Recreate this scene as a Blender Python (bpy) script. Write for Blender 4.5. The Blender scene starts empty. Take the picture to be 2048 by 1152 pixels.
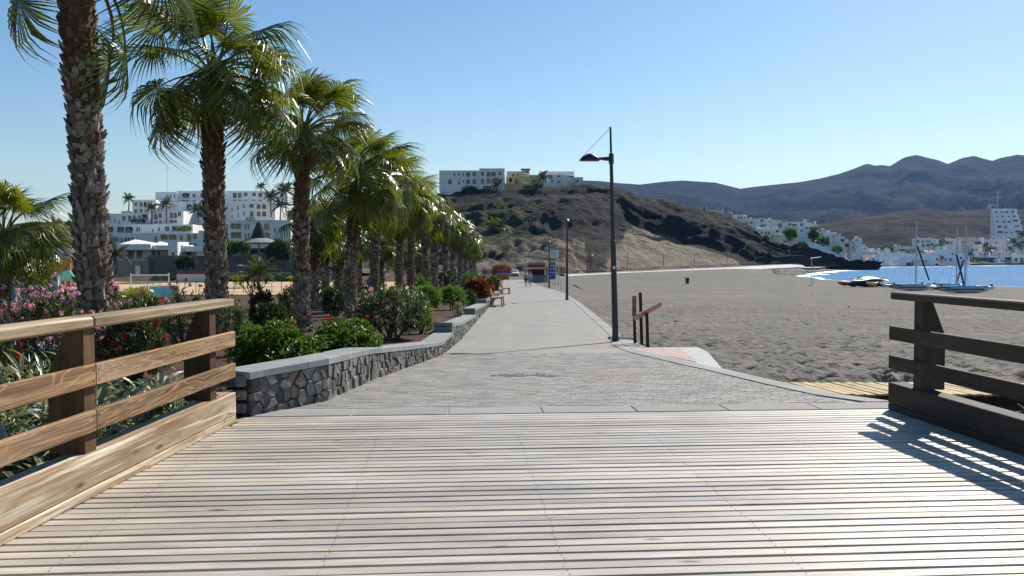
import bpy, math, random
import numpy as np
from mathutils import Vector, Matrix, noise as mnoise

random.seed(7)
RNG = np.random.default_rng(7)
C = bpy.context.scene.collection
SC = bpy.context.scene
R = math.radians

# ------------------------------------------------------------------ camera, world, sun, exposure
F = 1650.0
EYE = 1.65
PITCH = math.atan(58.0 / F)
cam = bpy.data.cameras.new('camera')
cam.sensor_width = 36.0
cam.lens = 36.0 * F / 2048.0
cam.clip_start = 0.05
cam.clip_end = 30000.0
cam_ob = bpy.data.objects.new('camera', cam)
cam_ob.location = (0, 0, EYE)
cam_ob.rotation_euler = (math.pi / 2 - PITCH, 0, 0)
C.objects.link(cam_ob)
SC.camera = cam_ob

SUN_AZ = math.atan2(0.57, 0.82)          # clockwise from +Y
SUN_EL = R(40)
world = bpy.data.worlds.new('World')
SC.world = world
world.use_nodes = True
wn = world.node_tree
bg = wn.nodes['Background']
sky = wn.nodes.new('ShaderNodeTexSky')
sky.sky_type = 'NISHITA'
sky.sun_disc = False
sky.sun_elevation = SUN_EL
sky.sun_rotation = SUN_AZ
sky.altitude = 0
sky.air_density = 1.15
sky.dust_density = 0.32
sky.ozone_density = 1.0
hs_ = wn.nodes.new('ShaderNodeHueSaturation'); hs_.inputs['Saturation'].default_value = 1.3
wn.links.new(sky.outputs[0], hs_.inputs['Color']); wn.links.new(hs_.outputs[0], bg.inputs['Color'])
bg.inputs['Strength'].default_value = 0.078

sd = Vector((math.sin(SUN_AZ) * math.cos(SUN_EL), math.cos(SUN_AZ) * math.cos(SUN_EL), math.sin(SUN_EL)))
sun = bpy.data.lights.new('sun', 'SUN')
sun.energy = 4.9
sun.angle = R(0.55)
sun.color = (1.0, 0.94, 0.84)
sun_ob = bpy.data.objects.new('sun', sun)
sun_ob.rotation_euler = sd.to_track_quat('Z', 'Y').to_euler()
sun_ob.location = (0, 0, 60)
C.objects.link(sun_ob)

SC.view_settings.view_transform = 'Standard'
SC.view_settings.look = 'None'
SC.view_settings.exposure = 0.58
SC.view_settings.gamma = 1.0
SC.view_settings.use_curve_mapping = False
SC.render.engine = 'CYCLES'
SC.cycles.use_denoising = True
SC.cycles.max_bounces = 6
SC.cycles.diffuse_bounces = 3
SC.cycles.glossy_bounces = 2
SC.cycles.transmission_bounces = 3
SC.cycles.transparent_max_bounces = 6
SC.cycles.volume_bounces = 1
SC.cycles.caustics_reflective = False
SC.cycles.caustics_refractive = False
SC.cycles.sample_clamp_indirect = 6

# ------------------------------------------------------------------ helpers
CP, SP = math.cos(PITCH), math.sin(PITCH)

def at(u, v, Y):
    """the place at distance Y ahead that is seen at photograph pixel (u, v)"""
    a, b = (u - 1024.0) / F, (576.0 - v) / F
    d = (a, CP + b * SP, -SP + b * CP)
    k = Y / d[1]
    return Vector((d[0] * k, Y, EYE + d[2] * k))

def tag(o, label=None, cat=None, group=None, kind=None):
    if label: o['label'] = label
    if cat: o['category'] = cat
    if group: o['group'] = group
    if kind: o['kind'] = kind
    return o

def thing(name, label, cat, loc=(0, 0, 0), rz=0.0, group=None):
    o = bpy.data.objects.new(name, None)
    o.empty_display_size = 0.2
    C.objects.link(o)
    o.location = loc
    o.rotation_euler = (0, 0, rz)
    return tag(o, label, cat, group)

def link(name, me, parent=None, loc=(0, 0, 0), rot=(0, 0, 0), scale=(1, 1, 1)):
    o = bpy.data.objects.new(name, me)
    C.objects.link(o)
    o.location = loc; o.rotation_euler = rot; o.scale = scale
    if parent: o.parent = parent
    return o

def copy_tree(o, parent=None):
    c = o.copy(); C.objects.link(c); c.parent = parent
    for ch in o.children: copy_tree(ch, c)
    return c

class MB:
    def __init__(s):
        s.v, s.f, s.m = [], [], []
    def add(s, vs, fs, mi=0):
        b = len(s.v)
        s.v.extend([tuple(p) for p in vs])
        s.f.extend([tuple(i + b for i in f) for f in fs])
        s.m.extend([mi] * len(fs))
        return s
    def bx(s, x0, x1, y0, y1, z0, z1, mi=0, M=None):
        vs = [(x0, y0, z0), (x1, y0, z0), (x1, y1, z0), (x0, y1, z0), (x0, y0, z1), (x1, y0, z1), (x1, y1, z1), (x0, y1, z1)]
        if M is not None: vs = [M @ Vector(p) for p in vs]
        return s.add(vs, [(3, 2, 1, 0), (4, 5, 6, 7), (0, 1, 5, 4), (1, 2, 6, 5), (2, 3, 7, 6), (3, 0, 4, 7)], mi)
    def bevbox(s, x0, x1, y0, y1, z0, z1, b, mi=0, M=None):
        """box with bevelled edges: each corner has three points"""
        vs = []; idx = {}
        for i, (x, sx) in enumerate(((x0, 1), (x1, -1))):
            for j, (y, sy) in enumerate(((y0, 1), (y1, -1))):
                for k, (z, sz) in enumerate(((z0, 1), (z1, -1))):
                    for a in range(3):
                        p = [x + sx * b, y + sy * b, z + sz * b]
                        p[a] = (x, y, z)[a]
                        idx[(i, j, k, a)] = len(vs); vs.append(p)
        fs = []
        fs.append([idx[(0, j, k, 0)] for j, k in ((0, 0), (0, 1), (1, 1), (1, 0))])
        fs.append([idx[(1, j, k, 0)] for j, k in ((0, 0), (1, 0), (1, 1), (0, 1))])
        fs.append([idx[(i, 0, k, 1)] for i, k in ((0, 0), (1, 0), (1, 1), (0, 1))])
        fs.append([idx[(i, 1, k, 1)] for i, k in ((0, 0), (0, 1), (1, 1), (1, 0))])
        fs.append([idx[(i, j, 0, 2)] for i, j in ((0, 0), (0, 1), (1, 1), (1, 0))])
        fs.append([idx[(i, j, 1, 2)] for i, j in ((0, 0), (1, 0), (1, 1), (0, 1))])
        for j in (0, 1):
            for k in (0, 1):
                fs.append([idx[(0, j, k, 1)], idx[(1, j, k, 1)], idx[(1, j, k, 2)], idx[(0, j, k, 2)]])
        for i in (0, 1):
            for k in (0, 1):
                fs.append([idx[(i, 0, k, 0)], idx[(i, 1, k, 0)], idx[(i, 1, k, 2)], idx[(i, 0, k, 2)]])
        for i in (0, 1):
            for j in (0, 1):
                fs.append([idx[(i, j, 0, 0)], idx[(i, j, 1, 0)], idx[(i, j, 1, 1)], idx[(i, j, 0, 1)]])
        for i in (0, 1):
            for j in (0, 1):
                for k in (0, 1):
                    fs.append([idx[(i, j, k, 0)], idx[(i, j, k, 1)], idx[(i, j, k, 2)]])
        if M is not None: vs = [M @ Vector(p) for p in vs]
        return s.add(vs, fs, mi)
    def tube(s, pts, rads, n=8, mi=0, cap=True):
        pts = [Vector(p) for p in pts]
        if not hasattr(rads, '__len__'): rads = [rads] * len(pts)
        vs, fs = [], []
        up = None
        for i, p in enumerate(pts):
            d = (pts[min(i + 1, len(pts) - 1)] - pts[max(i - 1, 0)]).normalized()
            if up is None:
                up = Vector((0, 0, 1)) if abs(d.z) < 0.9 else Vector((0, 1, 0))
            a = d.cross(up)
            if a.length < 1e-5: a = d.cross(Vector((1, 0, 0)))
            a.normalize(); b = d.cross(a); up = -b if False else up
            for k in range(n):
                t = 2 * math.pi * k / n
                vs.append(p + (a * math.cos(t) + b * math.sin(t)) * rads[i])
        for i in range(len(pts) - 1):
            for k in range(n):
                k2 = (k + 1) % n
                fs.append((i * n + k, i * n + k2, (i + 1) * n + k2, (i + 1) * n + k))
        if cap:
            fs.append(tuple(range(n - 1, -1, -1)))
            fs.append(tuple(range((len(pts) - 1) * n, len(pts) * n)))
        return s.add(vs, fs, mi)
    def lathe(s, prof, n=16, c=(0, 0, 0), mi=0):
        vs, fs = [], []
        for r, z in prof:
            for k in range(n):
                t = 2 * math.pi * k / n
                vs.append((c[0] + r * math.cos(t), c[1] + r * math.sin(t), c[2] + z))
        for i in range(len(prof) - 1):
            for k in range(n):
                k2 = (k + 1) % n
                fs.append((i * n + k, i * n + k2, (i + 1) * n + k2, (i + 1) * n + k))
        fs.append(tuple(range(n - 1, -1, -1)))
        fs.append(tuple(range((len(prof) - 1) * n, len(prof) * n)))
        return s.add(vs, fs, mi)
    def prism(s, poly, z0, z1, mi=0):
        n = len(poly)
        vs = [(x, y, z0) for x, y in poly] + [(x, y, z1) for x, y in poly]
        fs = [tuple(range(n - 1, -1, -1)), tuple(range(n, 2 * n))]
        fs += [(i, (i + 1) % n, n + (i + 1) % n, n + i) for i in range(n)]
        return s.add(vs, fs, mi)
    def ball(s, c, r, n=10, m=6, mi=0):
        if not hasattr(r, '__len__'): r = (r, r, r)
        vs = [(c[0], c[1], c[2] - r[2])]; fs = []
        for i in range(1, m):
            ph = -math.pi / 2 + math.pi * i / m
            for k in range(n):
                t = 2 * math.pi * k / n
                vs.append((c[0] + r[0] * math.cos(ph) * math.cos(t), c[1] + r[1] * math.cos(ph) * math.sin(t), c[2] + r[2] * math.sin(ph)))
        vs.append((c[0], c[1], c[2] + r[2]))
        for k in range(n): fs.append((0, 1 + (k + 1) % n, 1 + k))
        for i in range(m - 2):
            for k in range(n):
                a, b = 1 + i * n, 1 + (i + 1) * n
                fs.append((a + k, a + (k + 1) % n, b + (k + 1) % n, b + k))
        a = 1 + (m - 2) * n
        for k in range(n): fs.append((a + k, a + (k + 1) % n, len(vs) - 1))
        return s.add(vs, fs, mi)
    def mesh(s, name, mats, org=None, smooth=False):
        me = bpy.data.meshes.new(name)
        vs = s.v if org is None else [(p[0] - org[0], p[1] - org[1], p[2] - org[2]) for p in s.v]
        me.from_pydata(vs, [], s.f)
        if not isinstance(mats, (list, tuple)): mats = [mats]
        for m in mats: me.materials.append(m)
        if len(mats) > 1: me.polygons.foreach_set('material_index', s.m)
        if smooth: me.polygons.foreach_set('use_smooth', [True] * len(s.f))
        me.update()
        return me
    def build(s, name, mats, parent=None, org=None, smooth=False, kind=None):
        """org: vertices are given in world space and moved into the parent's frame"""
        o = link(name, s.mesh(name, mats, org, smooth), parent)
        if kind: o['kind'] = kind
        return o

def grid_mesh(name, P, mats, smooth=True):
    """P: array (n, m, 3)"""
    n, m, _ = P.shape
    me = bpy.data.meshes.new(name)
    i = np.arange(n * m).reshape(n, m)
    q = np.stack([i[:-1, :-1], i[1:, :-1], i[1:, 1:], i[:-1, 1:]], -1).reshape(-1, 4)
    me.from_pydata(P.reshape(-1, 3).tolist(), [], q.tolist())
    if not isinstance(mats, (list, tuple)): mats = [mats]
    for mt in mats: me.materials.append(mt)
    if smooth: me.polygons.foreach_set('use_smooth', [True] * len(q))
    me.update()
    return me

def fbm(x, y, z=0.0, oct=5, h=0.9):
    return mnoise.fractal((x, y, z), h, 2.1, oct)

def lerp_list(tab, t):
    return float(np.interp(t, [a for a, b in tab], [b for a, b in tab]))

# ------------------------------------------------------------------ materials
def col4(c): return (c[0], c[1], c[2], 1.0)

class NT:
    """small wrapper to write node materials compactly"""
    def __init__(s, name, rough=0.8, spec=0.3):
        s.mat = bpy.data.materials.new(name)
        s.mat.use_nodes = True
        s.t = s.mat.node_tree
        s.bsdf = s.t.nodes['Principled BSDF']
        s.out = s.t.nodes['Material Output']
        s.set(s.bsdf, 'Roughness', rough)
        s.set(s.bsdf, 'Specular IOR Level', spec)
    def set(s, n, k, val):
        if isinstance(val, bpy.types.NodeSocket): s.t.links.new(val, n.inputs[k])
        elif isinstance(val, tuple) and len(val) == 3 and n.inputs[k].type == 'RGBA': n.inputs[k].default_value = col4(val)
        else: n.inputs[k].default_value = val
    def n(s, typ, props=None, **ins):
        nd = s.t.nodes.new('ShaderNode' + typ)
        for k, v in (props or {}).items(): setattr(nd, k, v)
        for k, v in ins.items():
            kk = int(k[1:]) if k[0] == 'i' and k[1:].isdigit() else k.replace('_', ' ')
            s.set(nd, kk, v)
        return nd
    def obj(s): return s.n('TexCoord').outputs['Object']
    def gen(s): return s.n('TexCoord').outputs['Generated']
    def pos(s): return s.n('NewGeometry').outputs['Position']
    def rnd(s): return s.n('ObjectInfo').outputs['Random']
    def isl(s): return s.n('NewGeometry').outputs['Random Per Island']
    def map(s, vec, scale=(1, 1, 1), loc=(0, 0, 0), rot=(0, 0, 0)):
        return s.n('Mapping', None, Vector=vec, Scale=scale, Location=loc, Rotation=rot).outputs[0]
    def noise(s, vec, scale=5, detail=4, rough=0.55, dist=0.0):
        return s.n('TexNoise', None, Vector=vec, Scale=scale, Detail=detail, Roughness=rough, Distortion=dist).outputs[0]
    def voro(s, vec, scale=5, feat='F1', out='Distance', rand=1.0):
        return s.n('TexVoronoi', {'feature': feat}, Vector=vec, Scale=scale, Randomness=rand).outputs[out]
    def ramp(s, fac, stops, interp='LINEAR'):
        r = s.n('ValToRGB', None, Fac=fac)
        cr = r.color_ramp; cr.interpolation = interp
        while len(cr.elements) < len(stops): cr.elements.new(0.5)
        for e, (p, c) in zip(cr.elements, stops):
            e.position = p
            e.color = col4(c) if hasattr(c, '__len__') else (c, c, c, 1)
        return r.outputs[0]
    def mix(s, fac, a, b, mode='MIX'):
        m = s.n('MixRGB', {'blend_type': mode})
        s.set(m, 0, fac); s.set(m, 1, a); s.set(m, 2, b)
        return m.outputs[0]
    def math(s, op, a, b=0.0, c=None):
        m = s.n('Math', {'operation': op})
        s.set(m, 0, a); s.set(m, 1, b)
        if c is not None: s.set(m, 2, c)
        return m.outputs[0]
    def vadd(s, a, b, op='ADD'):
        m = s.n('VectorMath', {'operation': op})
        s.set(m, 0, a); s.set(m, 1, b)
        return m.outputs[0]
    def sep(s, v): return s.n('SeparateXYZ', None, Vector=v).outputs
    def bump(s, h, strength=0.3, dist=0.02, normal=None):
        b = s.n('Bump', None, Height=h, Strength=strength, Distance=dist)
        if normal is not None: s.set(b, 'Normal', normal)
        s.set(s.bsdf, 'Normal', b.outputs[0])
        return b.outputs[0]
    def base(s, c): s.set(s.bsdf, 'Base Color', c); return s

def m_plain(name, c, rough=0.7, spec=0.3, var=0.12, scale=3.0, metal=0.0):
    k = NT(name, rough, spec)
    nz = k.noise(k.obj(), scale, 5)
    k.base(k.mix(1.0, c, k.ramp(nz, [(0.3, 1 - var * 1.6), (0.7, 1.0)]), 'MULTIPLY'))
    k.set(k.bsdf, 'Metallic', metal)
    return k.mat

def m_wood(name, dark, mid, light, knots=True, warm=None, rough=0.75, contour=38.0, bump=0.25, rvar=0.3, spec=0.25, streak=0.55, ringmix=0.38, grey=None):
    k = NT(name, rough, spec)
    r = k.rnd()
    off = k.n('CombineXYZ', None, X=k.math('MULTIPLY', r, 37.0), Y=k.math('MULTIPLY', r, 11.0), Z=k.math('MULTIPLY', r, 5.3)).outputs[0]
    p = k.vadd(k.obj(), off)
    fine = k.noise(k.map(p, (2.0, 60, 60)), 1.0, 5, 0.6)
    wide = k.noise(k.map(p, (0.7, 4.5, 4.5)), 1.0, 3, 0.5, 0.3)
    rings = k.math('SINE', k.math('MULTIPLY', k.noise(k.map(p, (0.9, 6.0, 6.0)), 1.0, 2, 0.4, 0.4), contour))
    c = k.ramp(wide, [(0.28, dark), (0.5, mid), (0.72, light)])
    c = k.mix(k.math('MULTIPLY', k.ramp(rings, [(0.35, 0), (1.0, 1)]), ringmix), c, dark)
    c = k.mix(k.ramp(fine, [(0.35, streak), (0.6, 0.0)]), c, dark)
    if grey: c = k.mix(k.ramp(k.noise(k.map(p, (1.2, 9, 9)), 1.0, 5, 0.7), [(0.52, 0), (0.68, 0.7)]), c, grey)
    if warm:
        c = k.mix(k.ramp(k.noise(k.map(p, (0.5, 1.6, 1.6)), 1.0, 2), [(0.5, 0), (0.7, 0.6)]), c, warm)
    if knots:
        kd = k.voro(k.map(p, (1.5, 5.0, 5.0)), 1.0)
        c = k.mix(k.ramp(kd, [(0.05, 0.85), (0.13, 0.0)]), c, (dark[0] * 0.45, dark[1] * 0.38, dark[2] * 0.3))
    c = k.mix(1.0, c, k.ramp(r, [(0.0, 1 - rvar), (1.0, 1.0)]), 'MULTIPLY')
    if name in ('weathered_beam_wood', 'stained_rail_wood', 'bleached_rail_wood'):
        c = k.mix(k.ramp(k.noise(k.map(p, (0.55, 26, 26)), 1.0, 4, 0.65, 0.2), [(0.5, 0), (0.62, 0.75)]), c, (dark[0] * .9, dark[1] * .85, dark[2] * .8))
        c = k.mix(k.ramp(k.noise(k.map(p, (0.45, 17, 17), loc=(3, 7, 2)), 1.0, 4, 0.65, 0.2), [(0.55, 0), (0.66, 0.7)]), c, (light[0] * 1.12, light[1] * 1.12, light[2] * 1.1))
        if name == 'stained_rail_wood':
            c = k.mix(k.ramp(rings, [(0.55, 0), (0.95, 0.55)]), c, (light[0] * 1.2, light[1] * 1.15, light[2]))
    if name == 'weathered_deck_wood':
        wp = k.pos()
        c = k.mix(1.0, c, k.ramp(k.noise(wp, 0.9, 5, 0.65), [(0.3, 0.86), (0.6, 1.04)]), 'MULTIPLY')
        c = k.mix(k.ramp(k.noise(k.map(wp, (1.5, 9, 9)), 1.0, 4, 0.7), [(0.64, 0), (0.76, 0.4)]), c, (0.17, 0.15, 0.13))
    k.base(c)
    k.bump(k.math('ADD', fine, k.math('MULTIPLY', rings, 0.25)), bump, 0.004)
    return k.mat

def m_leaf(name, a, b, trans=0.35, rough=0.4, spec=0.5, dry=None, tint=(1.5, 1.55, 0.5)):
    k = NT(name, rough, spec)
    r = k.isl()
    c = k.ramp(r, [(0.0, a), (1.0, b)])
    if dry: c = k.mix(k.ramp(r, [(0.93, 0), (0.96, 1)]), c, dry)
    c = k.mix(1.0, c, k.ramp(k.rnd(), [(0, 0.75), (1, 1.1)]), 'MULTIPLY')
    k.base(c)
    tr = k.n('BsdfTranslucent', None, Color=k.mix(1.0, c, tint, 'MULTIPLY'))
    mx = k.n('MixShader', None, Fac=trans)
    k.t.links.new(k.bsdf.outputs[0], mx.inputs[1])
    k.t.links.new(tr.outputs[0], mx.inputs[2])
    k.t.links.new(mx.outputs[0], k.out.inputs['Surface'])
    return k.mat

MT = {}
MT['deck'] = m_wood('weathered_deck_wood', (0.33, 0.292, 0.246), (0.54, 0.487, 0.42), (0.66, 0.608, 0.535), warm=(0.54, 0.455, 0.36), contour=30, bump=0.2, rough=0.46, spec=0.36, streak=0.55, rvar=0.27, ringmix=0.25, grey=(0.41, 0.375, 0.32))
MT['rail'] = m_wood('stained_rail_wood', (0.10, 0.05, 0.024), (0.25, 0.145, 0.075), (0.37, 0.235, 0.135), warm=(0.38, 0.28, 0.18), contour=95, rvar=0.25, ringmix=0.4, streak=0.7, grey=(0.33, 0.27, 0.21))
MT['rail_cap'] = m_wood('bleached_rail_wood', (0.2, 0.14, 0.085), (0.38, 0.29, 0.19), (0.5, 0.42, 0.32), contour=30, knots=False)
MT['beam'] = m_wood('weathered_beam_wood', (0.27, 0.175, 0.095), (0.57, 0.46, 0.32), (0.72, 0.65, 0.53), warm=(0.58, 0.43, 0.24), contour=34, ringmix=0.5, streak=0.75, grey=(0.5, 0.46, 0.4))
MT['post'] = m_wood('dark_post_wood', (0.055, 0.03, 0.017), (0.12, 0.066, 0.035), (0.18, 0.105, 0.055), contour=24)
MT['boardwalk'] = m_wood('fresh_pine', (0.36, 0.24, 0.11), (0.52, 0.38, 0.19), (0.6, 0.46, 0.26), contour=22)
MT['shaded_rail'] = m_wood('shaded_weathered_rail_wood', (0.035, 0.027, 0.022), (0.065, 0.05, 0.04), (0.10, 0.08, 0.062), contour=24)  # the right railing's shade is put into this darker wood colour
MT['dark_wood'] = m_plain('dark_wood', (0.055, 0.035, 0.025), 0.8, 0.2, 0.2, 8)
MT['steel'] = m_plain('galvanised_steel', (0.5, 0.52, 0.53), 0.35, 0.5, 0.1, 8, 0.7)
MT['black_metal'] = m_plain('black_painted_metal', (0.022, 0.026, 0.028), 0.38, 0.5, 0.15, 9)
MT['white_paint'] = m_plain('white_paint', (0.78, 0.78, 0.77), 0.5, 0.4, 0.06, 2)
MT['aluminium'] = m_plain('mast_aluminium', (0.42, 0.45, 0.48), 0.35, 0.5, 0.05, 2, 0.4)
MT['black_rubber'] = m_plain('black_rubber', (0.02, 0.02, 0.02), 0.7, 0.3, 0.1, 5)

def m_concrete(name, a, b, sc=2.5, rough=0.85):
    k = NT(name, rough, 0.25)
    p = k.pos()
    nz = k.noise(p, sc, 6, 0.6)
    fine = k.noise(p, 45, 4, 0.7)
    c = k.ramp(nz, [(0.3, a), (0.7, b)])
    c = k.mix(1.0, c, k.ramp(fine, [(0.3, 0.82), (0.65, 1.04)]), 'MULTIPLY')
    c = k.mix(1.0, c, k.ramp(k.rnd(), [(0, 0.86), (1, 1.04)]), 'MULTIPLY')
    k.base(c); k.bump(fine, 0.25, 0.004)
    return k.mat
MT['slab'] = m_concrete('pale_concrete_slab', (0.33, 0.33, 0.325), (0.44, 0.44, 0.43))
MT['kerb'] = m_concrete('kerb_concrete', (0.26, 0.253, 0.236), (0.32, 0.312, 0.292))
MT['cap'] = m_concrete('grey_capstone', (0.22, 0.232, 0.23), (0.30, 0.31, 0.305), 3.5)
MT['block'] = m_concrete('wall_block', (0.18, 0.18, 0.17), (0.3, 0.3, 0.285), 4)
MT['seawall_top'] = m_concrete('pale_seawall', (0.5, 0.5, 0.47), (0.6, 0.6, 0.57), 0.6)
MT['pad'] = m_concrete('grey_pad_concrete', (0.34, 0.34, 0.33), (0.43, 0.43, 0.42), 2)

def m_paver(name, brick=False):
    k = NT(name, 0.82, 0.3)
    p = k.pos()
    pink = k.ramp(k.noise(p, 0.45, 3, 0.6), [(0.48, 0), (0.68, 0.5)])
    if brick:
        bt = k.n('TexBrick', {'offset': 0.5}, Vector=k.vadd(p, k.n('CombineXYZ', None, X=0.0, Y=0.0, Z=0.0).outputs[0]), Scale=1.0)
        k.set(bt, 'Color1', (0.21, 0.204, 0.188)); k.set(bt, 'Color2', (0.28, 0.272, 0.252)); k.set(bt, 'Mortar', (0.22, 0.215, 0.2))
        k.set(bt, 'Mortar Size', 0.006); k.set(bt, 'Brick Width', 0.2); k.set(bt, 'Row Height', 0.1)
        c = k.mix(0.5, bt.outputs['Color'], (0.245, 0.238, 0.22))
    else:
        c = k.ramp(k.math('FRACT', k.math('ADD', k.math('MULTIPLY', k.rnd(), 7.7), k.isl())), [(0, (0.205, 0.20, 0.184)), (0.5, (0.245, 0.238, 0.22)), (1, (0.28, 0.272, 0.252))])
    c = k.mix(pink, c, k.mix(1.0, c, (1.12, 0.94, 0.89), 'MULTIPLY'))
    dirt = k.noise(p, 1.3, 5, 0.65)
    c = k.mix(1.0, c, k.ramp(dirt, [(0.25, 0.8), (0.6, 1.03)]), 'MULTIPLY')
    fine = k.noise(p, 60, 3, 0.7)
    c = k.mix(1.0, c, k.ramp(fine, [(0.3, 0.86), (0.6, 1.03)]), 'MULTIPLY')
    # scattered sand blown on the paving
    c = k.mix(k.ramp(k.noise(p, 0.8, 4, 0.7), [(0.6, 0), (0.8, 0.35)]), c, (0.36, 0.33, 0.28))
    k.base(c); k.bump(fine, 0.2, 0.003)
    return k.mat
MT['paver'] = m_paver('grey_pavers')
MT['paving'] = m_paver('far_paving', True)
k = NT('red_paving', 0.8)
bt = k.n('TexBrick', {'offset': 0.5}, Vector=k.pos(), Scale=1.0)
k.set(bt, 'Color1', (0.35, 0.235, 0.22)); k.set(bt, 'Color2', (0.41, 0.28, 0.265)); k.set(bt, 'Mortar', (0.38, 0.33, 0.31))
k.set(bt, 'Mortar Size', 0.006); k.set(bt, 'Brick Width', 0.2); k.set(bt, 'Row Height', 0.1)
k.base(k.mix(1.0, bt.outputs[0], k.ramp(k.noise(k.pos(), 4, 4), [(0.3, 0.85), (0.7, 1.05)]), 'MULTIPLY')); MT['red_paving'] = k.mat

k = NT('wall_stone', 0.85, 0.25)
p = k.obj(); r = k.math('FRACT', k.math('ADD', k.math('MULTIPLY', k.rnd(), 3.3), k.isl()))
c = k.ramp(r, [(0, (0.075, 0.078, 0.082)), (0.25, (0.14, 0.14, 0.14)), (0.45, (0.19, 0.16, 0.13)), (0.6, (0.095, 0.10, 0.11)), (0.85, (0.24, 0.23, 0.205)), (1, (0.15, 0.11, 0.09))])
c = k.mix(1.0, c, k.ramp(k.noise(k.pos(), 14, 5, 0.7), [(0.3, 0.55), (0.7, 1.25)]), 'MULTIPLY')
k.base(c); k.bump(k.noise(k.pos(), 22, 5, 0.7), 0.6, 0.02); MT['stone'] = k.mat
MT['mortar'] = m_plain('dark_mortar', (0.045, 0.043, 0.042), 0.95, 0.1, 0.3, 12)

k = NT('volcanic_gravel', 0.95, 0.1)
p = k.pos(); v = k.voro(p, 28, out='Color')
c = k.mix(1.0, k.ramp(k.noise(p, 1.2, 5), [(0.3, (0.055, 0.033, 0.026)), (0.7, (0.10, 0.062, 0.05))]), k.ramp(v, [(0, 0.5), (1, 1.4)]), 'MULTIPLY')
k.base(c); k.bump(k.voro(p, 28), 0.8, 0.02); MT['gravel'] = k.mat

k = NT('beach_sand', 0.95, 0.15)
p = k.pos(); s = k.sep(p)
big = k.noise(k.map(p, (0.05, 0.09, 0.05)), 1.0, 5, 0.6)
c = k.ramp(big, [(0.3, (0.125, 0.117, 0.103)), (0.7, (0.158, 0.148, 0.13))])
c = k.mix(k.ramp(k.noise(p, 1.1, 6, 0.7), [(0.35, 0.5), (0.6, 0)]), c, (0.125, 0.115, 0.1))
warm = k.ramp(s['Y'], [(0.0, 1), (0.45, 0)])
c = k.mix(k.math('MULTIPLY', k.ramp(k.noise(p, 0.35, 4), [(0.5, 0), (0.68, 0.8)]), 1.0), c, (0.205, 0.18, 0.14))
c = k.mix(1.0, c, k.ramp(k.noise(p, 90, 2, 0.7), [(0.3, 0.8), (0.7, 1.12)]), 'MULTIPLY')
k.base(c)
foot = k.math('ADD', k.noise(p, 3.2, 3, 0.6), k.math('MULTIPLY', k.voro(p, 2.6, 'SMOOTH_F1'), 0.8))
k.bump(foot, 0.55, 0.22); MT['sand'] = k.mat

k = NT('wet_sand', 0.4, 0.5)
k.base((0.09, 0.085, 0.08)); MT['wet'] = k.mat
k = NT('court_sand', 0.95, 0.1)
k.base(k.ramp(k.noise(k.pos(), 0.3, 5), [(0.3, (0.42, 0.31, 0.19)), (0.7, (0.50, 0.38, 0.24))])); MT['court'] = k.mat

k = NT('hill_rock', 0.95, 0.12)
p = k.pos()
st = k.noise(k.map(p, (0.02, 0.02, 0.16), rot=(0.0, R(14), 0)), 1.0, 7, 0.65, 0.6)
c = k.ramp(st, [(0.30, (0.014, 0.013, 0.013)), (0.47, (0.032, 0.028, 0.026)), (0.6, (0.06, 0.05, 0.043)), (0.76, (0.115, 0.096, 0.078))])
at_ = k.n('Attribute', {'attribute_name': 'sandy'}).outputs['Fac']
sandc = k.ramp(k.noise(p, 0.25, 6, 0.65), [(0.3, (0.16, 0.135, 0.105)), (0.55, (0.26, 0.22, 0.17)), (0.75, (0.36, 0.27, 0.17))])
brk = k.math('ADD', at_, k.math('MULTIPLY', k.math('SUBTRACT', k.noise(p, 0.12, 6, 0.7), 0.5), 1.1))
c = k.mix(k.ramp(brk, [(0.42, 0), (0.58, 1)]), c, sandc)
c = k.mix(k.ramp(k.math('ADD', k.n('Attribute', {'attribute_name': 'basalt'}).outputs['Fac'], k.math('MULTIPLY', k.math('SUBTRACT', k.noise(p, 0.09, 6, 0.7), 0.5), 1.3)), [(0.4, 0), (0.62, 0.92)]), c, k.ramp(st, [(0.3, (0.008, 0.008, 0.009)), (0.62, (0.024, 0.022, 0.022)), (0.78, (0.07, 0.06, 0.05))]))  # cliff and hollow shade goes into the rock colour here
scr = k.voro(p, 0.5)
c = k.mix(k.ramp(scr, [(0.1, 0.75), (0.32, 0)]), c, k.ramp(k.noise(p, 0.08, 2), [(0.4, (0.03, 0.028, 0.02)), (0.6, (0.075, 0.07, 0.035))]))
c = k.mix(k.n('Attribute', {'attribute_name': 'green'}).outputs['Fac'], c, k.ramp(k.noise(p, 0.4, 5, 0.7), [(0.4, (0.035, 0.045, 0.015)), (0.65, (0.11, 0.12, 0.035))]))
k.base(c); k.bump(k.math('ADD', st, k.math('MULTIPLY', k.noise(p, 0.7, 6, 0.7), 0.6)), 1.0, 3.0); MT['hill'] = k.mat

def m_mount(name, a, b, sc, bs):
    k = NT(name, 0.97, 0.05)
    p = k.pos()
    n1 = k.noise(k.map(p, (1, 1, 1.6)), sc, 9, 0.68, 0.3)
    c = k.ramp(n1, [(0.3, a), (0.7, b)])
    k.base(c); k.bump(n1, 0.6, bs)
    return k.mat
MT['mountain'] = m_mount('far_mountain_rock', (0.005, 0.005, 0.0065), (0.019, 0.0165, 0.018), 0.004, 90)
MT['midhill'] = m_mount('brown_hill_rock', (0.006, 0.0055, 0.005), (0.05, 0.036, 0.03), 0.028, 14)
MT['ground'] = m_mount('dry_ground', (0.09, 0.07, 0.05), (0.16, 0.125, 0.09), 0.06, 0.5)
MT['terrace_ground'] = m_mount('garden_ground', (0.05, 0.055, 0.025), (0.14, 0.11, 0.075), 0.15, 0.3)
MT['asphalt'] = m_concrete('asphalt', (0.06, 0.06, 0.062), (0.09, 0.09, 0.09), 1.5)

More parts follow.
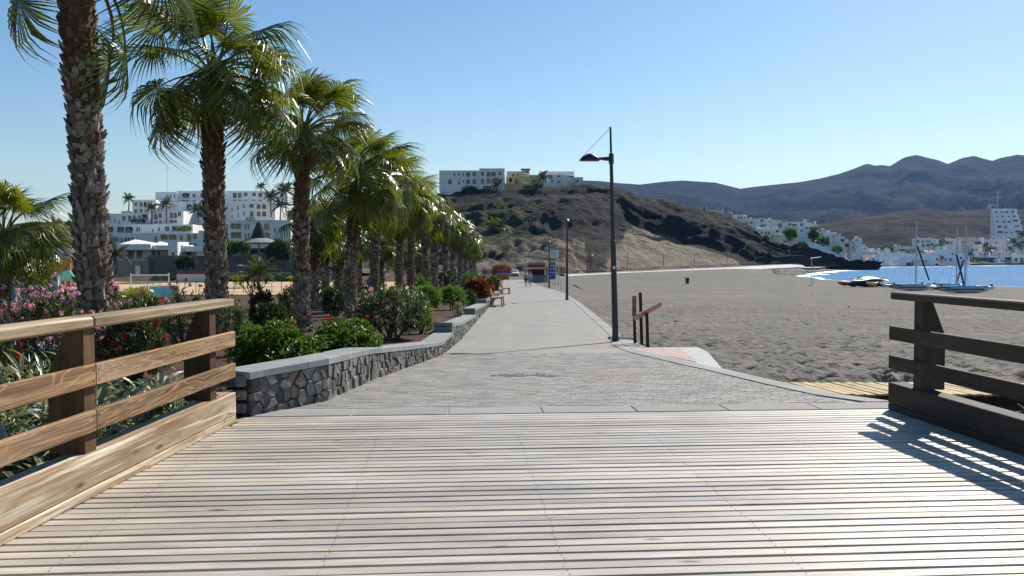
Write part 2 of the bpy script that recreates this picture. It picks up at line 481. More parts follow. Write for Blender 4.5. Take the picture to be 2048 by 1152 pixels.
k = NT('sea_water', 0.32, 0.16)
p = k.pos()
w = k.math('ADD', k.noise(k.map(p, (0.25, 0.6, 1)), 1.0, 4, 0.6), k.math('MULTIPLY', k.noise(k.map(p, (0.03, 0.11, 1)), 1.0, 3), 1.2))
k.base(k.ramp(k.noise(k.map(p, (0.008, 0.03, 1)), 1.0, 4), [(0.3, (0.05, 0.165, 0.325)), (0.7, (0.075, 0.205, 0.365))]))
bn = k.bump(w, 1.0, 1.6)
k.set(k.bsdf, 'Specular IOR Level', 0.0); k.set(k.bsdf, 'Roughness', 0.9)
gl = k.n('BsdfGlossy', None, Color=(0.75, 0.85, 1.0), Roughness=0.3); k.t.links.new(bn, gl.inputs['Normal'])
mx = k.n('MixShader', None, Fac=0.02); k.t.links.new(k.bsdf.outputs[0], mx.inputs[1]); k.t.links.new(gl.outputs[0], mx.inputs[2]); k.t.links.new(mx.outputs[0], k.out.inputs['Surface'])
MT['sea'] = k.mat
k = NT('sea_foam', 0.7, 0.3)
k.base(k.ramp(k.noise(k.pos(), 0.9, 5), [(0.35, (0.6, 0.63, 0.65)), (0.6, (0.85, 0.86, 0.86))])); MT['foam'] = k.mat

def m_wall(name, c, var=0.07):
    k = NT(name, 0.85, 0.2)
    nz = k.noise(k.map(k.pos(), (0.5, 0.5, 0.15)), 1.0, 5, 0.6)
    k.base(k.mix(1.0, c, k.ramp(nz, [(0.3, 1 - 2 * var), (0.65, 1.0)]), 'MULTIPLY'))
    return k.mat
MT['white_wall'] = m_wall('white_render', (0.78, 0.77, 0.76))
MT['pink_wall'] = m_wall('warm_white_render', (0.70, 0.635, 0.60))
MT['cream_wall'] = m_wall('cream_render', (0.70, 0.61, 0.47))
MT['ochre_wall'] = m_wall('ochre_render', (0.62, 0.45, 0.24))
MT['pale_grey_wall'] = m_wall('pale_grey_render', (0.55, 0.55, 0.55))
MT['stone_wall'] = m_mount('retaining_stone', (0.09, 0.085, 0.08), (0.17, 0.16, 0.15), 0.9, 0.1)
MT['tan_stone'] = m_mount('tan_stone', (0.24, 0.2, 0.15), (0.34, 0.29, 0.22), 1.2, 0.05)
k = NT('window_glass', 0.08, 0.6); k.base(k.ramp(k.rnd(), [(0, (0.02, 0.025, 0.03)), (0.7, (0.045, 0.055, 0.065)), (1, (0.13, 0.15, 0.16))])); MT['glass'] = k.mat
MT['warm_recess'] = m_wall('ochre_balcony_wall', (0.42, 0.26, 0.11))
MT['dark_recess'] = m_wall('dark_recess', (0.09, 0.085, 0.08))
MT['win_frame'] = m_plain('window_frame_paint', (0.30, 0.27, 0.24), 0.5, 0.3, 0.1, 3)
MT['roof_tile'] = m_plain('red_roof_tile', (0.36, 0.13, 0.085), 0.8, 0.2, 0.3, 3)
MT['brown_tile'] = m_plain('brown_roof_tile', (0.15, 0.075, 0.055), 0.8, 0.2, 0.3, 3)
MT['thatch'] = m_plain('dark_thatch', (0.045, 0.043, 0.045), 0.9, 0.1, 0.3, 4)
MT['turquoise'] = m_plain('turquoise_panel', (0.38, 0.84, 0.75), 0.6, 0.3, 0.1, 2)
MT['blue_panel'] = m_plain('blue_panel', (0.02, 0.06, 0.28), 0.4, 0.4, 0.1, 2)
MT['orange_wood'] = m_plain('orange_wood', (0.40, 0.17, 0.07), 0.7, 0.3, 0.2, 3)
MT['bench_wood'] = m_plain('reddish_bench_wood', (0.33, 0.14, 0.09), 0.6, 0.35, 0.25, 6)
MT['pink_plank'] = m_plain('faded_red_plank', (0.66, 0.33, 0.30), 0.7, 0.3, 0.2, 6)
MT['grey_counter'] = m_plain('blue_grey_panel', (0.16, 0.19, 0.205), 0.7, 0.3, 0.1, 2)
MT['green_canvas'] = m_plain('green_canvas', (0.12, 0.30, 0.22), 0.8, 0.2, 0.1, 2)
MT['hull_white'] = m_plain('hull_gelcoat', (0.62, 0.63, 0.64), 0.3, 0.5, 0.08, 2)
MT['hull_blue'] = m_plain('trampoline_blue', (0.06, 0.32, 0.58), 0.6, 0.3, 0.1, 2)
MT['navy'] = m_plain('navy_cover', (0.025, 0.035, 0.09), 0.7, 0.3, 0.1, 2)
MT['maroon'] = m_plain('maroon_stripe', (0.16, 0.035, 0.04), 0.5, 0.3, 0.1, 2)
MT['yellow'] = m_plain('yellow_plastic', (0.55, 0.45, 0.03), 0.45, 0.4, 0.1, 2)
MT['red'] = m_plain('red_plastic', (0.45, 0.04, 0.03), 0.45, 0.4, 0.1, 2)
MT['skin'] = m_plain('skin', (0.46, 0.27, 0.19), 0.6, 0.3, 0.05, 5)
MT['lilac'] = m_plain('lilac_cloth', (0.46, 0.42, 0.60), 0.9, 0.1, 0.1, 5)
MT['pale_cloth'] = m_plain('pale_patterned_cloth', (0.50, 0.44, 0.52), 0.9, 0.1, 0.4, 14)
MT['dark_cloth'] = m_plain('dark_cloth', (0.05, 0.04, 0.07), 0.9, 0.1, 0.1, 5)
MT['grey_cloth'] = m_plain('grey_cloth', (0.26, 0.26, 0.31), 0.9, 0.1, 0.1, 5)
MT['hair'] = m_plain('hair', (0.10, 0.07, 0.05), 0.6, 0.3, 0.2, 9)
MT['lamp_glass'] = m_plain('lamp_diffuser', (0.75, 0.75, 0.72), 0.3, 0.5, 0.05, 2)

k = NT('palm_trunk_fibre', 0.9, 0.15)
p = k.obj(); z = k.sep(p)['Z']
n1 = k.noise(k.map(p, (9, 9, 4)), 1.0, 5, 0.7)
c = k.ramp(n1, [(0.3, (0.055, 0.036, 0.026)), (0.7, (0.17, 0.115, 0.08))])
k.base(c); k.bump(n1, 0.8, 0.03); MT['trunk'] = k.mat
def m_boot(name, lo, hi):
    k = NT(name, 0.85, 0.2)
    r = k.math('FRACT', k.math('ADD', k.math('MULTIPLY', k.rnd(), 5.7), k.isl()))
    c = k.ramp(r, [(0, lo), (1, hi)])
    c = k.mix(1.0, c, k.ramp(k.noise(k.pos(), 25, 4, 0.7), [(0.3, 0.5), (0.7, 1.2)]), 'MULTIPLY')
    k.base(c)
    return k.mat
MT['boot_grey'] = m_boot('old_leaf_base', (0.14, 0.11, 0.085), (0.42, 0.34, 0.265))
MT['boot_brown'] = m_boot('young_leaf_base', (0.085, 0.048, 0.032), (0.20, 0.115, 0.075))
MT['frond'] = m_leaf('fan_frond', (0.055, 0.074, 0.010), (0.15, 0.165, 0.026), 0.44, 0.3, 0.5, None)
MT['petiole'] = m_plain('frond_stalk', (0.13, 0.14, 0.05), 0.45, 0.4, 0.2, 4)
MT['dry_frond'] = m_leaf('dry_frond', (0.20, 0.13, 0.06), (0.32, 0.22, 0.11), 0.25, 0.7, 0.2)
MT['oleander'] = m_leaf('oleander_leaf', (0.05, 0.075, 0.03), (0.11, 0.14, 0.065), 0.22, 0.42, 0.45)
MT['pale_oleander'] = m_leaf('dusty_oleander_leaf', (0.15, 0.175, 0.10), (0.36, 0.38, 0.27), 0.3, 0.38, 0.6, tint=(1.2, 1.25, 0.8))
MT['dark_leaf'] = m_leaf('dark_green_leaf', (0.022, 0.045, 0.014), (0.06, 0.09, 0.03), 0.25, 0.4, 0.45)
MT['hibiscus'] = m_leaf('hibiscus_leaf', (0.035, 0.08, 0.012), (0.11, 0.17, 0.03), 0.35, 0.38, 0.5)
MT['bright_leaf'] = m_leaf('bright_green_leaf', (0.05, 0.12, 0.018), (0.12, 0.22, 0.04), 0.35, 0.45, 0.4)
MT['yellow_leaf'] = m_leaf('yellow_green_leaf', (0.15, 0.17, 0.02), (0.30, 0.28, 0.035), 0.35, 0.5, 0.3)
MT['rust_leaf'] = m_leaf('rusty_leaf', (0.09, 0.028, 0.014), (0.20, 0.06, 0.025), 0.3, 0.55, 0.3)
MT['orange_leaf'] = m_leaf('orange_bract', (0.20, 0.06, 0.02), (0.36, 0.11, 0.03), 0.35, 0.6, 0.2)
MT['palm_green'] = m_leaf('feather_frond', (0.035, 0.05, 0.018), (0.09, 0.10, 0.04), 0.25, 0.45, 0.4)
MT['pink'] = m_leaf('pink_petal', (0.60, 0.19, 0.31), (0.80, 0.47, 0.57), 0.35, 0.6, 0.2, tint=(1.1, 1.0, 1.05))
MT['crimson'] = m_leaf('crimson_petal', (0.38, 0.012, 0.03), (0.60, 0.03, 0.08), 0.3, 0.6, 0.2, tint=(1.1, 1.0, 1.0))
MT['bark'] = m_plain('grey_bark', (0.16, 0.13, 0.10), 0.9, 0.1, 0.3, 12)
MT['lettering'] = m_plain('dark_lettering_paint', (0.13, 0.135, 0.135), 0.8, 0.2, 0.4, 20)
# ================================================================== SETTING: profiles of the ground
PATH_Z = [(-50, 0.0), (9, -0.004), (10, -0.015), (12, -0.07), (14, -0.15), (18, -0.34), (21.5, -0.5), (33, -0.62), (49, -0.80), (94, -1.5), (135, -2.0), (160, -2.15), (400, -2.15)]
XL = [(8.4, -2.78), (8.62, -2.75), (9.62, -2.19), (11.56, -1.99), (13.4, -1.75), (16.2, -1.42), (20.6, -1.40), (32, -1.26), (44.6, -1.05), (64, -0.93), (90, -1.0), (150, -1.5)]
XR = [(8.4, 4.3), (9.0, 4.42), (9.9, 4.05), (11.5, 3.62), (13.2, 3.36), (14.3, 3.12), (15.7, 2.98), (16.7, 2.80), (17.7, 2.70), (20, 2.74), (21.5, 2.86), (23.5, 3.1), (33, 3.36), (44, 3.7), (66, 4.15), (77, 3.85), (105, 3.3), (150, 2.6)]
def pz(y): return lerp_list(PATH_Z, y)
def xl(y): return lerp_list(XL, y)
def xr(y): return lerp_list(XR, y)
def deck_front(x): return 8.76 + 0.0699 * x          # front edge of the deck (turned 4 degrees)

SHORE = [(320, -300), (200, 40), (140, 88), (104, 108), (77, 123), (67, 143), (64, 171), (69, 200), (83, 234), (127, 319), (195, 438), (280, 515), (362, 584), (480, 625), (620, 660), (900, 690), (2500, 700)]
SEA_Z = -2.6
_sh = np.array(SHORE, float)
def shore_dist(px, py):
    """signed distance to the waterline, positive on land"""
    px = np.asarray(px, float); py = np.asarray(py, float)
    best = np.full(px.shape, 1e9)
    for (ax, ay), (bx_, by_) in zip(_sh[:-1], _sh[1:]):
        dx, dy = bx_ - ax, by_ - ay
        t = np.clip(((px - ax) * dx + (py - ay) * dy) / (dx * dx + dy * dy), 0, 1)
        best = np.minimum(best, np.hypot(px - ax - t * dx, py - ay - t * dy))
    poly = np.vstack([_sh, [[2500, -300]]])
    inside = np.zeros(px.shape, bool)
    j = len(poly) - 1
    for i in range(len(poly)):
        xi, yi = poly[i]; xj, yj = poly[j]
        with np.errstate(divide='ignore', invalid='ignore'):
            inside ^= ((yi > py) != (yj > py)) & (px < (xj - xi) * (py - yi) / (yj - yi + 1e-12) + xi)
        j = i
    return np.where(inside, -best, best)

_pzY = np.array([a for a, b in PATH_Z]); _pzZ = np.array([b for a, b in PATH_Z])
def beach_z(x, y):
    d = shore_dist(x, y)
    base = np.interp(y, [-50, 9, 10, 12, 14, 18, 21.5, 33, 49, 94, 135, 172, 212, 247, 300, 400], [0, -.004, -.015, -.07, -.15, -.34, -.5, -.62, -.8, -1.5, -1.95, -1.95, -1.55, -1.2, -.6, -.6]) - 0.07 - 0.007 * np.clip(np.asarray(x) - 4, 0, 40)
    base = base - 0.42 * np.clip((13.3 - np.asarray(y)) / 1.6, 0, 1) - 0.10 * np.clip((6.5 - np.asarray(x)) / 1.5, 0, 1) * np.clip((22 - np.asarray(y)) / 2, 0, 1)
    slope = SEA_Z + np.where(d > 0, np.interp(y, [150, 215], [0.028, 0.05]) * d, 0.06 * d)
    return np.minimum(np.maximum(base, SEA_Z + 0.2), slope)

# ground to the horizon, sea
mb = MB(); mb.bx(-9000, 9000, -9000, 12000, -16, -9)
tag(mb.build('ground', MT['ground']), kind='structure')
n = 60
mb = MB(); mb.add([(40, -3000, SEA_Z), (6000, -3000, SEA_Z), (6000, 690, SEA_Z), (40, 690, SEA_Z)], [(0, 1, 2, 3)])
tag(mb.build('sea', MT['sea']), kind='structure')

# beach: coarse sheet plus a finely modelled patch beside the promenade
gx = np.concatenate([np.arange(-6, 40, 2.0), np.arange(40, 260, 4.0)])
gy = np.concatenate([np.arange(-60, 8, 4.0), np.arange(8, 60, 2.0), np.arange(60, 340, 4.0)])
X, Y = np.meshgrid(gx, gy, indexing='ij')
Z = beach_z(X, Y)
inner = (X > 3.0) & (X < 31) & (Y > 8.8) & (Y < 47)
Z = Z - np.where(inner, 0.12, 0.0)
Z = np.where((X < np.interp(Y, [a for a, b in XR], [b for a, b in XR]) + 0.5) & (Y > 7), Z - 0.12, Z)
Z = np.where((X < 6) & (Y < 9.5), Z - 0.6, Z)
beach = tag(link('beach', grid_mesh('beach', np.stack([X, Y, Z], -1), MT['sand'])), kind='structure')

fy = np.concatenate([np.arange(8.6, 24, 0.085), np.arange(24, 48.5, 0.16)])
nx = 250
tx = np.linspace(0, 1, nx)
Yf = np.repeat(fy[None, :], nx, 0)
X0 = np.interp(fy, [a for a, b in XR], [b for a, b in XR]) + 0.12
Xf = X0[None, :] + (32.0 - X0[None, :]) * (tx[:, None] ** 1.35)
Zf = beach_z(Xf, Yf)
acc = np.zeros_like(Zf)
for (s, amp) in ((0.5, 0.016), (1.9, 0.012), (4.3, 0.018), (7.5, 0.014)):
    vals = np.array([mnoise.noise((a * s, b * s, s * 3.1)) for a, b in zip(Xf.ravel(), Yf.ravel())]).reshape(Xf.shape)
    acc += amp * vals
# footprints trodden into the sand
for i in range(9000):
    t = RNG.random(); fyy = 9.5 + 36 * t ** 1.4; fx = 3.3 + RNG.random() * 27 * (0.35 + 0.65 * t)
    j0 = np.searchsorted(fy, fyy - 0.45); j1 = np.searchsorted(fy, fyy + 0.45)
    if j1 <= j0: continue
    xs = Xf[:, j0:j1]; ys = Yf[:, j0:j1]
    a = RNG.random() * 3.14; ca, sa = math.cos(a), math.sin(a)
    dx, dy = xs - fx, ys - fyy
    e = (dx * ca + dy * sa) ** 2 / 0.022 + (-dx * sa + dy * ca) ** 2 / 0.008
    acc[:, j0:j1] += -0.034 * np.exp(-e) + 0.013 * np.exp(-((np.sqrt(e) - 1.9) ** 2) * 2.0)
edge = np.minimum(np.minimum((Xf - X0[None, :]) / 0.5, (32 - Xf) / 4), np.minimum((Yf - 8.5) / 0.5, (48.4 - Yf) / 8)).clip(0, 1)
Zf = Zf + acc * (0.25 + 0.75 * edge) * (edge > 0) + 0.0 - (1 - edge) * 0.06 * ((Xf > 20) | (Yf > 40))
fine = tag(link('beach_sand', grid_mesh('beach_sand', np.stack([Xf, Yf, Zf], -1), MT['sand'])), kind='structure')

# foam along the waterline
mb = MB()
pts = []
for (a, b) in zip(SHORE[2:], SHORE[3:]):
    L = math.hypot(b[0] - a[0], b[1] - a[1]); k = max(2, int(L / 3))
    for i in range(k): pts.append((a[0] + (b[0] - a[0]) * i / k, a[1] + (b[1] - a[1]) * i / k))
for layer, (o0, o1, zz) in enumerate(((-0.6, 2.2, 0.05), (4.0, 5.4, 0.09))):
    prev = None
    for i, (x, y) in enumerate(pts[:-1]):
        if layer and y < 420: prev = None; continue
        dx, dy = pts[i + 1][0] - x, pts[i + 1][1] - y; L = math.hypot(dx, dy) or 1
        nxx, nyy = dy / L, -dx / L                 # towards the sea
        w = 0.35 + 0.9 * abs(fbm(x * 0.05, y * 0.05, layer * 7.0, 3)) + 0.9 * max(0.0, mnoise.noise((x * 0.11, y * 0.11, layer)))
        scale = 1.0 + min(3.2, max(0, (y - 170)) * 0.02)
        if y < 165: scale *= 0.35
        m = fbm(x * 0.03, y * 0.03, 5.0 + layer, 3) * 2.0
        a = (x + nxx * (o0 + m) * scale, y + nyy * (o0 + m) * scale, SEA_Z + zz)
        b = (x + nxx * (o0 + (o1 - o0) * w + m) * scale, y + nyy * (o0 + (o1 - o0) * w + m) * scale, SEA_Z + zz)
        if prev and (layer == 0 or mnoise.noise((x * 0.04, y * 0.04, 9)) > -0.05):
            mb.add([prev[0], prev[1], b, a], [(0, 1, 2, 3)])
        prev = (a, b)
tag(mb.build('foam', MT['foam']), kind='stuff')

# ------------------------------------------------------------------ planting ground left of the promenade
def garden_z(x, y):
    near = pz(y) + 0.2
    t = min(1, max(0, (-1.6 - x) / 14.0))
    far = lerp_list([(-20, -0.9), (5, -0.75), (10, -0.35), (16, -0.12), (22, -0.1), (40, -0.9), (80, -2.05), (400, -2.05)], y)
    edge = lerp_list([(4, -0.75), (8, -0.3), (12, -0.0), (20, -0.12), (28, -0.22), (40, -0.45), (60, -0.85), (94, -1.4), (135, -2.0), (160, -2.1), (400, -2.1)], y)
    t = t * t * (3 - 2 * t)
    return edge * (1 - t) + far * t
P = []
for x in np.concatenate([np.arange(-80, -20, 3.0), np.arange(-20, -3, 0.5), [-2.9]]):
    P.append([(x, y, garden_z(x, y) + 0.04 * mnoise.noise((x, y, 0))) for y in np.concatenate([np.arange(-20, 30, 0.7), np.arange(30, 90, 2.0), np.arange(90, 190, 6.0)])])
tag(link('planting_bed', grid_mesh('planting_bed', np.array(P), MT['gravel'])), kind='structure')
P = []
for k_ in range(8):
    row = []
    for y in np.concatenate([np.arange(8.75, 30, 0.5), np.arange(30, 160, 2.0)]):
        x0 = xl(y) - 0.38; x1 = -2.88
        if x0 < x1: x0 = x1 - 0.02
        x = x1 + (x0 - x1) * k_ / 7
        row.append((x, y, garden_z(x, y) + 0.03 * mnoise.noise((x, y, 0)) + 0.02))
    P.append(row)
tag(link('planting_bed', grid_mesh('planting_bed', np.array(P), MT['gravel'])), kind='structure')

mb = MB()
mb.bx(-78, -14, 84, 131, -2.3, -1.97)
tag(mb.build('sports_court', MT['court']), kind='structure')
mb = MB(); mb.bx(-78, 7, 150, 186, -2.5, -2.1)
tag(mb.build('road', MT['asphalt']), kind='structure')
mb = MB(); mb.bx(-14.0, -8.3, 13.6, 14.0, -0.6, 0.02); mb.bx(-14.0, -8.3, 14.004, 17.0, -0.6, -0.05)
tag(mb.build('garden_path', MT['slab']), kind='structure')

# ------------------------------------------------------------------ the wooden deck
deck = tag(bpy.data.objects.new('boardwalk_deck', None), kind='structure'); C.objects.link(deck)
ang = math.atan(0.0699)
deck.location = (0, 8.76, 0); deck.rotation_euler = (0, 0, ang)
plank_meshes = []
for v in range(7):
    vs, fs = [], []
    n = 30; x0, x1 = -3.95, 4.85; w = 0.0495
    wob = [(0.0022 * mnoise.noise((i * 0.35, v * 5.0, 1.0)), 0.0022 * mnoise.noise((i * 0.35, v * 5.0, 9.0)), 0.0015 * mnoise.noise((i * 0.5, v * 3.0, 4.0))) for i in range(n + 1)]
    for i in range(n + 1):
        x = x0 + (x1 - x0) * i / n
        a, b, h = wob[i]
        vs += [(x, -w + a, -0.032), (x, -w + a, -0.007 + h), (x, -w + 0.006 + a, h), (x, w - 0.005 + b, h), (x, w + b, -0.005 + h), (x, w + b, -0.032)]
    for i in range(n):
        for k_ in range(5): fs.append((i * 6 + k_, (i + 1) * 6 + k_, (i + 1) * 6 + k_ + 1, i * 6 + k_ + 1))
    fs += [(0, 1, 2, 3, 4, 5), tuple(n * 6 + q for q in (5, 4, 3, 2, 1, 0))]
    m_ = MB().add(vs, fs).mesh('plank', MT['deck'])
    plank_meshes.append(m_)
PITCHW = 0.1165
nails = MB()
for i in range(118):
    y = -0.058 - i * PITCHW
    o = link('plank', plank_meshes[random.randrange(7)], deck, (random.uniform(-0.02, 0.02), y + random.uniform(-0.0025, 0.0025), random.uniform(-0.0025, 0.0025)), (random.uniform(-0.006, 0.006), 0, random.uniform(-0.0003, 0.0003) + (math.pi if random.random() < 0.5 else 0)))
    if abs(o.rotation_euler.z) > 1: o.location.x += 0.9
    if 8 < i < 50:
        for jx in (-2.75, -1.32, -0.02, 1.24, 2.5, 3.7):
            for s in (-0.026, 0.026):
                c = (jx + random.uniform(-0.012, 0.012), y + s + random.uniform(-0.006, 0.006), 0.0035)
                nails.add([(c[0] + 0.0048 * math.cos(t), c[1] + 0.0048 * math.sin(t), c[2]) for t in np.arange(6) * 1.047], [(0, 1, 2, 3, 4, 5)])
nails.build('nail', MT['dark_wood'], deck, kind='stuff')
mb = MB()
for jx in (-2.75, -1.32, -0.02, 1.24, 2.5, 3.7): mb.bx(jx - 0.045, jx + 0.045, -13.6, -0.02, -0.25, -0.04)
mb.bx(-3.9, 4.8, -13.7, -0.001, -1.6, -0.3)
mb.build('joist', MT['dark_wood'], deck)

# ------------------------------------------------------------------ promenade: substrate, pavers, threshold slabs, kerb stones
prom = tag(bpy.data.objects.new('promenade', None), kind='structure'); C.objects.link(prom)
PAV_END = 17.0
def strip(name, y_list, dz, xa, xb, mat, nxs=10):
    P = []
    for i in range(nxs + 1):
        t = i / nxs
        P.append([(xa(y) + (xb(y) - xa(y)) * t, max(y, deck_front(xa(y) + (xb(y) - xa(y)) * t) + 0.0), pz(y) + dz) for y in y_list])
    return link(name, grid_mesh(name, np.array(P), mat), prom)
strip('mortar_bed', np.arange(8.6, PAV_END + 0.3, 0.4), -0.0045, lambda y: xl(y) - 0.1, lambda y: xr(y) - 0.02, MT['slab'])
strip('paving', np.concatenate([np.arange(PAV_END, 50, 1.0), np.arange(50, 152, 3.0)]), 0.0, lambda y: xl(y) - 0.1, lambda y: xr(y) - 0.02, MT['paving'])
# threshold slabs along the end of the deck
x = -2.72; k_ = 0
while x < 4.35:
    w = min(1.02 + 0.05 * math.sin(k_ * 3.1), 4.4 - x)
    M_ = Matrix.Translation((0, 8.76, 0)) @ Matrix.Rotation(ang, 4, 'Z')
    b = MB().bevbox(x + 0.006, x + w - 0.006, 0.012, 0.40, -0.12, 0.002, 0.004, 0, M_)
    b.build('threshold_slab', MT['kerb'], prom)
    x += w; k_ += 1
# pavers in running bond; the nearest ones are single objects, the rest one part
cand = []
row = 0
y = 9.0
while y < PAV_END:
    off = 0.1 * (row % 2) + 0.03 * math.sin(row * 1.7)
    xa, xb = xl(y + 0.05) + 0.0, xr(y + 0.05) - 0.3
    x = math.floor(xa / 0.2) * 0.2 + off - 0.2
    while x < xb:
        a, b = max(x, xa), min(x + 0.2, xb)
        if b - a > 0.05 and y > deck_front((a + b) / 2) + 0.412:
            cand.append((a, b, y))
        x += 0.2
    y += 0.1; row += 1
def paver_bm(mbx, a, b, y, jit=0.0015):
    g = 0.0012; t = 0.0035
    zz = [pz(y) + random.uniform(-jit, jit), pz(y + 0.1) + random.uniform(-jit, jit)]
    x0, x1, y0, y1 = a + g, b - g, y + g, y + 0.1 - g
    vs = [(x0, y0, zz[0] - 0.03), (x1, y0, zz[0] - 0.03), (x1, y1, zz[1] - 0.03), (x0, y1, zz[1] - 0.03),
          (x0 + t, y0 + t, zz[0]), (x1 - t, y0 + t, zz[0]), (x1 - t, y1 - t, zz[1]), (x0 + t, y1 - t, zz[1])]
    mbx.add(vs, [(4, 5, 6, 7), (0, 1, 5, 4), (1, 2, 6, 5), (2, 3, 7, 6), (3, 0, 4, 7)])
cand.sort(key=lambda c: c[2] + abs((c[0] + c[1]) / 2 - 0.8) * 0.12)
rest = MB()
for i, (a, b, y) in enumerate(cand):
    if i < 290:
        one = MB(); c = ((a + b) / 2, y + 0.05, pz(y))
        paver_bm(one, a, b, y)
        o = one.build('paver', MT['paver'], prom, org=c); o.location = c
    else: paver_bm(rest, a, b, y)
rest.build('paver', MT['paver'], prom, kind='stuff')
# kerb stones on the beach side
y = 9.05
while y < 150:
    L = 1.0 if y < 60 else 3.0
    ya, yb = y + 0.006, y + L - 0.006
    w = 0.3
    p = [(xr(ya) - w, ya), (xr(ya) + 0.02, ya), (xr(yb) + 0.02, yb), (xr(yb) - w, yb)]
    zt = [pz(ya) + 0.012, pz(ya) + 0.012, pz(yb) + 0.012, pz(yb) + 0.012]
    if y < 9.6: p = [(q[0], max(q[1], deck_front(q[0]) + 0.42)) for q in p]
    vs = [(q[0], q[1], z - 0.5) for q, z in zip(p, zt)] + [(q[0], q[1], z) for q, z in zip(p, zt)]
    MB().add(vs, [(4, 5, 6, 7), (0, 1, 5, 4), (1, 2, 6, 5), (2, 3, 7, 6), (3, 0, 4, 7)]).build('kerb_stone', MT['kerb'], prom)
    y += L
# illegible dark lettering strokes painted on the paving
mb = MB()
random.seed(3)
def stroke(x, y, dx, dy, w=0.014):
    L = math.hypot(dx, dy); nx_, ny_ = -dy / L * w, dx / L * w
    z = lambda yy: pz(yy) + 0.005
    mb.add([(x - nx_, y - ny_, z(y - ny_)), (x + dx - nx_, y + dy - ny_, z(y + dy - ny_)), (x + dx + nx_, y + dy + ny_, z(y + dy + ny_)), (x + nx_, y + ny_, z(y + ny_))], [(0, 1, 2, 3)])
for i in range(20):
    x = -0.32 + i * 0.052
    hgt = 0.18 + 0.18 * abs(math.sin(i * 0.6)) if i < 17 else 0.08
    y0 = 12.08 + random.uniform(-0.03, 0.03)
    stroke(x, y0, 0.05 + random.uniform(-0.02, 0.03), hgt)
    if random.random() < 0.75: stroke(x, y0 + hgt * random.random(), 0.06, 0.015 * random.uniform(-1, 1))
for a, b in ((-0.1, 0.14), (0.36, 0.26), (0.0, 0.2)): stroke(a, 12.02 + 0.02 * random.random(), b, 0.0, 0.02)
mb.build('painted_lettering', MT['lettering'], prom)
random.seed(11)

# red paved pad and its grey border beside the lamp; boardwalk on the sand
pad = tag(bpy.data.objects.new('beach_access_pad', None), kind='structure'); C.objects.link(pad)
def on_path(u, v, lift=0.0):
    """where the sight line of a pixel meets the promenade's level"""
    lo, hi = 5.0, 160.0
    for _ in range(50):
        m_ = (lo + hi) / 2
        if at(u, v, m_).z > pz(m_) + lift: lo = m_
        else: hi = m_
    return at(u, v, lo)
def flat(name, pix, mat, lift, parent, th=0.2):
    P = [on_path(u, v) for u, v in pix]
    vs = [(p.x, p.y, pz(p.y) + lift - th) for p in P] + [(p.x, p.y, pz(p.y) + lift) for p in P]
    n = len(P)
    mbx = MB().add(vs, [tuple(range(n, 2 * n))] + [(i, (i + 1) % n, n + (i + 1) % n, n + i) for i in range(n)])
    return mbx.build(name, mat, parent)
flat('border', [(1232, 692), (1262, 700), (1300, 712), (1345, 716), (1450, 742), (1443, 735), (1415, 703), (1396, 694), (1262, 695)], MT['pad'], -0.004, pad, 0.4)
flat('red_paving', [(1262, 697), (1300, 711), (1345, 714), (1392, 724), (1389, 717), (1368, 703), (1358, 697)], MT['red_paving'], 0.002, pad, 0.1)
lampslab = flat('lamp_footing', [(1236, 690), (1258, 696), (1290, 694), (1264, 680), (1240, 676)], MT['kerb'], 0.004, pad, 0.3)

bw = thing('beach_boardwalk', 'pale new wooden boardwalk laid on the sand behind the right railing', 'boardwalk', (4.0, 11.6, -0.43))
n = 34
for i in range(n):
    x = 0.1 + i * 0.165
    b = MB().bevbox(-0.068, 0.068, 0, 1.15, 0.0, 0.03, 0.004)
    me = b.mesh('plank', MT['boardwalk'])
    # the wood runs along the plank
    o = link('plank', me, bw, (x + random.uniform(-.006, .006), random.uniform(-.02, .02), 0.14 + random.uniform(-.003, .003)), (0, 0, 0.22 + random.uniform(-.01, .01)))
mb = MB(); mb.bx(0, 5.8, 0.2, 0.3, 0, 0.137); mb.bx(0, 5.8, 0.9, 1.0, 0, 0.137)
mb.build('bearer', MT['dark_wood'], bw)

# ------------------------------------------------------------------ low stone wall with capstones
def wall_top(y):
    return lerp_list([(8.5, 0.47), (9.6, 0.49), (11.5, 0.40), (13.4, 0.24), (16.2, 0.02), (19.0, -0.04)], y)
SEG = [(19.0, 0.57, 28.5, 0.30), (28.5, 0.52, 37.0, 0.32), (37.0, 0.52, 47.5, 0.32), (47.5, 0.52, 59.0, 0.32), (59.0, 0.52, 72.0, 0.32)]
def top_at(y):
    if y < 19.0: return wall_top(y)
    for a, h0, b, h1 in SEG:
        if y < b: return pz(y) + h0 + (h1 - h0) * min(1.0, (y - a) / (b - a))
    return pz(y) + 0.32
TH = 0.36
def inner_off(y):
    dy = 0.05; dx = xl(y + dy) - xl(y - dy); L = math.hypot(dx, 2 * dy)
    return (-2 * dy / L, dx / L)       # unit normal, into the bed
wall = thing('stone_garden_wall', 'low wall of irregular dark stones with grey capstones along the promenade', 'wall', (xl(12), 12, pz(12)))
W0 = Vector(wall.location)
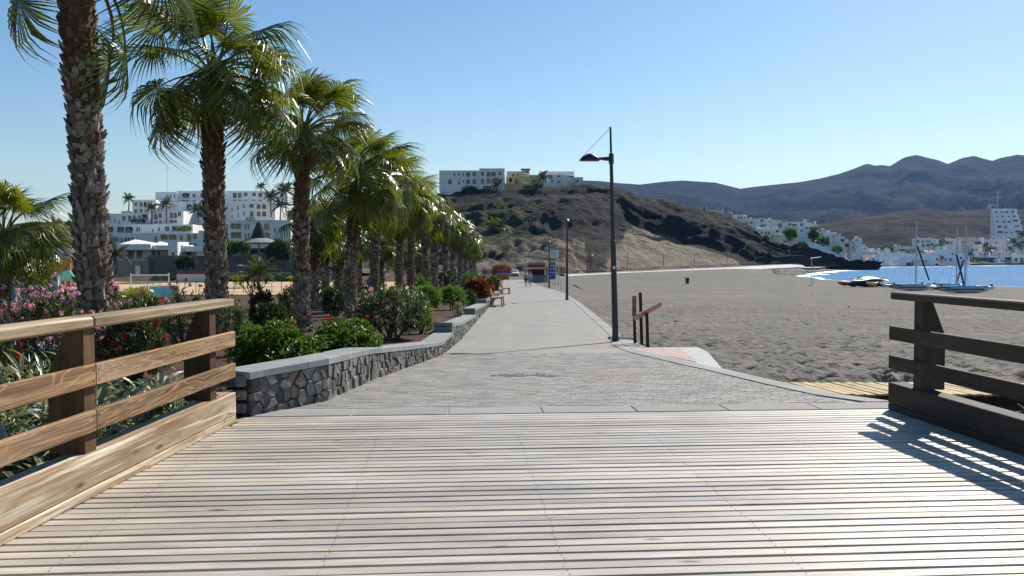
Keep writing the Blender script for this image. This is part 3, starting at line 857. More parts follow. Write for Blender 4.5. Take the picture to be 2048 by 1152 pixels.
# mortar core
ys = list(np.arange(8.6, 19.0, 0.3)) + [18.999]
def wall_core(ys, mbx, drop=0.075, inset=0.03):
    vs, fs = [], []
    for y in ys:
        nx_, ny_ = inner_off(max(y, 8.75))
        t = top_at(y) - drop
        for (o, z) in ((inset, pz(y) - 0.3), (inset, t), (TH - 0.02, t), (TH - 0.02, pz(y) - 0.5)):
            vs.append((xl(y) + nx_ * o, y + ny_ * o, z))
    for i in range(len(ys) - 1):
        for k_ in range(3): fs.append((i * 4 + k_, (i + 1) * 4 + k_, (i + 1) * 4 + k_ + 1, i * 4 + k_ + 1))
    fs += [(0, 1, 2, 3), tuple((len(ys) - 1) * 4 + q for q in (3, 2, 1, 0))]
    mbx.add(vs, fs)
mb = MB(); wall_core(ys, mb)
for a, h0, b, h1 in SEG: wall_core(list(np.arange(a, b, 1.0)) + [b - 0.001], mb)
mb.build('mortar_core', MT['mortar'], wall, org=W0)

def clip_poly(poly, mx, my, nx_, ny_):
    out = []
    for i in range(len(poly)):
        p, q = poly[i], poly[(i + 1) % len(poly)]
        dp = (p[0] - mx) * nx_ + (p[1] - my) * ny_; dq = (q[0] - mx) * nx_ + (q[1] - my) * ny_
        if dp <= 0: out.append(p)
        if dp * dq < 0:
            t = dp / (dp - dq); out.append((p[0] + (q[0] - p[0]) * t, p[1] + (q[1] - p[1]) * t))
    return out
def voronoi_cells(x0, x1, h, cw, ch, rng):
    seeds = []
    nh = max(1, int(round(h / ch))); xx = x0
    while xx < x1:
        w_ = cw * rng.choice([0.45, 0.7, 1.0, 1.0, 1.35, 1.7])
        k_ = rng.choice([nh, nh, nh + 1, nh + 2]) if w_ < cw else rng.choice([max(1, nh - 1), nh, nh])
        for j in range(k_):
            seeds.append((xx + w_ * rng.uniform(0.3, 0.7), (j + rng.uniform(0.1, 0.9)) * h / k_))
        xx += w_
    cells = []
    for s in seeds:
        poly = [(max(x0, s[0] - 0.5), 0.0), (min(x1, s[0] + 0.5), 0.0), (min(x1, s[0] + 0.5), h), (max(x0, s[0] - 0.5), h)]
        for q in seeds:
            if q is s or abs(q[0] - s[0]) > 0.7: continue
            poly = clip_poly(poly, (s[0] + q[0]) / 2, (s[1] + q[1]) / 2, q[0] - s[0], q[1] - s[1])
            if len(poly) < 3: break
        if len(poly) >= 3: cells.append((s, poly))
    return cells
# arc-length parametrisation of the wall front
yy = np.arange(8.6, 72.01, 0.02)
sx = np.array([xl(v) for v in yy])
arc = np.concatenate([[0], np.cumsum(np.hypot(np.diff(sx), np.diff(yy)))])
def front(s, out, zz):
    y = float(np.interp(s, arc, yy)); nx_, ny_ = inner_off(max(y, 8.75))
    return (xl(y) - nx_ * out, y - ny_ * out, zz)
def stone_geo(mbx, s, poly, rng, H, hs):
    cx = sum(p[0] for p in poly) / len(poly); cy = sum(p[1] for p in poly) / len(poly)
    rings = []
    for (shr, out) in ((0.97, -0.035), (0.955, rng.uniform(-0.005, 0.012)), (0.80, rng.uniform(0.01, 0.042))):
        ring = []
        for p in poly:
            q = (cx + (p[0] - cx) * shr + rng.uniform(-.009, .009), cy + (p[1] - cy) * shr + rng.uniform(-.009, .009))
            y = float(np.interp(q[0], arc, yy)); zb = pz(y) - 0.02
            zz = zb + (q[1] / H) * (top_at(y) - 0.075 - zb)
            ring.append(front(q[0], out + rng.uniform(-.004, .004), zz))
        rings.append(ring)
    n_ = len(poly); vs = sum(rings, []); fs = [tuple(range(2 * n_, 3 * n_))]
    for r_ in range(2):
        for i in range(n_): fs.append((r_ * n_ + i, r_ * n_ + (i + 1) % n_, (r_ + 1) * n_ + (i + 1) % n_, (r_ + 1) * n_ + i))
    mbx.add(vs, fs)
rng = random.Random(5)
s_near = float(np.interp(19.0, yy, arc)); s_end = float(arc[-1])
cnt = 0; rest = MB()
for (a, b, cw, ch) in ((0.02, s_near, 0.108, 0.165), (s_near, s_end, 0.3, 0.2)):
    for s, poly in voronoi_cells(a, b, 0.42, cw, ch, rng):
        if cnt < 280 and b == s_near or cnt < 290:
            one = MB(); stone_geo(one, s, poly, rng, 0.42, s)
            o = one.build('stone', MT['stone'], wall, org=tuple(one.v[0])); o.location = Vector(one.v[0]) - W0; cnt += 1
        else: stone_geo(rest, s, poly, rng, 0.42, s)
# the wall's end face towards the deck
for i in range(3):
    for j in range(3):
        one = MB()
        x = xl(8.62) - 0.03 - i * 0.13 - 0.06; z = 0.03 + j * 0.14
        one.bevbox(x - 0.058 + rng.uniform(-.01, .01), x + 0.055, 8.585 + rng.uniform(-.02, .01), 8.66, z + rng.uniform(-.01, .01), z + 0.12 + rng.uniform(-.02, .015), 0.015)
        o = one.build('stone', MT['stone'], wall, org=W0)
rest.build('stone', MT['stone'], wall, org=W0, kind='stuff')
# capstones
def cap_piece(ya, yb, name='capstone', t=0.075, over=0.035, mat='cap', lift=0.0):
    vs, fs = [], []
    k_ = 4
    for i in range(k_ + 1):
        y = ya + (yb - ya) * i / k_
        nx_, ny_ = inner_off(max(y, 8.75)); z = top_at(min(max(y, 8.6), yb - 0.001)) + lift
        e = 0.006
        for (o, zz) in ((-over, z - t), (-over, z - e), (-over + e, z), (TH + over - e, z), (TH + over, z - e), (TH + over, z - t)):
            vs.append((xl(y) + nx_ * o, y + ny_ * o, zz))
    for i in range(k_):
        for q in range(6): fs.append((i * 6 + q, (i + 1) * 6 + q, (i + 1) * 6 + (q + 1) % 6, i * 6 + (q + 1) % 6))
    fs += [tuple(range(6)), tuple(k_ * 6 + q for q in range(5, -1, -1))]
    MB().add(vs, fs).build(name, MT[mat], wall, org=W0)
yb = [8.56, 9.35, 10.6, 11.9, 13.2, 14.6, 15.9, 17.3, 18.99]
for a, b in zip(yb[:-1], yb[1:]): cap_piece(a + 0.003, b - 0.003)
for a, h0, b, h1 in SEG:
    k_ = int((b - a) / 1.6)
    for i in range(k_):
        cap_piece(a + (b - a) * i / k_ + 0.004, a + (b - a) * (i + 1) / k_ - 0.004, t=0.09)
    # the dark stepped end block
    nx_, ny_ = inner_off(a); x1 = xl(a) + nx_ * -0.036; x0 = xl(a) + nx_ * (TH + 0.036)
    z1 = pz(a) + h0 - 0.092
    MB().bevbox(x0, x1, a - 0.03, a + 0.3, z1 - 0.3, z1, 0.006).build('end_block', MT['block'], wall, org=W0)

# ------------------------------------------------------------------ railings
def board(name, p0, p1, h, th, mat, parent, bev=0.006, zc=None, out=0.0):
    """a board from p0 to p1 (their mid-height, inner face), object X along the board so the grain follows it"""
    p0, p1 = Vector(p0), Vector(p1)
    d = p1 - p0; L = d.length
    me = MB().bevbox(0, L, -th / 2, th / 2, -h / 2, h / 2, bev).mesh(name, MT[mat])
    rz = math.atan2(d.y, d.x)
    return link(name, me, parent, p0, (0, -math.asin(d.z / L), rz))
BOLT = MB().ball((0, 0, 0), 0.006, 6, 4).mesh('bolt', MT['black_metal'])
def railing(label, base0, base1, side, posts, mats, joints, L_total, tp=1.25):
    """base0: near end of the beam's inner face on the deck, base1: far end; side -1 = left of the deck"""
    base0, base1 = Vector(base0), Vector(base1)
    d = (base1 - base0).normalized(); L = (base1 - base0).length
    nrm = Vector((-d.y, d.x, 0)) if side < 0 else Vector((d.y, -d.x, 0))      # away from the deck
    t = thing('wooden_railing', label, 'railing', base1)
    o = -Vector(base1)
    P = lambda s, out, z: base0 + d * s + nrm * out + Vector((0, 0, z)) + o
    board('beam', P(0, 0.1, 0.187), P(L, 0.1, 0.187), 0.226, 0.2, mats[0], t, 0.008)
    board('base_board', P(0, 0.098, 0.036), P(L - 0.01, 0.098, 0.036), 0.07, 0.2, mats[0], t, 0.006)
    bounds = [0.0] + joints + [L]
    for (zc, h) in ((0.845, 0.15), (0.525, 0.148)):
        for a, b in zip(bounds[:-1], bounds[1:]):
            board('rail_board', P(a + 0.002, 0.022, zc), P(b - 0.002, 0.022, zc), h, 0.045, mats[1], t)
    for a, b in zip(bounds[:-1], bounds[1:]):
        board('top_rail', P(a + 0.0015, 0.105, tp - 0.04), P(b - 0.0015, 0.105, tp - 0.04), 0.08, 0.2, mats[2], t, 0.014)
    for s in posts:
        # the post: a thick plank standing across the rail, its outer top corner cut off slantwise
        n_ = 0.047; w = 0.255
        prof = [(n_, 0.3), (n_ + w, 0.3), (n_ + w, 0.86), (n_ + 0.115, tp - 0.081), (n_, tp - 0.081)]
        vs = []
        for q in (s - 0.07, s + 0.07):
            for (out, z) in prof: vs.append(P(q, out, z))
        fs = [(0, 1, 2, 3, 4), (9, 8, 7, 6, 5)] + [(i, (i + 1) % 5, 5 + (i + 1) % 5, 5 + i) for i in range(5)]
        # object X upright so the grain runs up the post
        c = P(s, n_, 0.3)
        Mx = Matrix(((0, 0, 1), (0, 1, 0), (-1, 0, 0)))
        vv = [Mx @ (Vector(v_) - c) for v_ in vs]
        Mi = Mx.inverted().to_euler()
        link('post', MB().add(vv, fs).mesh('post', MT[mats[3]]), t, c, Mi)
        for zc in (0.845, 0.525):
            for dz in (-0.04, 0.035):
                for ds in (-0.035, 0.035):
                    link('bolt', BOLT, t, P(s + ds, -0.0015, zc + dz))
    return t
railing('brown stained timber railing on the left edge of the deck', (-3.16, -1.2, 0), (-2.80, 8.33, 0), -1,
        [2.5, 4.7, 6.93, 9.08], ('beam', 'rail', 'rail_cap', 'post'), [2.5, 6.93], 0)
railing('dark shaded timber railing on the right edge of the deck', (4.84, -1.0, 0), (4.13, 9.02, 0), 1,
        [1.0, 3.3, 5.5, 7.5, 9.56], ('shaded_rail', 'shaded_rail', 'shaded_rail', 'shaded_rail'), [3.3, 7.5], 0, tp=1.29)
# ================================================================== PALMS
def frond_mesh(name, n=32, pet=0.85, rad=0.98, spread=R(150), droop=0.5, seed=0, low=False, blow=0.0, mats=None):
    """a fan frond in local space: stalk from the origin along +Y, upper side +Z"""
    rng = random.Random(seed)
    mb = MB()
    # stalk, arching
    k = 6
    def stalk(t): return Vector((0.03 * math.sin(t * 2 + seed), pet * t, 0.08 * math.sin(t * math.pi) - droop * 0.16 * t * t))
    pts = [stalk(i / k) for i in range(k + 1)]
    mb.tube(pts, [0.024 - 0.012 * i / k for i in range(k + 1)], 4, 1, False)
    hub = pts[-1]; dirv = (pts[-1] - pts[-2]).normalized()
    pitch = math.asin(max(-1, min(1, dirv.z)))
    stations = [0.02, 0.3, 0.56, 0.78, 1.0] if not low else [0.02, 0.5, 1.0]
    step = 2 * spread / n
    rows_all = []
    for i in range(n):
        a = -spread + step * (i + 0.5)
        c = abs(a) / spread
        r_i = rad * (1.0 - 0.42 * c ** 1.6) * rng.uniform(0.92, 1.06)
        dr = droop * rng.uniform(0.75, 1.3)
        tw = rng.uniform(-0.25, 0.25)
        split = rng.uniform(0.42, 0.58)
        vs = []
        for sidx, st in enumerate(stations):
            r = r_i * st
            half = step * 0.47 * r if st <= split else step * 0.42 * r_i * split * max(0.05, (1 - st) / (1 - split)) ** 0.9
            # costapalmate: the middle of the blade arches, the free tips hang
            fall = -dr * 0.17 * r * r - (max(0, st - split) ** 1.8) * dr * 1.25 * r_i
            fall += -0.14 * abs(math.sin(a)) * r          # sides fold down
            lat = blow * max(0, st - 0.3) ** 1.5 * r_i
            aa = a + tw * max(0, st - split) * 0.7
            cx, cy = math.sin(aa) * r, math.cos(aa) * r
            shrink = 1.0 / (1 + 0.25 * dr * max(0, st - split) * 2)
            cx *= shrink; cy *= shrink
            px, py = math.cos(aa), -math.sin(aa)
            ridge = half * 0.45
            for q, hh in ((-1, 0.0), (0, ridge), (1, 0.0)):
                vs.append(Vector((cx + px * half * q + lat, cy + py * half * q, fall + hh)))
        cp_, sp_ = math.cos(pitch), math.sin(pitch)
        vs = [hub + Vector((v.x, v.y * cp_ - v.z * sp_, v.y * sp_ + v.z * cp_)) for v in vs]
        fs = []
        for s_ in range(len(stations) - 1):
            for q in range(2):
                fs.append((s_ * 3 + q, s_ * 3 + q + 1, (s_ + 1) * 3 + q + 1, (s_ + 1) * 3 + q))
        mb.add(vs, fs, 0)
    return mb.mesh(name, mats or [MT['frond'], MT['petiole']])
FR = [frond_mesh('frond', 42, 0.86 + 0.1 * (i % 3), 0.95 + 0.05 * (i % 2), R(128 + 8 * (i % 4)), 0.38 + 0.2 * (i % 4), i + 1, blow=0.2) for i in range(8)]
FR_OLD = [frond_mesh('frond', 40, 0.8 + 0.1 * (i % 3), 0.95, R(125 + 8 * i), 0.95 + 0.18 * i, 40 + i, blow=0.16) for i in range(4)]
FR_LOW = [frond_mesh('frond', 20, 0.84, 0.95, R(135), 0.35 + 0.15 * i, 60 + i, True, blow=0.15) for i in range(5)]
FR_DRY = [frond_mesh('dry_frond', 20, 0.55, 0.85, R(100), 1.7, 80 + i, mats=[MT['dry_frond'], MT['dry_frond']]) for i in range(2)]

def boot_mesh(name, seed, mat):
    rng = random.Random(seed)
    w0, w1, h, o = 0.075 * rng.uniform(.85, 1.2), 0.042 * rng.uniform(.7, 1.3), 0.16 * rng.uniform(.85, 1.25), 0.05 * rng.uniform(.7, 1.6)
    j = lambda: rng.uniform(-.012, .012)
    # local: X outward, Y sideways, Z up
    vs = [(0.0, -w0, 0), (0.022, -w0 * .3, 0), (0.022, w0 * .3, 0), (0.0, w0, 0),
          (o * .45 + .01, -w1 * 1.3 + j(), h * .55), (o * .55 + .03, 0 + j(), h * .5), (o * .45 + .01, w1 * 1.3 + j(), h * .55),
          (o + j(), -w1 + j(), h + j()), (o + .018, j(), h * 1.03 + j()), (o + j(), w1 + j(), h + j()),
          (0.0, -w1, h * .5), (0.0, w1, h * .5), (o - .02, 0, h * .93)]
    fs = [(0, 1, 5, 4), (1, 2, 5), (2, 3, 6, 5), (4, 5, 8, 7), (5, 6, 9, 8), (0, 4, 10), (3, 11, 6), (4, 7, 12, 10), (6, 11, 12, 9), (7, 8, 12), (8, 9, 12)]
    return MB().add(vs, fs).mesh(name, mat)
BOOT_G = [boot_mesh('leaf_base', i, MT['boot_grey']) for i in range(6)]
BOOT_B = [boot_mesh('leaf_base', 20 + i, MT['boot_brown']) for i in range(6)]
def mesh_vf(me):
    return [tuple(v.co) for v in me.vertices], [tuple(p.vertices) for p in me.polygons]
BOOT_VF = [mesh_vf(m) for m in BOOT_G]

def fan_palm(label, x, y, z0, h, r0, r1, nf, seed, parts=False, low=False, lean=(0, 0), crown=1.0, group='fan palms along the promenade', brown_from=0.55, dry=3, rowstep=0.088, bias=(0.4, -0.05), rows_per=None, extra=(), elmin=-30):
    rng = random.Random(seed)
    t = thing('fan_palm', label, 'palm tree', (x, y, z0), 0, group)
    def axis(s):
        return Vector((lean[0] * s + 0.06 * math.sin(s * 3 + seed), lean[1] * s + 0.05 * math.sin(s * 2.3 + seed * 2), h * s))
    def radius(s):
        return (r0 + (r1 - r0) * min(1, s * 1.15)) * (1 + 0.05 * math.sin(s * 9 + seed) + 0.35 * max(0, 0.06 - s) / 0.06) * (1.0 if s < .9 else 1.0 - .25 * (s - .9) / .1)
    k = 26
    mb = MB(); mb.tube([axis(i / k) for i in range(k + 1)], [radius(i / k) * 0.93 for i in range(k + 1)], 14 if not low else 8)
    mb.build('trunk', MT['trunk'], t, smooth=True)
    # leaf bases in a spiral
    spots = []
    if low:
        nrow = int(h / 0.22); per = 7; sc = 1.75 * (r0 / 0.22)
    else:
        nrow = int(h / rowstep); per = rows_per or 13; sc = 0.74 * (r0 / 0.24)
    for i in range(nrow):
        s = (i + 0.3) / nrow
        for j in range(per):
            a = 2 * math.pi * (j + 0.5 * (i % 2) + rng.uniform(-.22, .22)) / per + i * 0.21
            spots.append((s + rng.uniform(-.3, .3) / nrow, a, sc * rng.uniform(0.75, 1.25) * (1.35 if rng.random() < 0.05 else 1)))
    joined = MB(); joined_b = MB()
    order = list(range(len(spots)))
    if parts:
        # the bases one can pick out from the deck are single objects
        order.sort(key=lambda i: -math.cos(spots[i][1] - math.atan2(-y, -x)))
    single = set(order[:295]) if parts else set()
    for i, (s, a, sc_) in enumerate(spots):
        p = axis(s); r = radius(s) * 0.92
        ca, sa = math.cos(a), math.sin(a)
        tilt = rng.uniform(-0.12, 0.3)
        brown = s > brown_from + rng.uniform(-.18, .18)
        Mx = Matrix.Translation(p + Vector((ca * r, sa * r, 0))) @ Matrix.Rotation(a, 4, 'Z') @ Matrix.Rotation(tilt, 4, 'Y') @ Matrix.Rotation(rng.uniform(-.35, .35), 4, 'X') @ Matrix.Scale(sc_, 4)
        if i in single:
            o = link('leaf_base', rng.choice(BOOT_B if brown else BOOT_G), t); o.matrix_local = Mx
        else:
            vf = rng.choice(BOOT_VF)
            (joined_b if brown else joined).add([Mx @ Vector(v) for v in vf[0]], vf[1])
    for jb, mm in ((joined, 'boot_grey'), (joined_b, 'boot_brown')):
        if jb.v: jb.build('leaf_base', MT[mm], t, kind='stuff')
    top = axis(1.0)
    for i in range(nf):
        f = (i + 0.5) / nf                       # 0 youngest, 1 oldest
        az = i * 2.39996 + seed + rng.uniform(-.25, .25)
        el = R(80) - (R(80) - R(elmin)) * f ** 0.9 + rng.uniform(-.12, .12)
        dv = Vector((math.cos(az) * math.cos(el) + bias[0] * 0.6, math.sin(az) * math.cos(el) + bias[1], math.sin(el))).normalized()
        if low: me = rng.choice(FR_LOW)
        elif f > 0.72: me = rng.choice(FR_OLD)
        else: me = rng.choice(FR)
        yv = dv
        xv = yv.cross(Vector((0, 0, 1)))
        if xv.length < 0.05: xv = Vector((1, 0, 0))
        xv.normalize(); zv = xv.cross(yv)
        roll = rng.uniform(-.8, .8)
        sc_ = crown * rng.uniform(0.88, 1.1) * (0.7 if f < 0.08 else 1.0)
        Mx = Matrix.Translation(top + dv * 0.05 + Vector((0, 0, -0.2 * f * crown))) @ Matrix((xv, yv, zv)).transposed().to_4x4() @ Matrix.Rotation(roll, 4, 'Y') @ Matrix.Scale(sc_, 4)
        o = link('frond', me, t); o.matrix_local = Mx
    for (ex, ey, ez, roll, mi_, sc_, nar, ox, oz) in extra:
        dv = Vector((ex, ey, ez)).normalized(); xv = dv.cross(Vector((0, 0, 1))).normalized(); zv = xv.cross(dv)
        o = link('frond', (FR_OLD + FR)[mi_], t)
        o.matrix_local = Matrix.Translation(top + dv * .05 + Vector((ox, 0, oz))) @ Matrix((xv, dv, zv)).transposed().to_4x4() @ Matrix.Rotation(roll, 4, 'Y') @ Matrix.Scale(sc_, 4) @ Matrix.Diagonal((nar, 1, 1, 1))
    for i in range(dry):
        az = i * 2.1 + seed * 1.3
        dv = Vector((math.cos(az) * 0.5, math.sin(az) * 0.5, -0.85)).normalized()
        xv = dv.cross(Vector((0, 0, 1))).normalized(); zv = xv.cross(dv)
        o = link('dry_frond', FR_DRY[i % 2], t)
        o.matrix_local = Matrix.Translation(top + Vector((0, 0, -0.2))) @ Matrix((xv, dv, zv)).transposed().to_4x4() @ Matrix.Scale(crown * 0.8, 4)
    return t

# the row beside the promenade, from the deck onwards
fan_palm('nearest and thickest fan palm, crown above the picture, trunk behind the left railing', at(181, 640, 12.3).x, 12.3, -0.15, 7.0, 0.225, 0.215, 26, 1, True, lean=(-0.12, 0), crown=1.05, brown_from=0.62, bias=(0.2, -0.1), elmin=18, extra=((.95, -.35, -.22, .2, 0, 1.4, 1, 0, -.1), (.9, -.3, -.42, -.5, 1, 1.45, .9, .1, -.2), (.85, .1, -.5, .4, 5, 1.35, .9, .1, -.2), (.25, .12, -.95, .1, 5, 1.25, .55, .3, -1.0), (.38, .2, -.9, .5, 6, 1.2, .5, .28, -.85), (-.7, .15, -.68, 0, 1, 1.2, .55, -.2, -.45), (.9, .1, .05, 0, 6, 1.3, 1, 0, 0)))
fan_palm('second fan palm from the deck, tall trunk behind the end of the left railing', at(431, 640, 16).x, 16, -0.15, 5.4, 0.205, 0.165, 33, 2, True, lean=(0.07, 0), crown=1.08, brown_from=0.5, elmin=-20, extra=((-.8, -.3, -.45, .2, 1, 1.1, 1, 0, 0), (-.9, .1, -.2, -.2, 0, 1.15, 1, 0, 0), (.7, -.3, -.5, 0, 2, 1.1, 1, 0, 0)))
fan_palm('third fan palm from the deck, trunk rising from the broad-leaved hibiscus', at(604, 640, 20).x, 20, -0.12, 4.95, 0.195, 0.15, 34, 3, True, lean=(0.1, 0), crown=1.08, elmin=-20, brown_from=0.45)
fan_palm('fourth fan palm from the deck, between hibiscus and the big dark oleander', at(704, 640, 26).x, 26, -0.3, 4.55, 0.185, 0.15, 42, 4, True, lean=(0.12, 0), elmin=-26, crown=1.2, brown_from=0.5)
row = [(33, 749, 5.6), (39, 801, 5.6), (44, 822, 5.9), (52, 850, 6.1), (58, 868, 6.2), (67, 893, 6.4), (75, 908, 6.2), (84, 921, 6.0), (93, 931, 5.7), (103, 940, 5.5), (114, 948, 5.4)]
names = ['fifth', 'sixth', 'seventh', 'eighth', 'ninth', 'tenth', 'eleventh', 'twelfth', 'thirteenth', 'fourteenth', 'last and farthest']
for i, (Y_, u, h) in enumerate(row):
    lowq = Y_ > 48
    fan_palm('%s fan palm of the row along the promenade wall' % names[i], at(u, 600, Y_).x, Y_, garden_z(-5, Y_), h - 0.6, 0.2, 0.165, 40 if not lowq else 36, 10 + i, False, lowq, lean=(random.uniform(-.1, .2), 0), crown=1.15 if not lowq else 1.22, elmin=-48, dry=3, brown_from=0.6, rowstep=0.14, rows_per=9)
# second row farther left, trunks in shade
row2 = [(38, 628), (43, 652), (48, 680), (54, 716), (61, 760), (70, 800), (80, 838)]
names2 = ['nearest', 'second', 'third', 'fourth', 'fifth', 'sixth', 'farthest']
for i, (Y_, u) in enumerate(row2):
    fan_palm('%s fan palm of the shaded back row behind the promenade palms' % names2[i], at(u, 600, Y_).x, Y_, garden_z(-11, Y_) - 0.1, 4.1 + 0.3 * math.sin(i * 2.2), 0.2, 0.17, 24, 40 + i, False, True, elmin=-50, crown=1.1, dry=3, group='fan palms of the back row')
fan_palm('short fan palm with full crown at the left edge behind pink oleander', at(8, 560, 19).x, 19, -0.35, 2.55, 0.16, 0.14, 34, 60, False, False, crown=0.95, dry=1, group=None, rowstep=0.14)
fan_palm('low stemless fan palm between the nearest two palm trunks', at(256, 590, 19).x, 19, -0.3, 0.75, 0.12, 0.1, 20, 61, False, False, crown=0.58, dry=0, group=None, rowstep=0.2)

# ================================================================== BUSHES
def leaf_geo(mb, p, d, up, L, w, mi=0, curl=0.25, seg=2):
    """a folded leaf from p along d"""
    s = d.cross(up)
    if s.length < 1e-4: s = Vector((1, 0, 0))
    s.normalize(); n = s.cross(d)
    base = len(mb.v)
    m1 = p + d * (L * 0.45) - n * (curl * L * 0.12); tip = p + d * L * (1 - curl * 0.15) - n * (curl * L * 0.45)
    fold = w * 0.25
    mb.v.extend([tuple(p), tuple(m1 - s * (w / 2) + n * fold), tuple(m1), tuple(m1 + s * (w / 2) + n * fold), tuple(tip)])
    mb.f.extend([(base, base + 1, base + 2), (base, base + 2, base + 3), (base + 1, base + 4, base + 2), (base + 2, base + 4, base + 3)])
    mb.m.extend([mi] * 4)

def rand_dir(rng, up=0.0):
    z = rng.uniform(-1, 1); a = rng.uniform(0, 2 * math.pi); r = math.sqrt(1 - z * z)
    return Vector((r * math.cos(a), r * math.sin(a), z + up)).normalized()

CLUSTERS = {}
def cluster_set(flower):
    if flower.name in CLUSTERS: return CLUSTERS[flower.name]
    out = []
    for v in range(6):
        rng = random.Random(700 + v); fb = MB(); fl_r = 0.045
        for q in range(4 + v % 4):
            nrm = rand_dir(rng); c = nrm * fl_r * rng.uniform(.5, 1.1)
            s = nrm.cross(Vector((0.3, 0.2, 1))).normalized(); u_ = nrm.cross(s)
            pr = fl_r * rng.uniform(.6, .95); a0 = rng.uniform(0, 6)
            vs = [c - nrm * pr * 0.35]
            for pet in range(5):
                a = a0 + pet * 1.2566
                for da, rr in ((-.5, .8), (0, 1.05), (.5, .8)):
                    vs.append(c + (s * math.cos(a + da) + u_ * math.sin(a + da)) * pr * rr)
            fb.add(vs, [(0, 1 + 3 * q_, 2 + 3 * q_, 3 + 3 * q_) for q_ in range(5)])
        out.append(fb.mesh('flower_cluster', flower))
    CLUSTERS[flower.name] = out
    return out

def crown_points(rng, n, rx, ry, h, shell=0.62, seed=0, flat=False):
    """twig tips spread unevenly through a dome of half-widths rx, ry and height h"""
    out = []
    while len(out) < n:
        d = rand_dir(rng)
        if d.z < -0.55: continue
        lump = 1.0 + 0.30 * mnoise.noise((d.x * 2.1 + seed * 7.1, d.y * 2.1, d.z * 2.1 + seed)) + 0.16 * mnoise.noise((d.x * 5.3, d.y * 5.3 + seed * 3.3, d.z * 5.3))
        q = rng.uniform(shell, 1.0) ** 0.7 * lump
        z = h * (0.5 + 0.5 * d.z * q)
        if flat: z = min(z, h * 0.92)
        taper = 0.72 + 0.28 * min(1.0, z / (0.45 * h))
        out.append((Vector((d.x * rx * q * taper, d.y * ry * q * taper, max(0.03, z))), d))
    return out

def bush(name, label, cat, x, y, z, rx, ry, h, leaf, n, L, w, seed, per=8, shell=0.6, flower=None, nfl=0, fl_r=0.05, fl_top=0.3, group=None, leaf_mix=None, stems=9, curl=0.25, up=0.25, flat=False, fl_side=None):
    rng = random.Random(seed)
    t = thing(name, label, cat, (x, y, z), 0, group)
    tips = crown_points(rng, n, rx, ry, h, shell, seed, flat)
    mb = MB()
    for p, d in tips:
        dd = (d + Vector((0, 0, 0.35))).normalized()
        for k in range(per):
            v = (dd * 0.55 + rand_dir(rng, up) * 0.9).normalized()
            leaf_geo(mb, p - dd * rng.uniform(0, L * 0.9) + rand_dir(rng) * L * 0.12, v, Vector((0, 0, 1)), L * rng.uniform(.7, 1.2), w * rng.uniform(.8, 1.2), 0 if not leaf_mix or rng.random() > leaf_mix[1] else 1, curl)
    mats = [leaf] + ([leaf_mix[0]] if leaf_mix else [])
    mb.build('foliage', mats, t)
    sb = MB()
    for i in range(stems):
        p, d = tips[rng.randrange(len(tips))]
        a = rng.uniform(0, 6.28)
        b = Vector((math.cos(a) * rx * .12, math.sin(a) * ry * .12, -0.05))
        m = Vector((p.x * .45, p.y * .45, p.z * .55))
        sb.tube([b, m, p], [0.03 * h, 0.018 * h, 0.006 * h], 5, 0, False)
    sb.build('stem', MT['bark'], t)
    if flower:
        cand = [q for q in tips if q[0].z > h * (1 - fl_top) and q[1].z > -0.2 and (fl_side is None or q[1].dot(Vector(fl_side)) > -0.1)]
        for i in range(nfl):
            p, d = cand[rng.randrange(len(cand))]
            c0 = p + d * rng.uniform(0.02, 0.07) + Vector((0, 0, rng.uniform(0, 0.05)))
            o = link('flower_cluster', rng.choice(cluster_set(flower)), t, c0, (rng.uniform(0, 6), rng.uniform(0, 6), rng.uniform(0, 6)))
            o.scale = (fl_r / 0.045 * rng.uniform(.75, 1.15),) * 3
    return t

def bush_px(name, label, cat, u, v, Y_, z, wpx, leaf, n, L, w, seed, **kw):
    """a bush whose foot stands at distance Y_, its top seen at v and its width wpx pixels wide"""
    p = at(u, v, Y_); h = p.z - z
    rx = wpx / 2 / F * Y_
    return bush(name, label, cat, p.x, Y_, z, rx, kw.pop('ry', rx * 0.9), h, leaf, n, L, w, seed, **kw)

# broad pink oleander hedge at the far left, red oleander behind the rail, dusty foreground oleanders
bush_px('oleander_bush', 'large oleander covered in pale pink flowers left of the nearest palm', 'bush', 95, 566, 10.6, -0.45, 150, MT['oleander'], 620, 0.13, 0.022, 101, flower=MT['pink'], nfl=270, fl_r=0.029, fl_top=0.46, shell=0.5, ry=0.75)
bush_px('oleander_bush', 'pink flowering oleander cut by the left edge of the picture', 'bush', -55, 570, 10.9, -0.45, 190, MT['oleander'], 520, 0.13, 0.022, 102, flower=MT['pink'], nfl=200, fl_r=0.029, fl_top=0.46, shell=0.5)
bush_px('oleander_bush', 'small crimson flowering oleander low at the left edge behind the railing', 'bush', -6, 625, 9.0, -0.5, 90, MT['dark_leaf'], 160, 0.13, 0.022, 103, flower=MT['crimson'], nfl=14, fl_r=0.034, fl_top=0.5)
bush_px('oleander_bush', 'crimson flowering oleander just right of the nearest palm trunk', 'bush', 272, 598, 11.6, -0.35, 140, MT['oleander'], 480, 0.13, 0.022, 104, flower=MT['crimson'], nfl=34, fl_r=0.032, fl_top=0.7)
bush_px('oleander_bush', 'tuft of pink oleander blossom against the lit side of the nearest trunk', 'bush', 226, 574, 12.9, -0.3, 40, MT['oleander'], 120, 0.12, 0.022, 105, flower=MT['pink'], nfl=34, fl_r=0.03, fl_top=0.4)

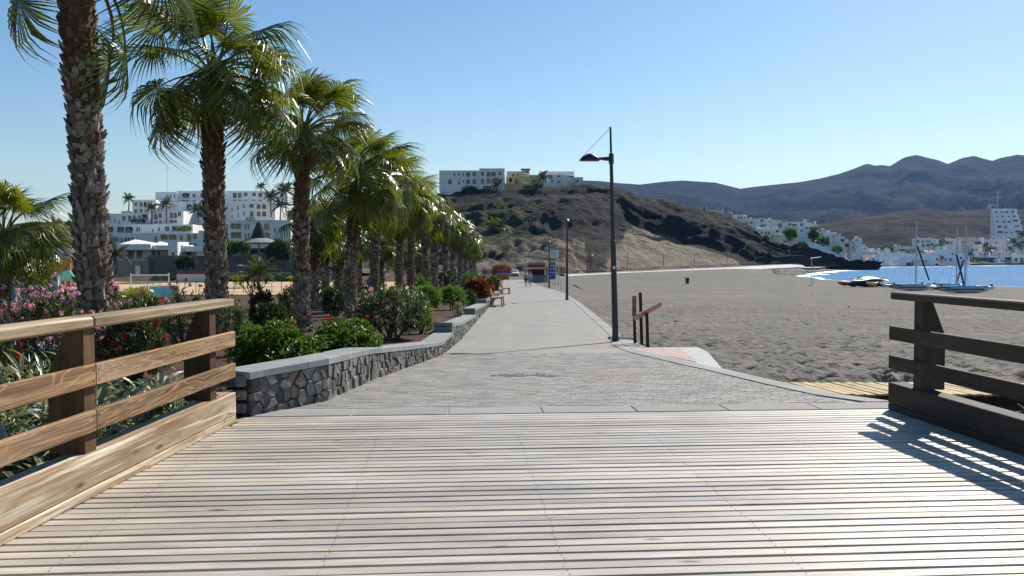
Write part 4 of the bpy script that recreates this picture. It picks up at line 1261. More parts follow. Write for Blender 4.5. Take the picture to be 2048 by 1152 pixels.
LEAF_ME = []
for i in range(5):
    m_ = MB(); rng = random.Random(i)
    n_ = 4; L = 0.25; w = 0.046; cv = 0.4 + 0.25 * i / 4
    vs = []
    for k_ in range(n_ + 1):
        t_ = k_ / n_; ww = w * (math.sin(math.pi * min(1, t_ * 0.92 + 0.06)) ** 0.8) / 2
        cx = L * t_ * (1 - 0.15 * cv * t_); cz = -cv * L * 0.55 * t_ ** 2
        vs += [(cx, -ww, cz + ww * .5), (cx, 0, cz), (cx, ww, cz + ww * .5)]
    fs = []
    for k_ in range(n_): fs += [(k_ * 3, k_ * 3 + 3, k_ * 3 + 4, k_ * 3 + 1), (k_ * 3 + 1, k_ * 3 + 4, k_ * 3 + 5, k_ * 3 + 2)]
    LEAF_ME.append(m_.add(vs, fs).mesh('leaf', MT['pale_oleander']))
def dusty_oleander(label, x, y, z, rx, ry, h, seed, nsingle=150, n=190, nfl=3):
    t = bush('oleander_bush', label, 'bush', x, y, z, rx, ry, h, MT['pale_oleander'], n, 0.2, 0.038, seed, per=11, shell=0.35, flower=MT['crimson'], nfl=nfl, fl_r=0.045, fl_top=0.4, curl=0.6, leaf_mix=(MT['oleander'], 0.35), fl_side=(0.6, -0.6, 0.3))
    rng = random.Random(seed + 500)
    k = 0
    while k < nsingle:
        p, d = crown_points(rng, 1, rx, ry, h, 0.8, seed)[0]
        if d.dot(Vector((0.35, -0.8, 0.35))) < -0.1: continue
        v = (d * 0.6 + rand_dir(rng, 0.35) * 0.8).normalized()
        zv = Vector((0, 0, 1)); yv = zv.cross(v)
        if yv.length < .1: continue
        yv.normalize(); zv = v.cross(yv)
        o = link('leaf', rng.choice(LEAF_ME), t)
        o.matrix_local = Matrix.Translation(p) @ Matrix((v, yv, zv)).transposed().to_4x4() @ Matrix.Rotation(rng.uniform(-.6, .6), 4, 'X') @ Matrix.Scale(rng.uniform(.8, 1.2), 4)
        k += 1
    return t
dusty_oleander('dusty long-leaved oleander behind the railing at the left edge', -4.15, 6.0, -0.75, 0.95, 0.7, 1.35, 201, nfl=4)
dusty_oleander('dusty long-leaved oleander pressing against the middle of the left railing', -3.85, 7.05, -0.7, 0.75, 0.65, 1.22, 202, nfl=3)
dusty_oleander('dusty long-leaved oleander behind the far end of the left railing', -3.45, 8.2, -0.6, 0.55, 0.55, 1.0, 203, nsingle=120, n=140, nfl=2)
dusty_oleander('dusty low oleander in the shade under the near left railing', -4.3, 4.7, -0.75, 0.8, 0.6, 0.95, 204, nsingle=60, n=120, nfl=1)
dusty_oleander('dusty oleander below the nearest palm trunk, left of the red one', -4.9, 8.3, -0.6, 0.8, 0.6, 1.2, 205, nsingle=120, n=160, nfl=3)

bush_px('hibiscus_bush', 'broad-leaved green hibiscus left of the third palm, behind the stone wall', 'bush', 552, 640, 10.7, -0.1, 190, MT['hibiscus'], 620, 0.085, 0.05, 301, per=7, shell=0.45, ry=0.55, flower=MT['crimson'], nfl=1, fl_r=0.035)
bush_px('hibiscus_bush', 'broad-leaved hibiscus with a red bloom right of the third palm', 'bush', 688, 636, 12.4, -0.1, 150, MT['hibiscus'], 560, 0.085, 0.05, 302, per=7, shell=0.45, ry=0.6, flower=MT['crimson'], nfl=2, fl_r=0.04, fl_side=(0.2, -1, 0.1))
bush_px('oleander_bush', 'big dark oleander with a few pink blooms beside the stone wall', 'bush', 783, 572, 17.6, -0.2, 150, MT['dark_leaf'], 900, 0.13, 0.024, 303, per=9, flower=MT['pink'], nfl=10, fl_r=0.055, fl_top=0.28, leaf_mix=(MT['pale_oleander'], 0.3))
bush_px('shrub', 'yellow-green shrub leaning out behind the big dark oleander', 'bush', 842, 604, 19.2, -0.2, 52, MT['yellow_leaf'], 260, 0.08, 0.035, 304, leaf_mix=(MT['bright_leaf'], 0.6))
bush_px('shrub', 'rounded bright green shrub, nearer of two beyond the dark oleander', 'bush', 852, 568, 28, -0.25, 68, MT['bright_leaf'], 560, 0.11, 0.03, 305)
bush_px('shrub', 'rounded bright green shrub, farther of two beyond the dark oleander', 'bush', 905, 570, 31, -0.3, 58, MT['bright_leaf'], 480, 0.11, 0.03, 306)
bush_px('bougainvillea', 'large rusty orange bougainvillea mound beside the promenade benches', 'bush', 952, 555, 38, -0.5, 58, MT['rust_leaf'], 620, 0.11, 0.06, 307, leaf_mix=(MT['orange_leaf'], 0.5))
bush_px('bougainvillea', 'dark rust bougainvillea just behind the nearest bench', 'bush', 973, 552, 42, -0.55, 34, MT['rust_leaf'], 320, 0.11, 0.06, 317, leaf_mix=(MT['dark_leaf'], 0.3))
bush_px('shrub', 'small dark shrub under the orange bougainvillea', 'bush', 938, 578, 35, -0.45, 34, MT['dark_leaf'], 200, 0.1, 0.03, 318)
bush_px('shrub', 'bright green shrub behind the farther bench', 'bush', 988, 550, 56, -0.8, 26, MT['bright_leaf'], 300, 0.13, 0.05, 308)
bush_px('shrub', 'dark rounded shrub between the third and fourth palm trunks', 'bush', 667, 571, 27, -0.4, 54, MT['dark_leaf'], 420, 0.11, 0.03, 309)
bush_px('shrub', 'green shrub left of the third palm trunk, behind the flat hedge', 'bush', 582, 569, 26, -0.5, 64, MT['bright_leaf'], 380, 0.1, 0.035, 310, leaf_mix=(MT['dark_leaf'], 0.4))
bush_px('shrub', 'reddish brown shrub beside a bare frangipani', 'bush', 524, 577, 22, -0.4, 52, MT['rust_leaf'], 320, 0.09, 0.05, 311, leaf_mix=(MT['dark_leaf'], 0.4))
bush_px('hedge', 'flat clipped dark green hedge left of the third palm trunk', 'hedge', 546, 599, 18, -0.35, 82, MT['dark_leaf'], 520, 0.08, 0.03, 312, flat=True)
bush_px('shrub', 'airy grey-green shrub left of the second palm trunk', 'bush', 366, 577, 15.5, -0.3, 96, MT['oleander'], 420, 0.08, 0.02, 313, shell=0.45, leaf_mix=(MT['yellow_leaf'], 0.25))
bush_px('shrub', 'feathery green shrub at the right of the second palm trunk', 'bush', 468, 590, 14.6, -0.25, 66, MT['oleander'], 300, 0.07, 0.016, 314, shell=0.4, leaf_mix=(MT['bright_leaf'], 0.4))
bush_px('shrub', 'yellow flowering shrub below the low fan palm', 'bush', 298, 588, 17, -0.3, 62, MT['yellow_leaf'], 300, 0.08, 0.03, 315, leaf_mix=(MT['bright_leaf'], 0.4))
bush_px('shrub', 'pale low shrub in front of the farther round green shrub', 'bush', 916, 601, 26, -0.35, 22, MT['pale_oleander'], 90, 0.08, 0.02, 316)
bush_px('shrub', 'low green shrub at the foot of the fifth palm', 'bush', 745, 556, 40, -0.9, 60, MT['hibiscus'], 300, 0.14, 0.05, 319)
bush_px('shrub', 'green shrub among the shaded back-row trunks', 'bush', 700, 552, 55, -1.3, 60, MT['hibiscus'], 300, 0.18, 0.07, 320)
bush_px('shrub', 'dark green undergrowth shrub between the sixth and seventh palms', 'bush', 835, 551, 50, -1.0, 66, MT['bright_leaf'], 320, 0.18, 0.07, 321)
bush_px('shrub', 'dark shrub beyond the ninth palm trunk', 'bush', 893, 541, 66, -1.2, 56, MT['dark_leaf'], 320, 0.2, 0.07, 322)
bush_px('shrub', 'dull green shrub at the foot of the farthest palms', 'bush', 945, 545, 80, -1.4, 52, MT['bright_leaf'], 300, 0.2, 0.08, 323)
bush_px('bougainvillea', 'orange bougainvillea behind the blue and orange hut', 'bush', 1002, 529, 162, -2.1, 44, MT['orange_leaf'], 360, 0.28, 0.16, 324, leaf_mix=(MT['rust_leaf'], 0.5))
bush_px('shrub', 'dark shrubbery tree left of the short fan palm', 'bush', -20, 480, 34, -0.8, 120, MT['dark_leaf'], 420, 0.16, 0.05, 325)
bush_px('shrub', 'clipped green shrub in front of the pergola building', 'bush', 75, 536, 48, -1.4, 66, MT['dark_leaf'], 300, 0.16, 0.06, 326)

# bare frangipani and a small dark tree by the court
def bare_tree(label, u, Y_, z, h, seed, leaf):
    rng = random.Random(seed)
    p = at(u, 590, Y_)
    t = thing('frangipani_tree', label, 'tree', (p.x, Y_, z))
    mb = MB(); tips = []
    def branch(a, d, L, r, depth):
        b = a + d * L
        mb.tube([a, (a + b) / 2 + rand_dir(rng) * L * .06, b], [r, r * .85, r * .7], 5, 0, True)
        if depth == 0: tips.append((b, d)); return
        for k_ in range(3 if depth == 3 else 2):
            branch(b, (d + rand_dir(rng, 0.35) * 0.75).normalized(), L * .72, r * .65, depth - 1)
    branch(Vector((0, 0, 0)), Vector((0.05, 0, 1)), h * .34, 0.05 * h / 2, 3)
    mb.build('trunk', MT['bark'], t)
    lb = MB()
    for b, d in tips:
        for k_ in range(9): leaf_geo(lb, b, (d * .5 + rand_dir(rng, .3)).normalized(), Vector((0, 0, 1)), h * .09, h * .03)
    lb.build('foliage', leaf, t)
bare_tree('nearly bare frangipani tree beside the reddish shrub', 497, 22.5, -0.4, 1.75, 5, MT['hibiscus'])
bare_tree('small dark branching tree near the turquoise fence panels', 368, 30, -0.9, 2.1, 8, MT['rust_leaf'])
# ================================================================== HILLS AND MOUNTAINS
def fan_terrain(name, cols, foot, crest, rows, shape, noise_fn, mat, back=(), attrs=None, foot_tab=None):
    """foot: u -> (Y, z); crest: u -> (v, Y); a slope from the foot to the crest and down behind it"""
    P = np.zeros((len(cols), rows + len(back), 3))
    T = np.zeros((len(cols), rows + len(back)))
    for i, u in enumerate(cols):
        yf, zf = foot(u); vc, yc = crest(u)
        c = at(u, vc, yc)
        a = (u - 1024.0) / F
        for j in range(rows):
            t = j / (rows - 1)
            y = yf + (yc - yf) * t
            x = a * y * c.x / (a * yc) if abs(a) > 1e-4 else 0.0
            z = zf + (c.z - zf) * shape(t, u)
            dx, dy, dz = noise_fn(x, y, t, u)
            P[i, j] = (x + dx, y + dy, z + dz); T[i, j] = t
        for j, (dy, dz) in enumerate(back):
            y = yc + dy
            P[i, rows + j] = (c.x * y / yc, y, c.z + dz); T[i, rows + j] = 1.0
    me = grid_mesh(name, P, mat)
    if attrs:
        for an, fn in attrs.items():
            at_ = me.attributes.new(an, 'FLOAT', 'POINT')
            vals = []
            for i, u in enumerate(cols):
                for j in range(P.shape[1]):
                    x, y, z = P[i, j]
                    v = 518 + (EYE - z) / y * F
                    vals.append(fn(u, v, T[i, j]))
            at_.data.foreach_set('value', vals)
    return tag(link(name, me), kind='structure')

def tab(t): return lambda u: tuple(float(np.interp(u, [q[0] for q in t], [q[k] for q in t])) for k in range(1, len(t[0])))
CREST = tab([(-900, 470, 420), (60, 455, 420), (160, 440, 420), (230, 432, 420), (300, 430, 420), (400, 425, 410), (580, 420, 390), (700, 417, 340), (800, 403, 330), (870, 389, 318), (930, 383, 312), (1010, 378, 308), (1100, 371, 308), (1170, 368, 310), (1200, 371, 310), (1240, 378, 312), (1290, 397, 315), (1330, 407, 318), (1400, 419, 325), (1440, 428, 328), (1470, 441, 330), (1510, 463, 330), (1550, 487, 325), (1600, 489, 322), (1640, 504, 322), (1690, 528, 322), (1760, 534, 322)])
FOOT = tab([(-900, 186, 1.3), (590, 186, 1.3), (680, 183, -0.5), (760, 180, -2.15), (1130, 178, -2.15), (1250, 212, -2.0), (1400, 247, -1.8), (1500, 272, -1.4), (1600, 296, -0.7), (1680, 314, -1.3), (1760, 318, -1.6)])
def sstep(a, b, x):
    t = max(0.0, min(1.0, (x - a) / (b - a))); return t * t * (3 - 2 * t)
def hshape(t, u):
    left = sstep(620, 720, u)
    s = t ** 1.15
    s += 0.045 * math.sin(t * 11 + u * 0.006) * math.sin(math.pi * t)
    if u < 640: s = max(0.0, (t - 0.34) / 0.66) ** 1.3
    # rock terraces: lit treads and steep dark risers
    if u > 700:
        n = fbm(u * 0.0055, t * 1.5, 0.0, 4) + 0.22 * fbm(u * 0.03, t * 9, 4.0, 4)
        wt = 0.30 * sstep(700, 900, u)
        if u > 1180:
            vc = CREST(u)[0]; vf = 550 - (u - 1130) * 0.045
            tl = max(0.02, min(0.7, (vf - (442 + (u - 1270) * 0.325)) / (vf - vc)))
            tl += 0.05 * fbm(u * 0.02, 3.0, 1.0, 4)
            tl = max(0.02, min(0.75, tl)); lo = tl * 0.78; hi = min(0.93, lo + 0.34)
            wc = sstep(1190, 1275, u)
            cl = float(np.interp(t, [0, tl, tl + 0.02, tl + 0.05, tl + 0.075, 1.0], [0, lo, lo + (hi - lo) * .45, lo + (hi - lo) * .55, hi, 1.0]))
            s = s * (1 - wc) + cl * wc
            wt *= 1 - 0.999 * sstep(tl + 0.1, tl - 0.05, t) * wc
        wt *= sstep(0.0, 0.07, t) * sstep(1.0, 0.94, t)
        q = s * 5.0 + 0.8 * n; fq = q - math.floor(q)
        s = s * (1 - wt) + wt * (math.floor(q) + sstep(0.30, 0.66, fq) - 0.8 * n) / 5.0
    return s
def hnoise(x, y, t, u):
    w = math.sin(math.pi * min(1, t * 0.97 + 0.015)) ** 0.6
    e = 1.0 if u > 700 else 0.35
    n = mnoise.ridged_multi_fractal((x * 0.028, y * 0.028, 2.0), 0.9, 2.2, 5, 1.0, 2.0) - 1.0
    m = fbm(x * 0.05, y * 0.05, t * 5, 5)
    rk_ = 1 - 0.75 * sstep(1230, 1300, u) * sstep(0.5, 0.35, t)
    # hard ledges running diagonally across the slope
    led = (t * 6.5 + x * 0.012 + 0.35 * fbm(x * 0.03, y * 0.03, 1.0, 3)) % 1.0
    ledge = (led - 0.5) * 2.2 * e * (0.35 if 1180 < u < 1520 and t < 0.5 else 1.0)
    return (m * 1.4 * w * e, -ledge * 1.3 * w, (2.0 * n * e * rk_ + 1.2 * m * rk_ + ledge * 0.8) * w + (0.7 * rk_ + .2) * fbm(x * 0.22, y * 0.22, 3, 5) * (1 if t > 0.02 else 0))
def sandy_f(u, v, t):
    if u < 640: return 0.3
    if u > 1175:
        line = 442 + (u - 1270) * 0.325
        s = sstep(-14, 16, v - line) * sstep(1560, 1500, u) if u < 1560 else 0.0
        return s * sstep(1185, 1285, u + (v - 500) * 0.6) + 0.14 * sstep(0.75, 0.95, t) + 0.1
    return 0.5 * sstep(0.6, 0.25, t) + 0.32 * sstep(0.75, 1.0, t) * sstep(1000, 1120, u)
def sandy2(u, v, t):
    a = sandy_f(u, v, t)
    return a
def shaded_basalt_f(u, v, t):  # mask for dark rock, with the shade of cliff faces painted in
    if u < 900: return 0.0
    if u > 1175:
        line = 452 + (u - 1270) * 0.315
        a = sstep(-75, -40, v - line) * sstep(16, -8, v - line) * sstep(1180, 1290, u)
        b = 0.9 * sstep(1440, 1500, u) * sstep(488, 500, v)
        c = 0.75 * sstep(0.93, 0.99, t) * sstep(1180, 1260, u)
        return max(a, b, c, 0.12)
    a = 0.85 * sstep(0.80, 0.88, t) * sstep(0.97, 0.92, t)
    h = max(0.0, 1.0 - ((u - 1112) / 38.0) ** 2 - ((v - 421) / 17.0) ** 2) ** 0.5  # shade of the hollow, painted as an oval
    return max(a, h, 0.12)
def green_f(u, v, t):
    if u < 660: return 0.55
    g = 0.55 * sstep(1120, 1000, u) * sstep(0.1, 0.3, t) * sstep(0.9, 0.6, t)
    return g
cols = list(np.arange(-900, 560, 16.0)) + list(np.arange(560, 1762, 4.0))
fan_terrain('headland_hill', cols, FOOT, CREST, 150, hshape, hnoise, MT['hill'], back=((12, 0.4), (40, 0.6), (90, -3), (200, -22), (330, -45)), attrs={'sandy': sandy2, 'green': green_f, 'basalt': shaded_basalt_f})

MC = tab([(-2600, 476, 3300), (-900, 476, 3300), (200, 474, 3300), (600, 440, 3300), (900, 392, 3300), (1100, 364, 3300), (1170, 361, 3300), (1200, 362, 3300), (1235, 366, 3300), (1280, 369, 3300), (1330, 363, 3300), (1365, 361, 3300), (1430, 365, 3300), (1455, 371, 3300), (1480, 377.5, 3300), (1505, 374, 3300), (1560, 368, 3300), (1600, 364, 3300), (1640, 357, 3300), (1680, 347, 3350), (1706, 338, 3350), (1734, 327, 3350), (1750, 331, 3350), (1764, 330, 3350), (1780, 332, 3350), (1795, 323, 3400), (1808, 315, 3400), (1833, 309.5, 3400), (1846, 313, 3400), (1860, 316.5, 3400), (1876, 320, 3400), (1896, 328, 3400), (1910, 322, 3400), (1924, 316, 3400), (1948, 311.5, 3400), (1966, 317, 3400), (1985, 321.5, 3400), (2000, 316, 3400), (2016, 313, 3400), (2034, 309, 3400), (2055, 311, 3400), (2200, 320, 3400), (2600, 350, 3300), (3200, 400, 3200), (4200, 470, 3200)])
MF = tab([(-2600, 900, -4), (1200, 900, -4), (2100, 1250, 0), (4200, 1250, 0)])
def mshape(t, u): return 0.25 * t + 0.75 * t ** 1.9
def mnz(x, y, t, u):
    w = math.sin(math.pi * min(1, t)) ** 0.8
    g = mnoise.ridged_multi_fractal((x * 0.0022 + y * 0.0006, y * 0.0011, 4.0), 1.0, 2.1, 6, 1.0, 2.0) - 1.1
    m = fbm(x * 0.004, y * 0.004, 8, 6)
    return (20 * m * w, 0, (85 * g + 30 * m) * w)
fan_terrain('far_mountains', list(np.arange(-2600, 1000, 40.0)) + list(np.arange(1000, 2120, 5.0)) + list(np.arange(2120, 4200, 40.0)), MF, MC, 64, mshape, mnz, MT['mountain'], back=((150, -40), (900, -260), (1800, -330)))
HC = tab([(1380, 525, 900), (1480, 502, 930), (1560, 472, 960), (1600, 459, 970), (1635, 448.5, 980), (1700, 438, 980), (1747, 432, 980), (1790, 424, 980), (1822, 420, 980), (1836, 418.5, 980), (1865, 418, 980), (1880, 421, 980), (1898, 425.5, 980), (1940, 421, 990), (1977, 417.5, 1000), (2020, 417, 1000), (2048, 420, 1000), (2200, 428, 1000), (2600, 470, 1000), (3200, 512, 950)])
HF = tab([(1380, 560, -1.5), (1700, 560, 1), (2000, 690, 8), (3200, 720, 8)])
def hns(x, y, t, u):
    w = math.sin(math.pi * min(1, t)) ** 0.7
    g = mnoise.ridged_multi_fractal((x * 0.007 + y * 0.003, y * 0.006, 2.0), 1.0, 2.1, 5, 1.0, 2.0) - 1.1
    return (3 * fbm(x * 0.02, y * 0.02, 1, 4) * w, 0, (9.0 * g + 7.5 * fbm(x * 0.012, y * 0.012, 5, 6)) * w)
fan_terrain('brown_hill', list(np.arange(1380, 2120, 5.0)) + list(np.arange(2120, 3200, 30.0)), HF, HC, 56, lambda t, u: 0.3 * t + 0.7 * t ** 1.4, hns, MT['midhill'], back=((60, -3), (250, -40), (600, -70)))
# ground under the village
VC = tab([(1640, 512, 440), (1700, 505, 600), (1800, 500, 640), (2048, 490, 720), (3200, 490, 740)])
def vfoot(u):
    a = (u - 1024) / F
    ys = np.linspace(300, 900, 400); d = shore_dist(a * ys, ys)
    k_ = np.argmax(d > 6) if u > 1700 else 40
    ok = [y for y, q in zip(ys, d) if q > 6 and y > 300]
    return (ok[0] if ok else 620, -1.55)
fan_terrain('village_ground', list(np.arange(1640, 2120, 8.0)) + list(np.arange(2120, 3200, 60.0)), vfoot, VC, 16, lambda t, u: t, lambda x, y, t, u: (0, 0, 0.4 * fbm(x * .05, y * .05, 1, 3) * math.sin(math.pi * t)), MT['ground'], back=((60, -2), (200, -20)))

# dark rock shelf at the water's edge below the headland
def rock_mesh(name, seed, mat):
    rng = random.Random(seed); m_ = MB(); m_.ball((0, 0, 0), 1, 9, 6)
    m_.v = [tuple(Vector(p) * (1 + 0.45 * mnoise.noise((p[0] * 1.7 + seed * 5, p[1] * 1.7, p[2] * 1.7)))) for p in m_.v]
    return m_.v, m_.f
RK = [rock_mesh('rock', i, None) for i in range(5)]
rk = MB(); rng = random.Random(4)
for i in range(420):
    t = rng.random()
    y = 212 + (318 - 212) * t; xs = float(np.interp(y, [s[1] for s in SHORE[5:10]], [s[0] for s in SHORE[5:10]]))
    x = xs - rng.uniform(0.5, 5 + 17 * t) ; s = rng.uniform(0.3, 1.1) * (0.5 + 0.8 * t)
    if x < 60: continue
    v_, f_ = rng.choice(RK); zz = max(SEA_Z, float(beach_z(np.array([x]), np.array([y]))[0]))
    rk.add([(x + p[0] * s * 1.8, y + p[1] * s * 1.3, zz + p[2] * s * 0.4 + .03) for p in v_], f_)
k_ = NT('shore_rock', 0.8, 0.3); k_.base(k_.ramp(k_.noise(k_.pos(), 0.5, 5), [(0.3, (0.03, 0.03, 0.028)), (0.7, (0.085, 0.08, 0.07))])); MT['rock'] = k_.mat
tag(rk.build('shore_rocks', MT['rock'], smooth=False), kind='stuff')

# ================================================================== BUILDINGS
def facade(mb, x0, x1, z0, z1, y, depth, ops, mi=0, rec=None):
    """a block whose front (towards -Y) has real openings; ops: (x0, z0, x1, z1, kind)"""
    ops = [o for o in ops if o[2] > x0 + .05 and o[0] < x1 - .05]
    ops = [(max(o[0], x0 + .05), max(o[1], z0 + .02), min(o[2], x1 - .05), min(o[3], z1 - .06), o[4]) for o in ops]
    ops = [o for o in ops if o[3] > o[1] + .1 and o[2] > o[0] + .1]
    xs = sorted(set([x0, x1] + [o[0] for o in ops] + [o[2] for o in ops]))
    zs = sorted(set([z0, z1] + [o[1] for o in ops] + [o[3] for o in ops]))
    for a, b in zip(xs[:-1], xs[1:]):
        run = None
        for c, d in zip(zs[:-1], zs[1:]):
            cx, cz = (a + b) / 2, (c + d) / 2
            hole = any(o[0] < cx < o[2] and o[1] < cz < o[3] for o in ops)
            if not hole:
                if run is None: run = c
            if hole and run is not None:
                mb.add([(a, y, run), (b, y, run), (b, y, c), (a, y, c)], [(0, 1, 2, 3)], mi); run = None
        if run is not None: mb.add([(a, y, run), (b, y, run), (b, y, zs[-1]), (a, y, zs[-1])], [(0, 1, 2, 3)], mi)
    pr = 0.25
    vs = [(x0, y, z0), (x1, y, z0), (x1, y + depth, z0), (x0, y + depth, z0), (x0, y, z1), (x1, y, z1), (x1, y + depth, z1), (x0, y + depth, z1)]
    mb.add(vs, [(1, 2, 6, 5), (2, 3, 7, 6), (3, 0, 4, 7)], mi)
    e = min(0.3, depth / 4, (x1 - x0) / 4)
    ri = [(x0 + e, y + e), (x1 - e, y + e), (x1 - e, y + depth - e), (x0 + e, y + depth - e)]
    b_ = [(p[0], p[1], z1) for p in ri] + [(p[0], p[1], z1 - pr) for p in ri]
    mb.add(vs[4:] + b_, [(0, 1, 5, 4), (1, 2, 6, 5), (2, 3, 7, 6), (3, 0, 4, 7), (4, 5, 9, 8), (5, 6, 10, 9), (6, 7, 11, 10), (7, 4, 8, 11), (8, 9, 10, 11)], mi)
    for (a, c, b, d, k) in ops:
        rv = 1.1 if k in 'bd' else 0.22
        mb.add([(a, y, c), (b, y, c), (b, y, d), (a, y, d), (a, y + rv, c), (b, y + rv, c), (b, y + rv, d), (a, y + rv, d)],
               [(0, 1, 5, 4), (1, 2, 6, 5), (2, 3, 7, 6), (3, 0, 4, 7)], mi)
        if k == 'a':
            w = (b - a) / 2; hh = min(w, (d - c) * 0.4); zs_ = d - hh
            for sgn in (-1, 1):
                cor = ((a + b) / 2 + sgn * w, y, d)
                arc_ = [((a + b) / 2 + sgn * w * math.cos(q), y, zs_ + hh * math.sin(q)) for q in np.linspace(0, math.pi / 2, 5)]
                vs2 = [cor] + arc_
                fs2 = [((0, i, i + 1) if sgn > 0 else (0, i + 1, i)) for i in range(1, 5)]
                mb.add(vs2, fs2, mi)
    return ops
def win_obj(parent, org, o, y):
    a, c, b, d, k = o
    m_ = MB(); w, h = b - a, d - c
    if k in 'bd':
        m_.bx(-w / 2 - .02, w / 2 + .02, 1.1, 1.15, -.02, h + .02, 2)
        m_.bx(-w / 2 + .15 * w, -w / 2 + .5 * w, 1.06, 1.1, 0, h * .82, 0)
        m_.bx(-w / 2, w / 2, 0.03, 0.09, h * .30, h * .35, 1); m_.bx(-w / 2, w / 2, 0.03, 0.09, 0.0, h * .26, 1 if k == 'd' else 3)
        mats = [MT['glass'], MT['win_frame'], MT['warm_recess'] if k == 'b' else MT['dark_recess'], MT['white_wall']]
        nm = 'balcony'
    else:
        f = min(0.07, w * .12)
        m_.bx(-w / 2, w / 2, 0.2, 0.23, 0, h, 0)
        m_.bx(-w / 2, w / 2, 0.16, 0.2, 0, f, 1); m_.bx(-w / 2, w / 2, 0.16, 0.2, h - f, h, 1)
        m_.bx(-w / 2, -w / 2 + f, 0.16, 0.2, f, h - f, 1); m_.bx(w / 2 - f, w / 2, 0.16, 0.2, f, h - f, 1)
        if w > 0.8: m_.bx(-f / 2, f / 2, 0.16, 0.2, f, h - f, 1)
        m_.bx(-w / 2 - .06, w / 2 + .06, -0.08, 0.0, -0.1, -0.02, 3)
        mats = [MT['glass'], MT['win_frame'], MT['glass'], MT['white_wall']]
        nm = 'window'
    return link(nm, m_.mesh(nm, mats), parent, ((a + b) / 2 - org[0], y - org[1], c - org[2]))
def zoomed(ox, oy, s): return lambda X, Yp: (ox + X / s, oy + Yp / s)
ident = lambda X, Yp: (X, Yp)
def building(name, label, cat, blocks, tr=ident, group=None, extra=None):
    """blocks: (x0, x1, ytop, ybottom, distance, depth, material, [openings]) in picture coordinates of tr; each block is a wall part"""
    b0 = blocks[0]; u, v = tr((b0[0] + b0[1]) / 2, b0[3])
    org = at(u, v, b0[4])
    t = thing(name, label, cat, org, 0, group)
    for (X0, X1, Y0, Y1, D, dep, mat, ops) in blocks:
        if tr in VILLAGE: dep = dep * 0.45
        u0, v0 = tr(X0, Y0); u1, v1 = tr(X1, Y1)
        p, q = at(u0, v0, D), at(u1, v1, D)
        O = []
        for o in ops:
            k = o[4] if len(o) > 4 else 'w'
            a, b = tr(o[0], o[1]), tr(o[2], o[3])
            pa, pb = at(a[0], a[1], D), at(b[0], b[1], D)
            O.append((pa.x, pb.z, pb.x, pa.z, k))
        mb = MB(); O = facade(mb, p.x, q.x, q.z, p.z, D, dep, O)
        mb.build('wall', MT[mat], t, org=org)
        for o in O: win_obj(t, org, o, D)
    if tr in VILLAGE:
        # water tanks and chimneys on the flat roofs
        rg = random.Random(int(org.x * 10)); X0, X1, Y0, Y1, D, dep, mat, ops = blocks[0]
        p, q = at(*tr(X0, Y0), D), at(*tr(X1, Y0), D)
        for i in range(rg.randint(1, 3)):
            f = rg.uniform(.1, .85); w_ = rg.uniform(.5, 1.4); h_ = rg.uniform(.5, 1.5); m_ = MB()
            m_.bevbox(p.x + (q.x - p.x) * f, p.x + (q.x - p.x) * f + w_, D + .8, D + 1.8, p.z - .3, p.z + h_, .04)
            m_.build('roof_box', MT[rg.choice(['white_wall', 'pale_grey_wall', 'pink_wall'])], t, org=org)
    if extra: extra(t, org)
    return t
VILLAGE = []
W = lambda X0, X1, Y0, Y1, k='w': (X0, Y0, X1, Y1, k)

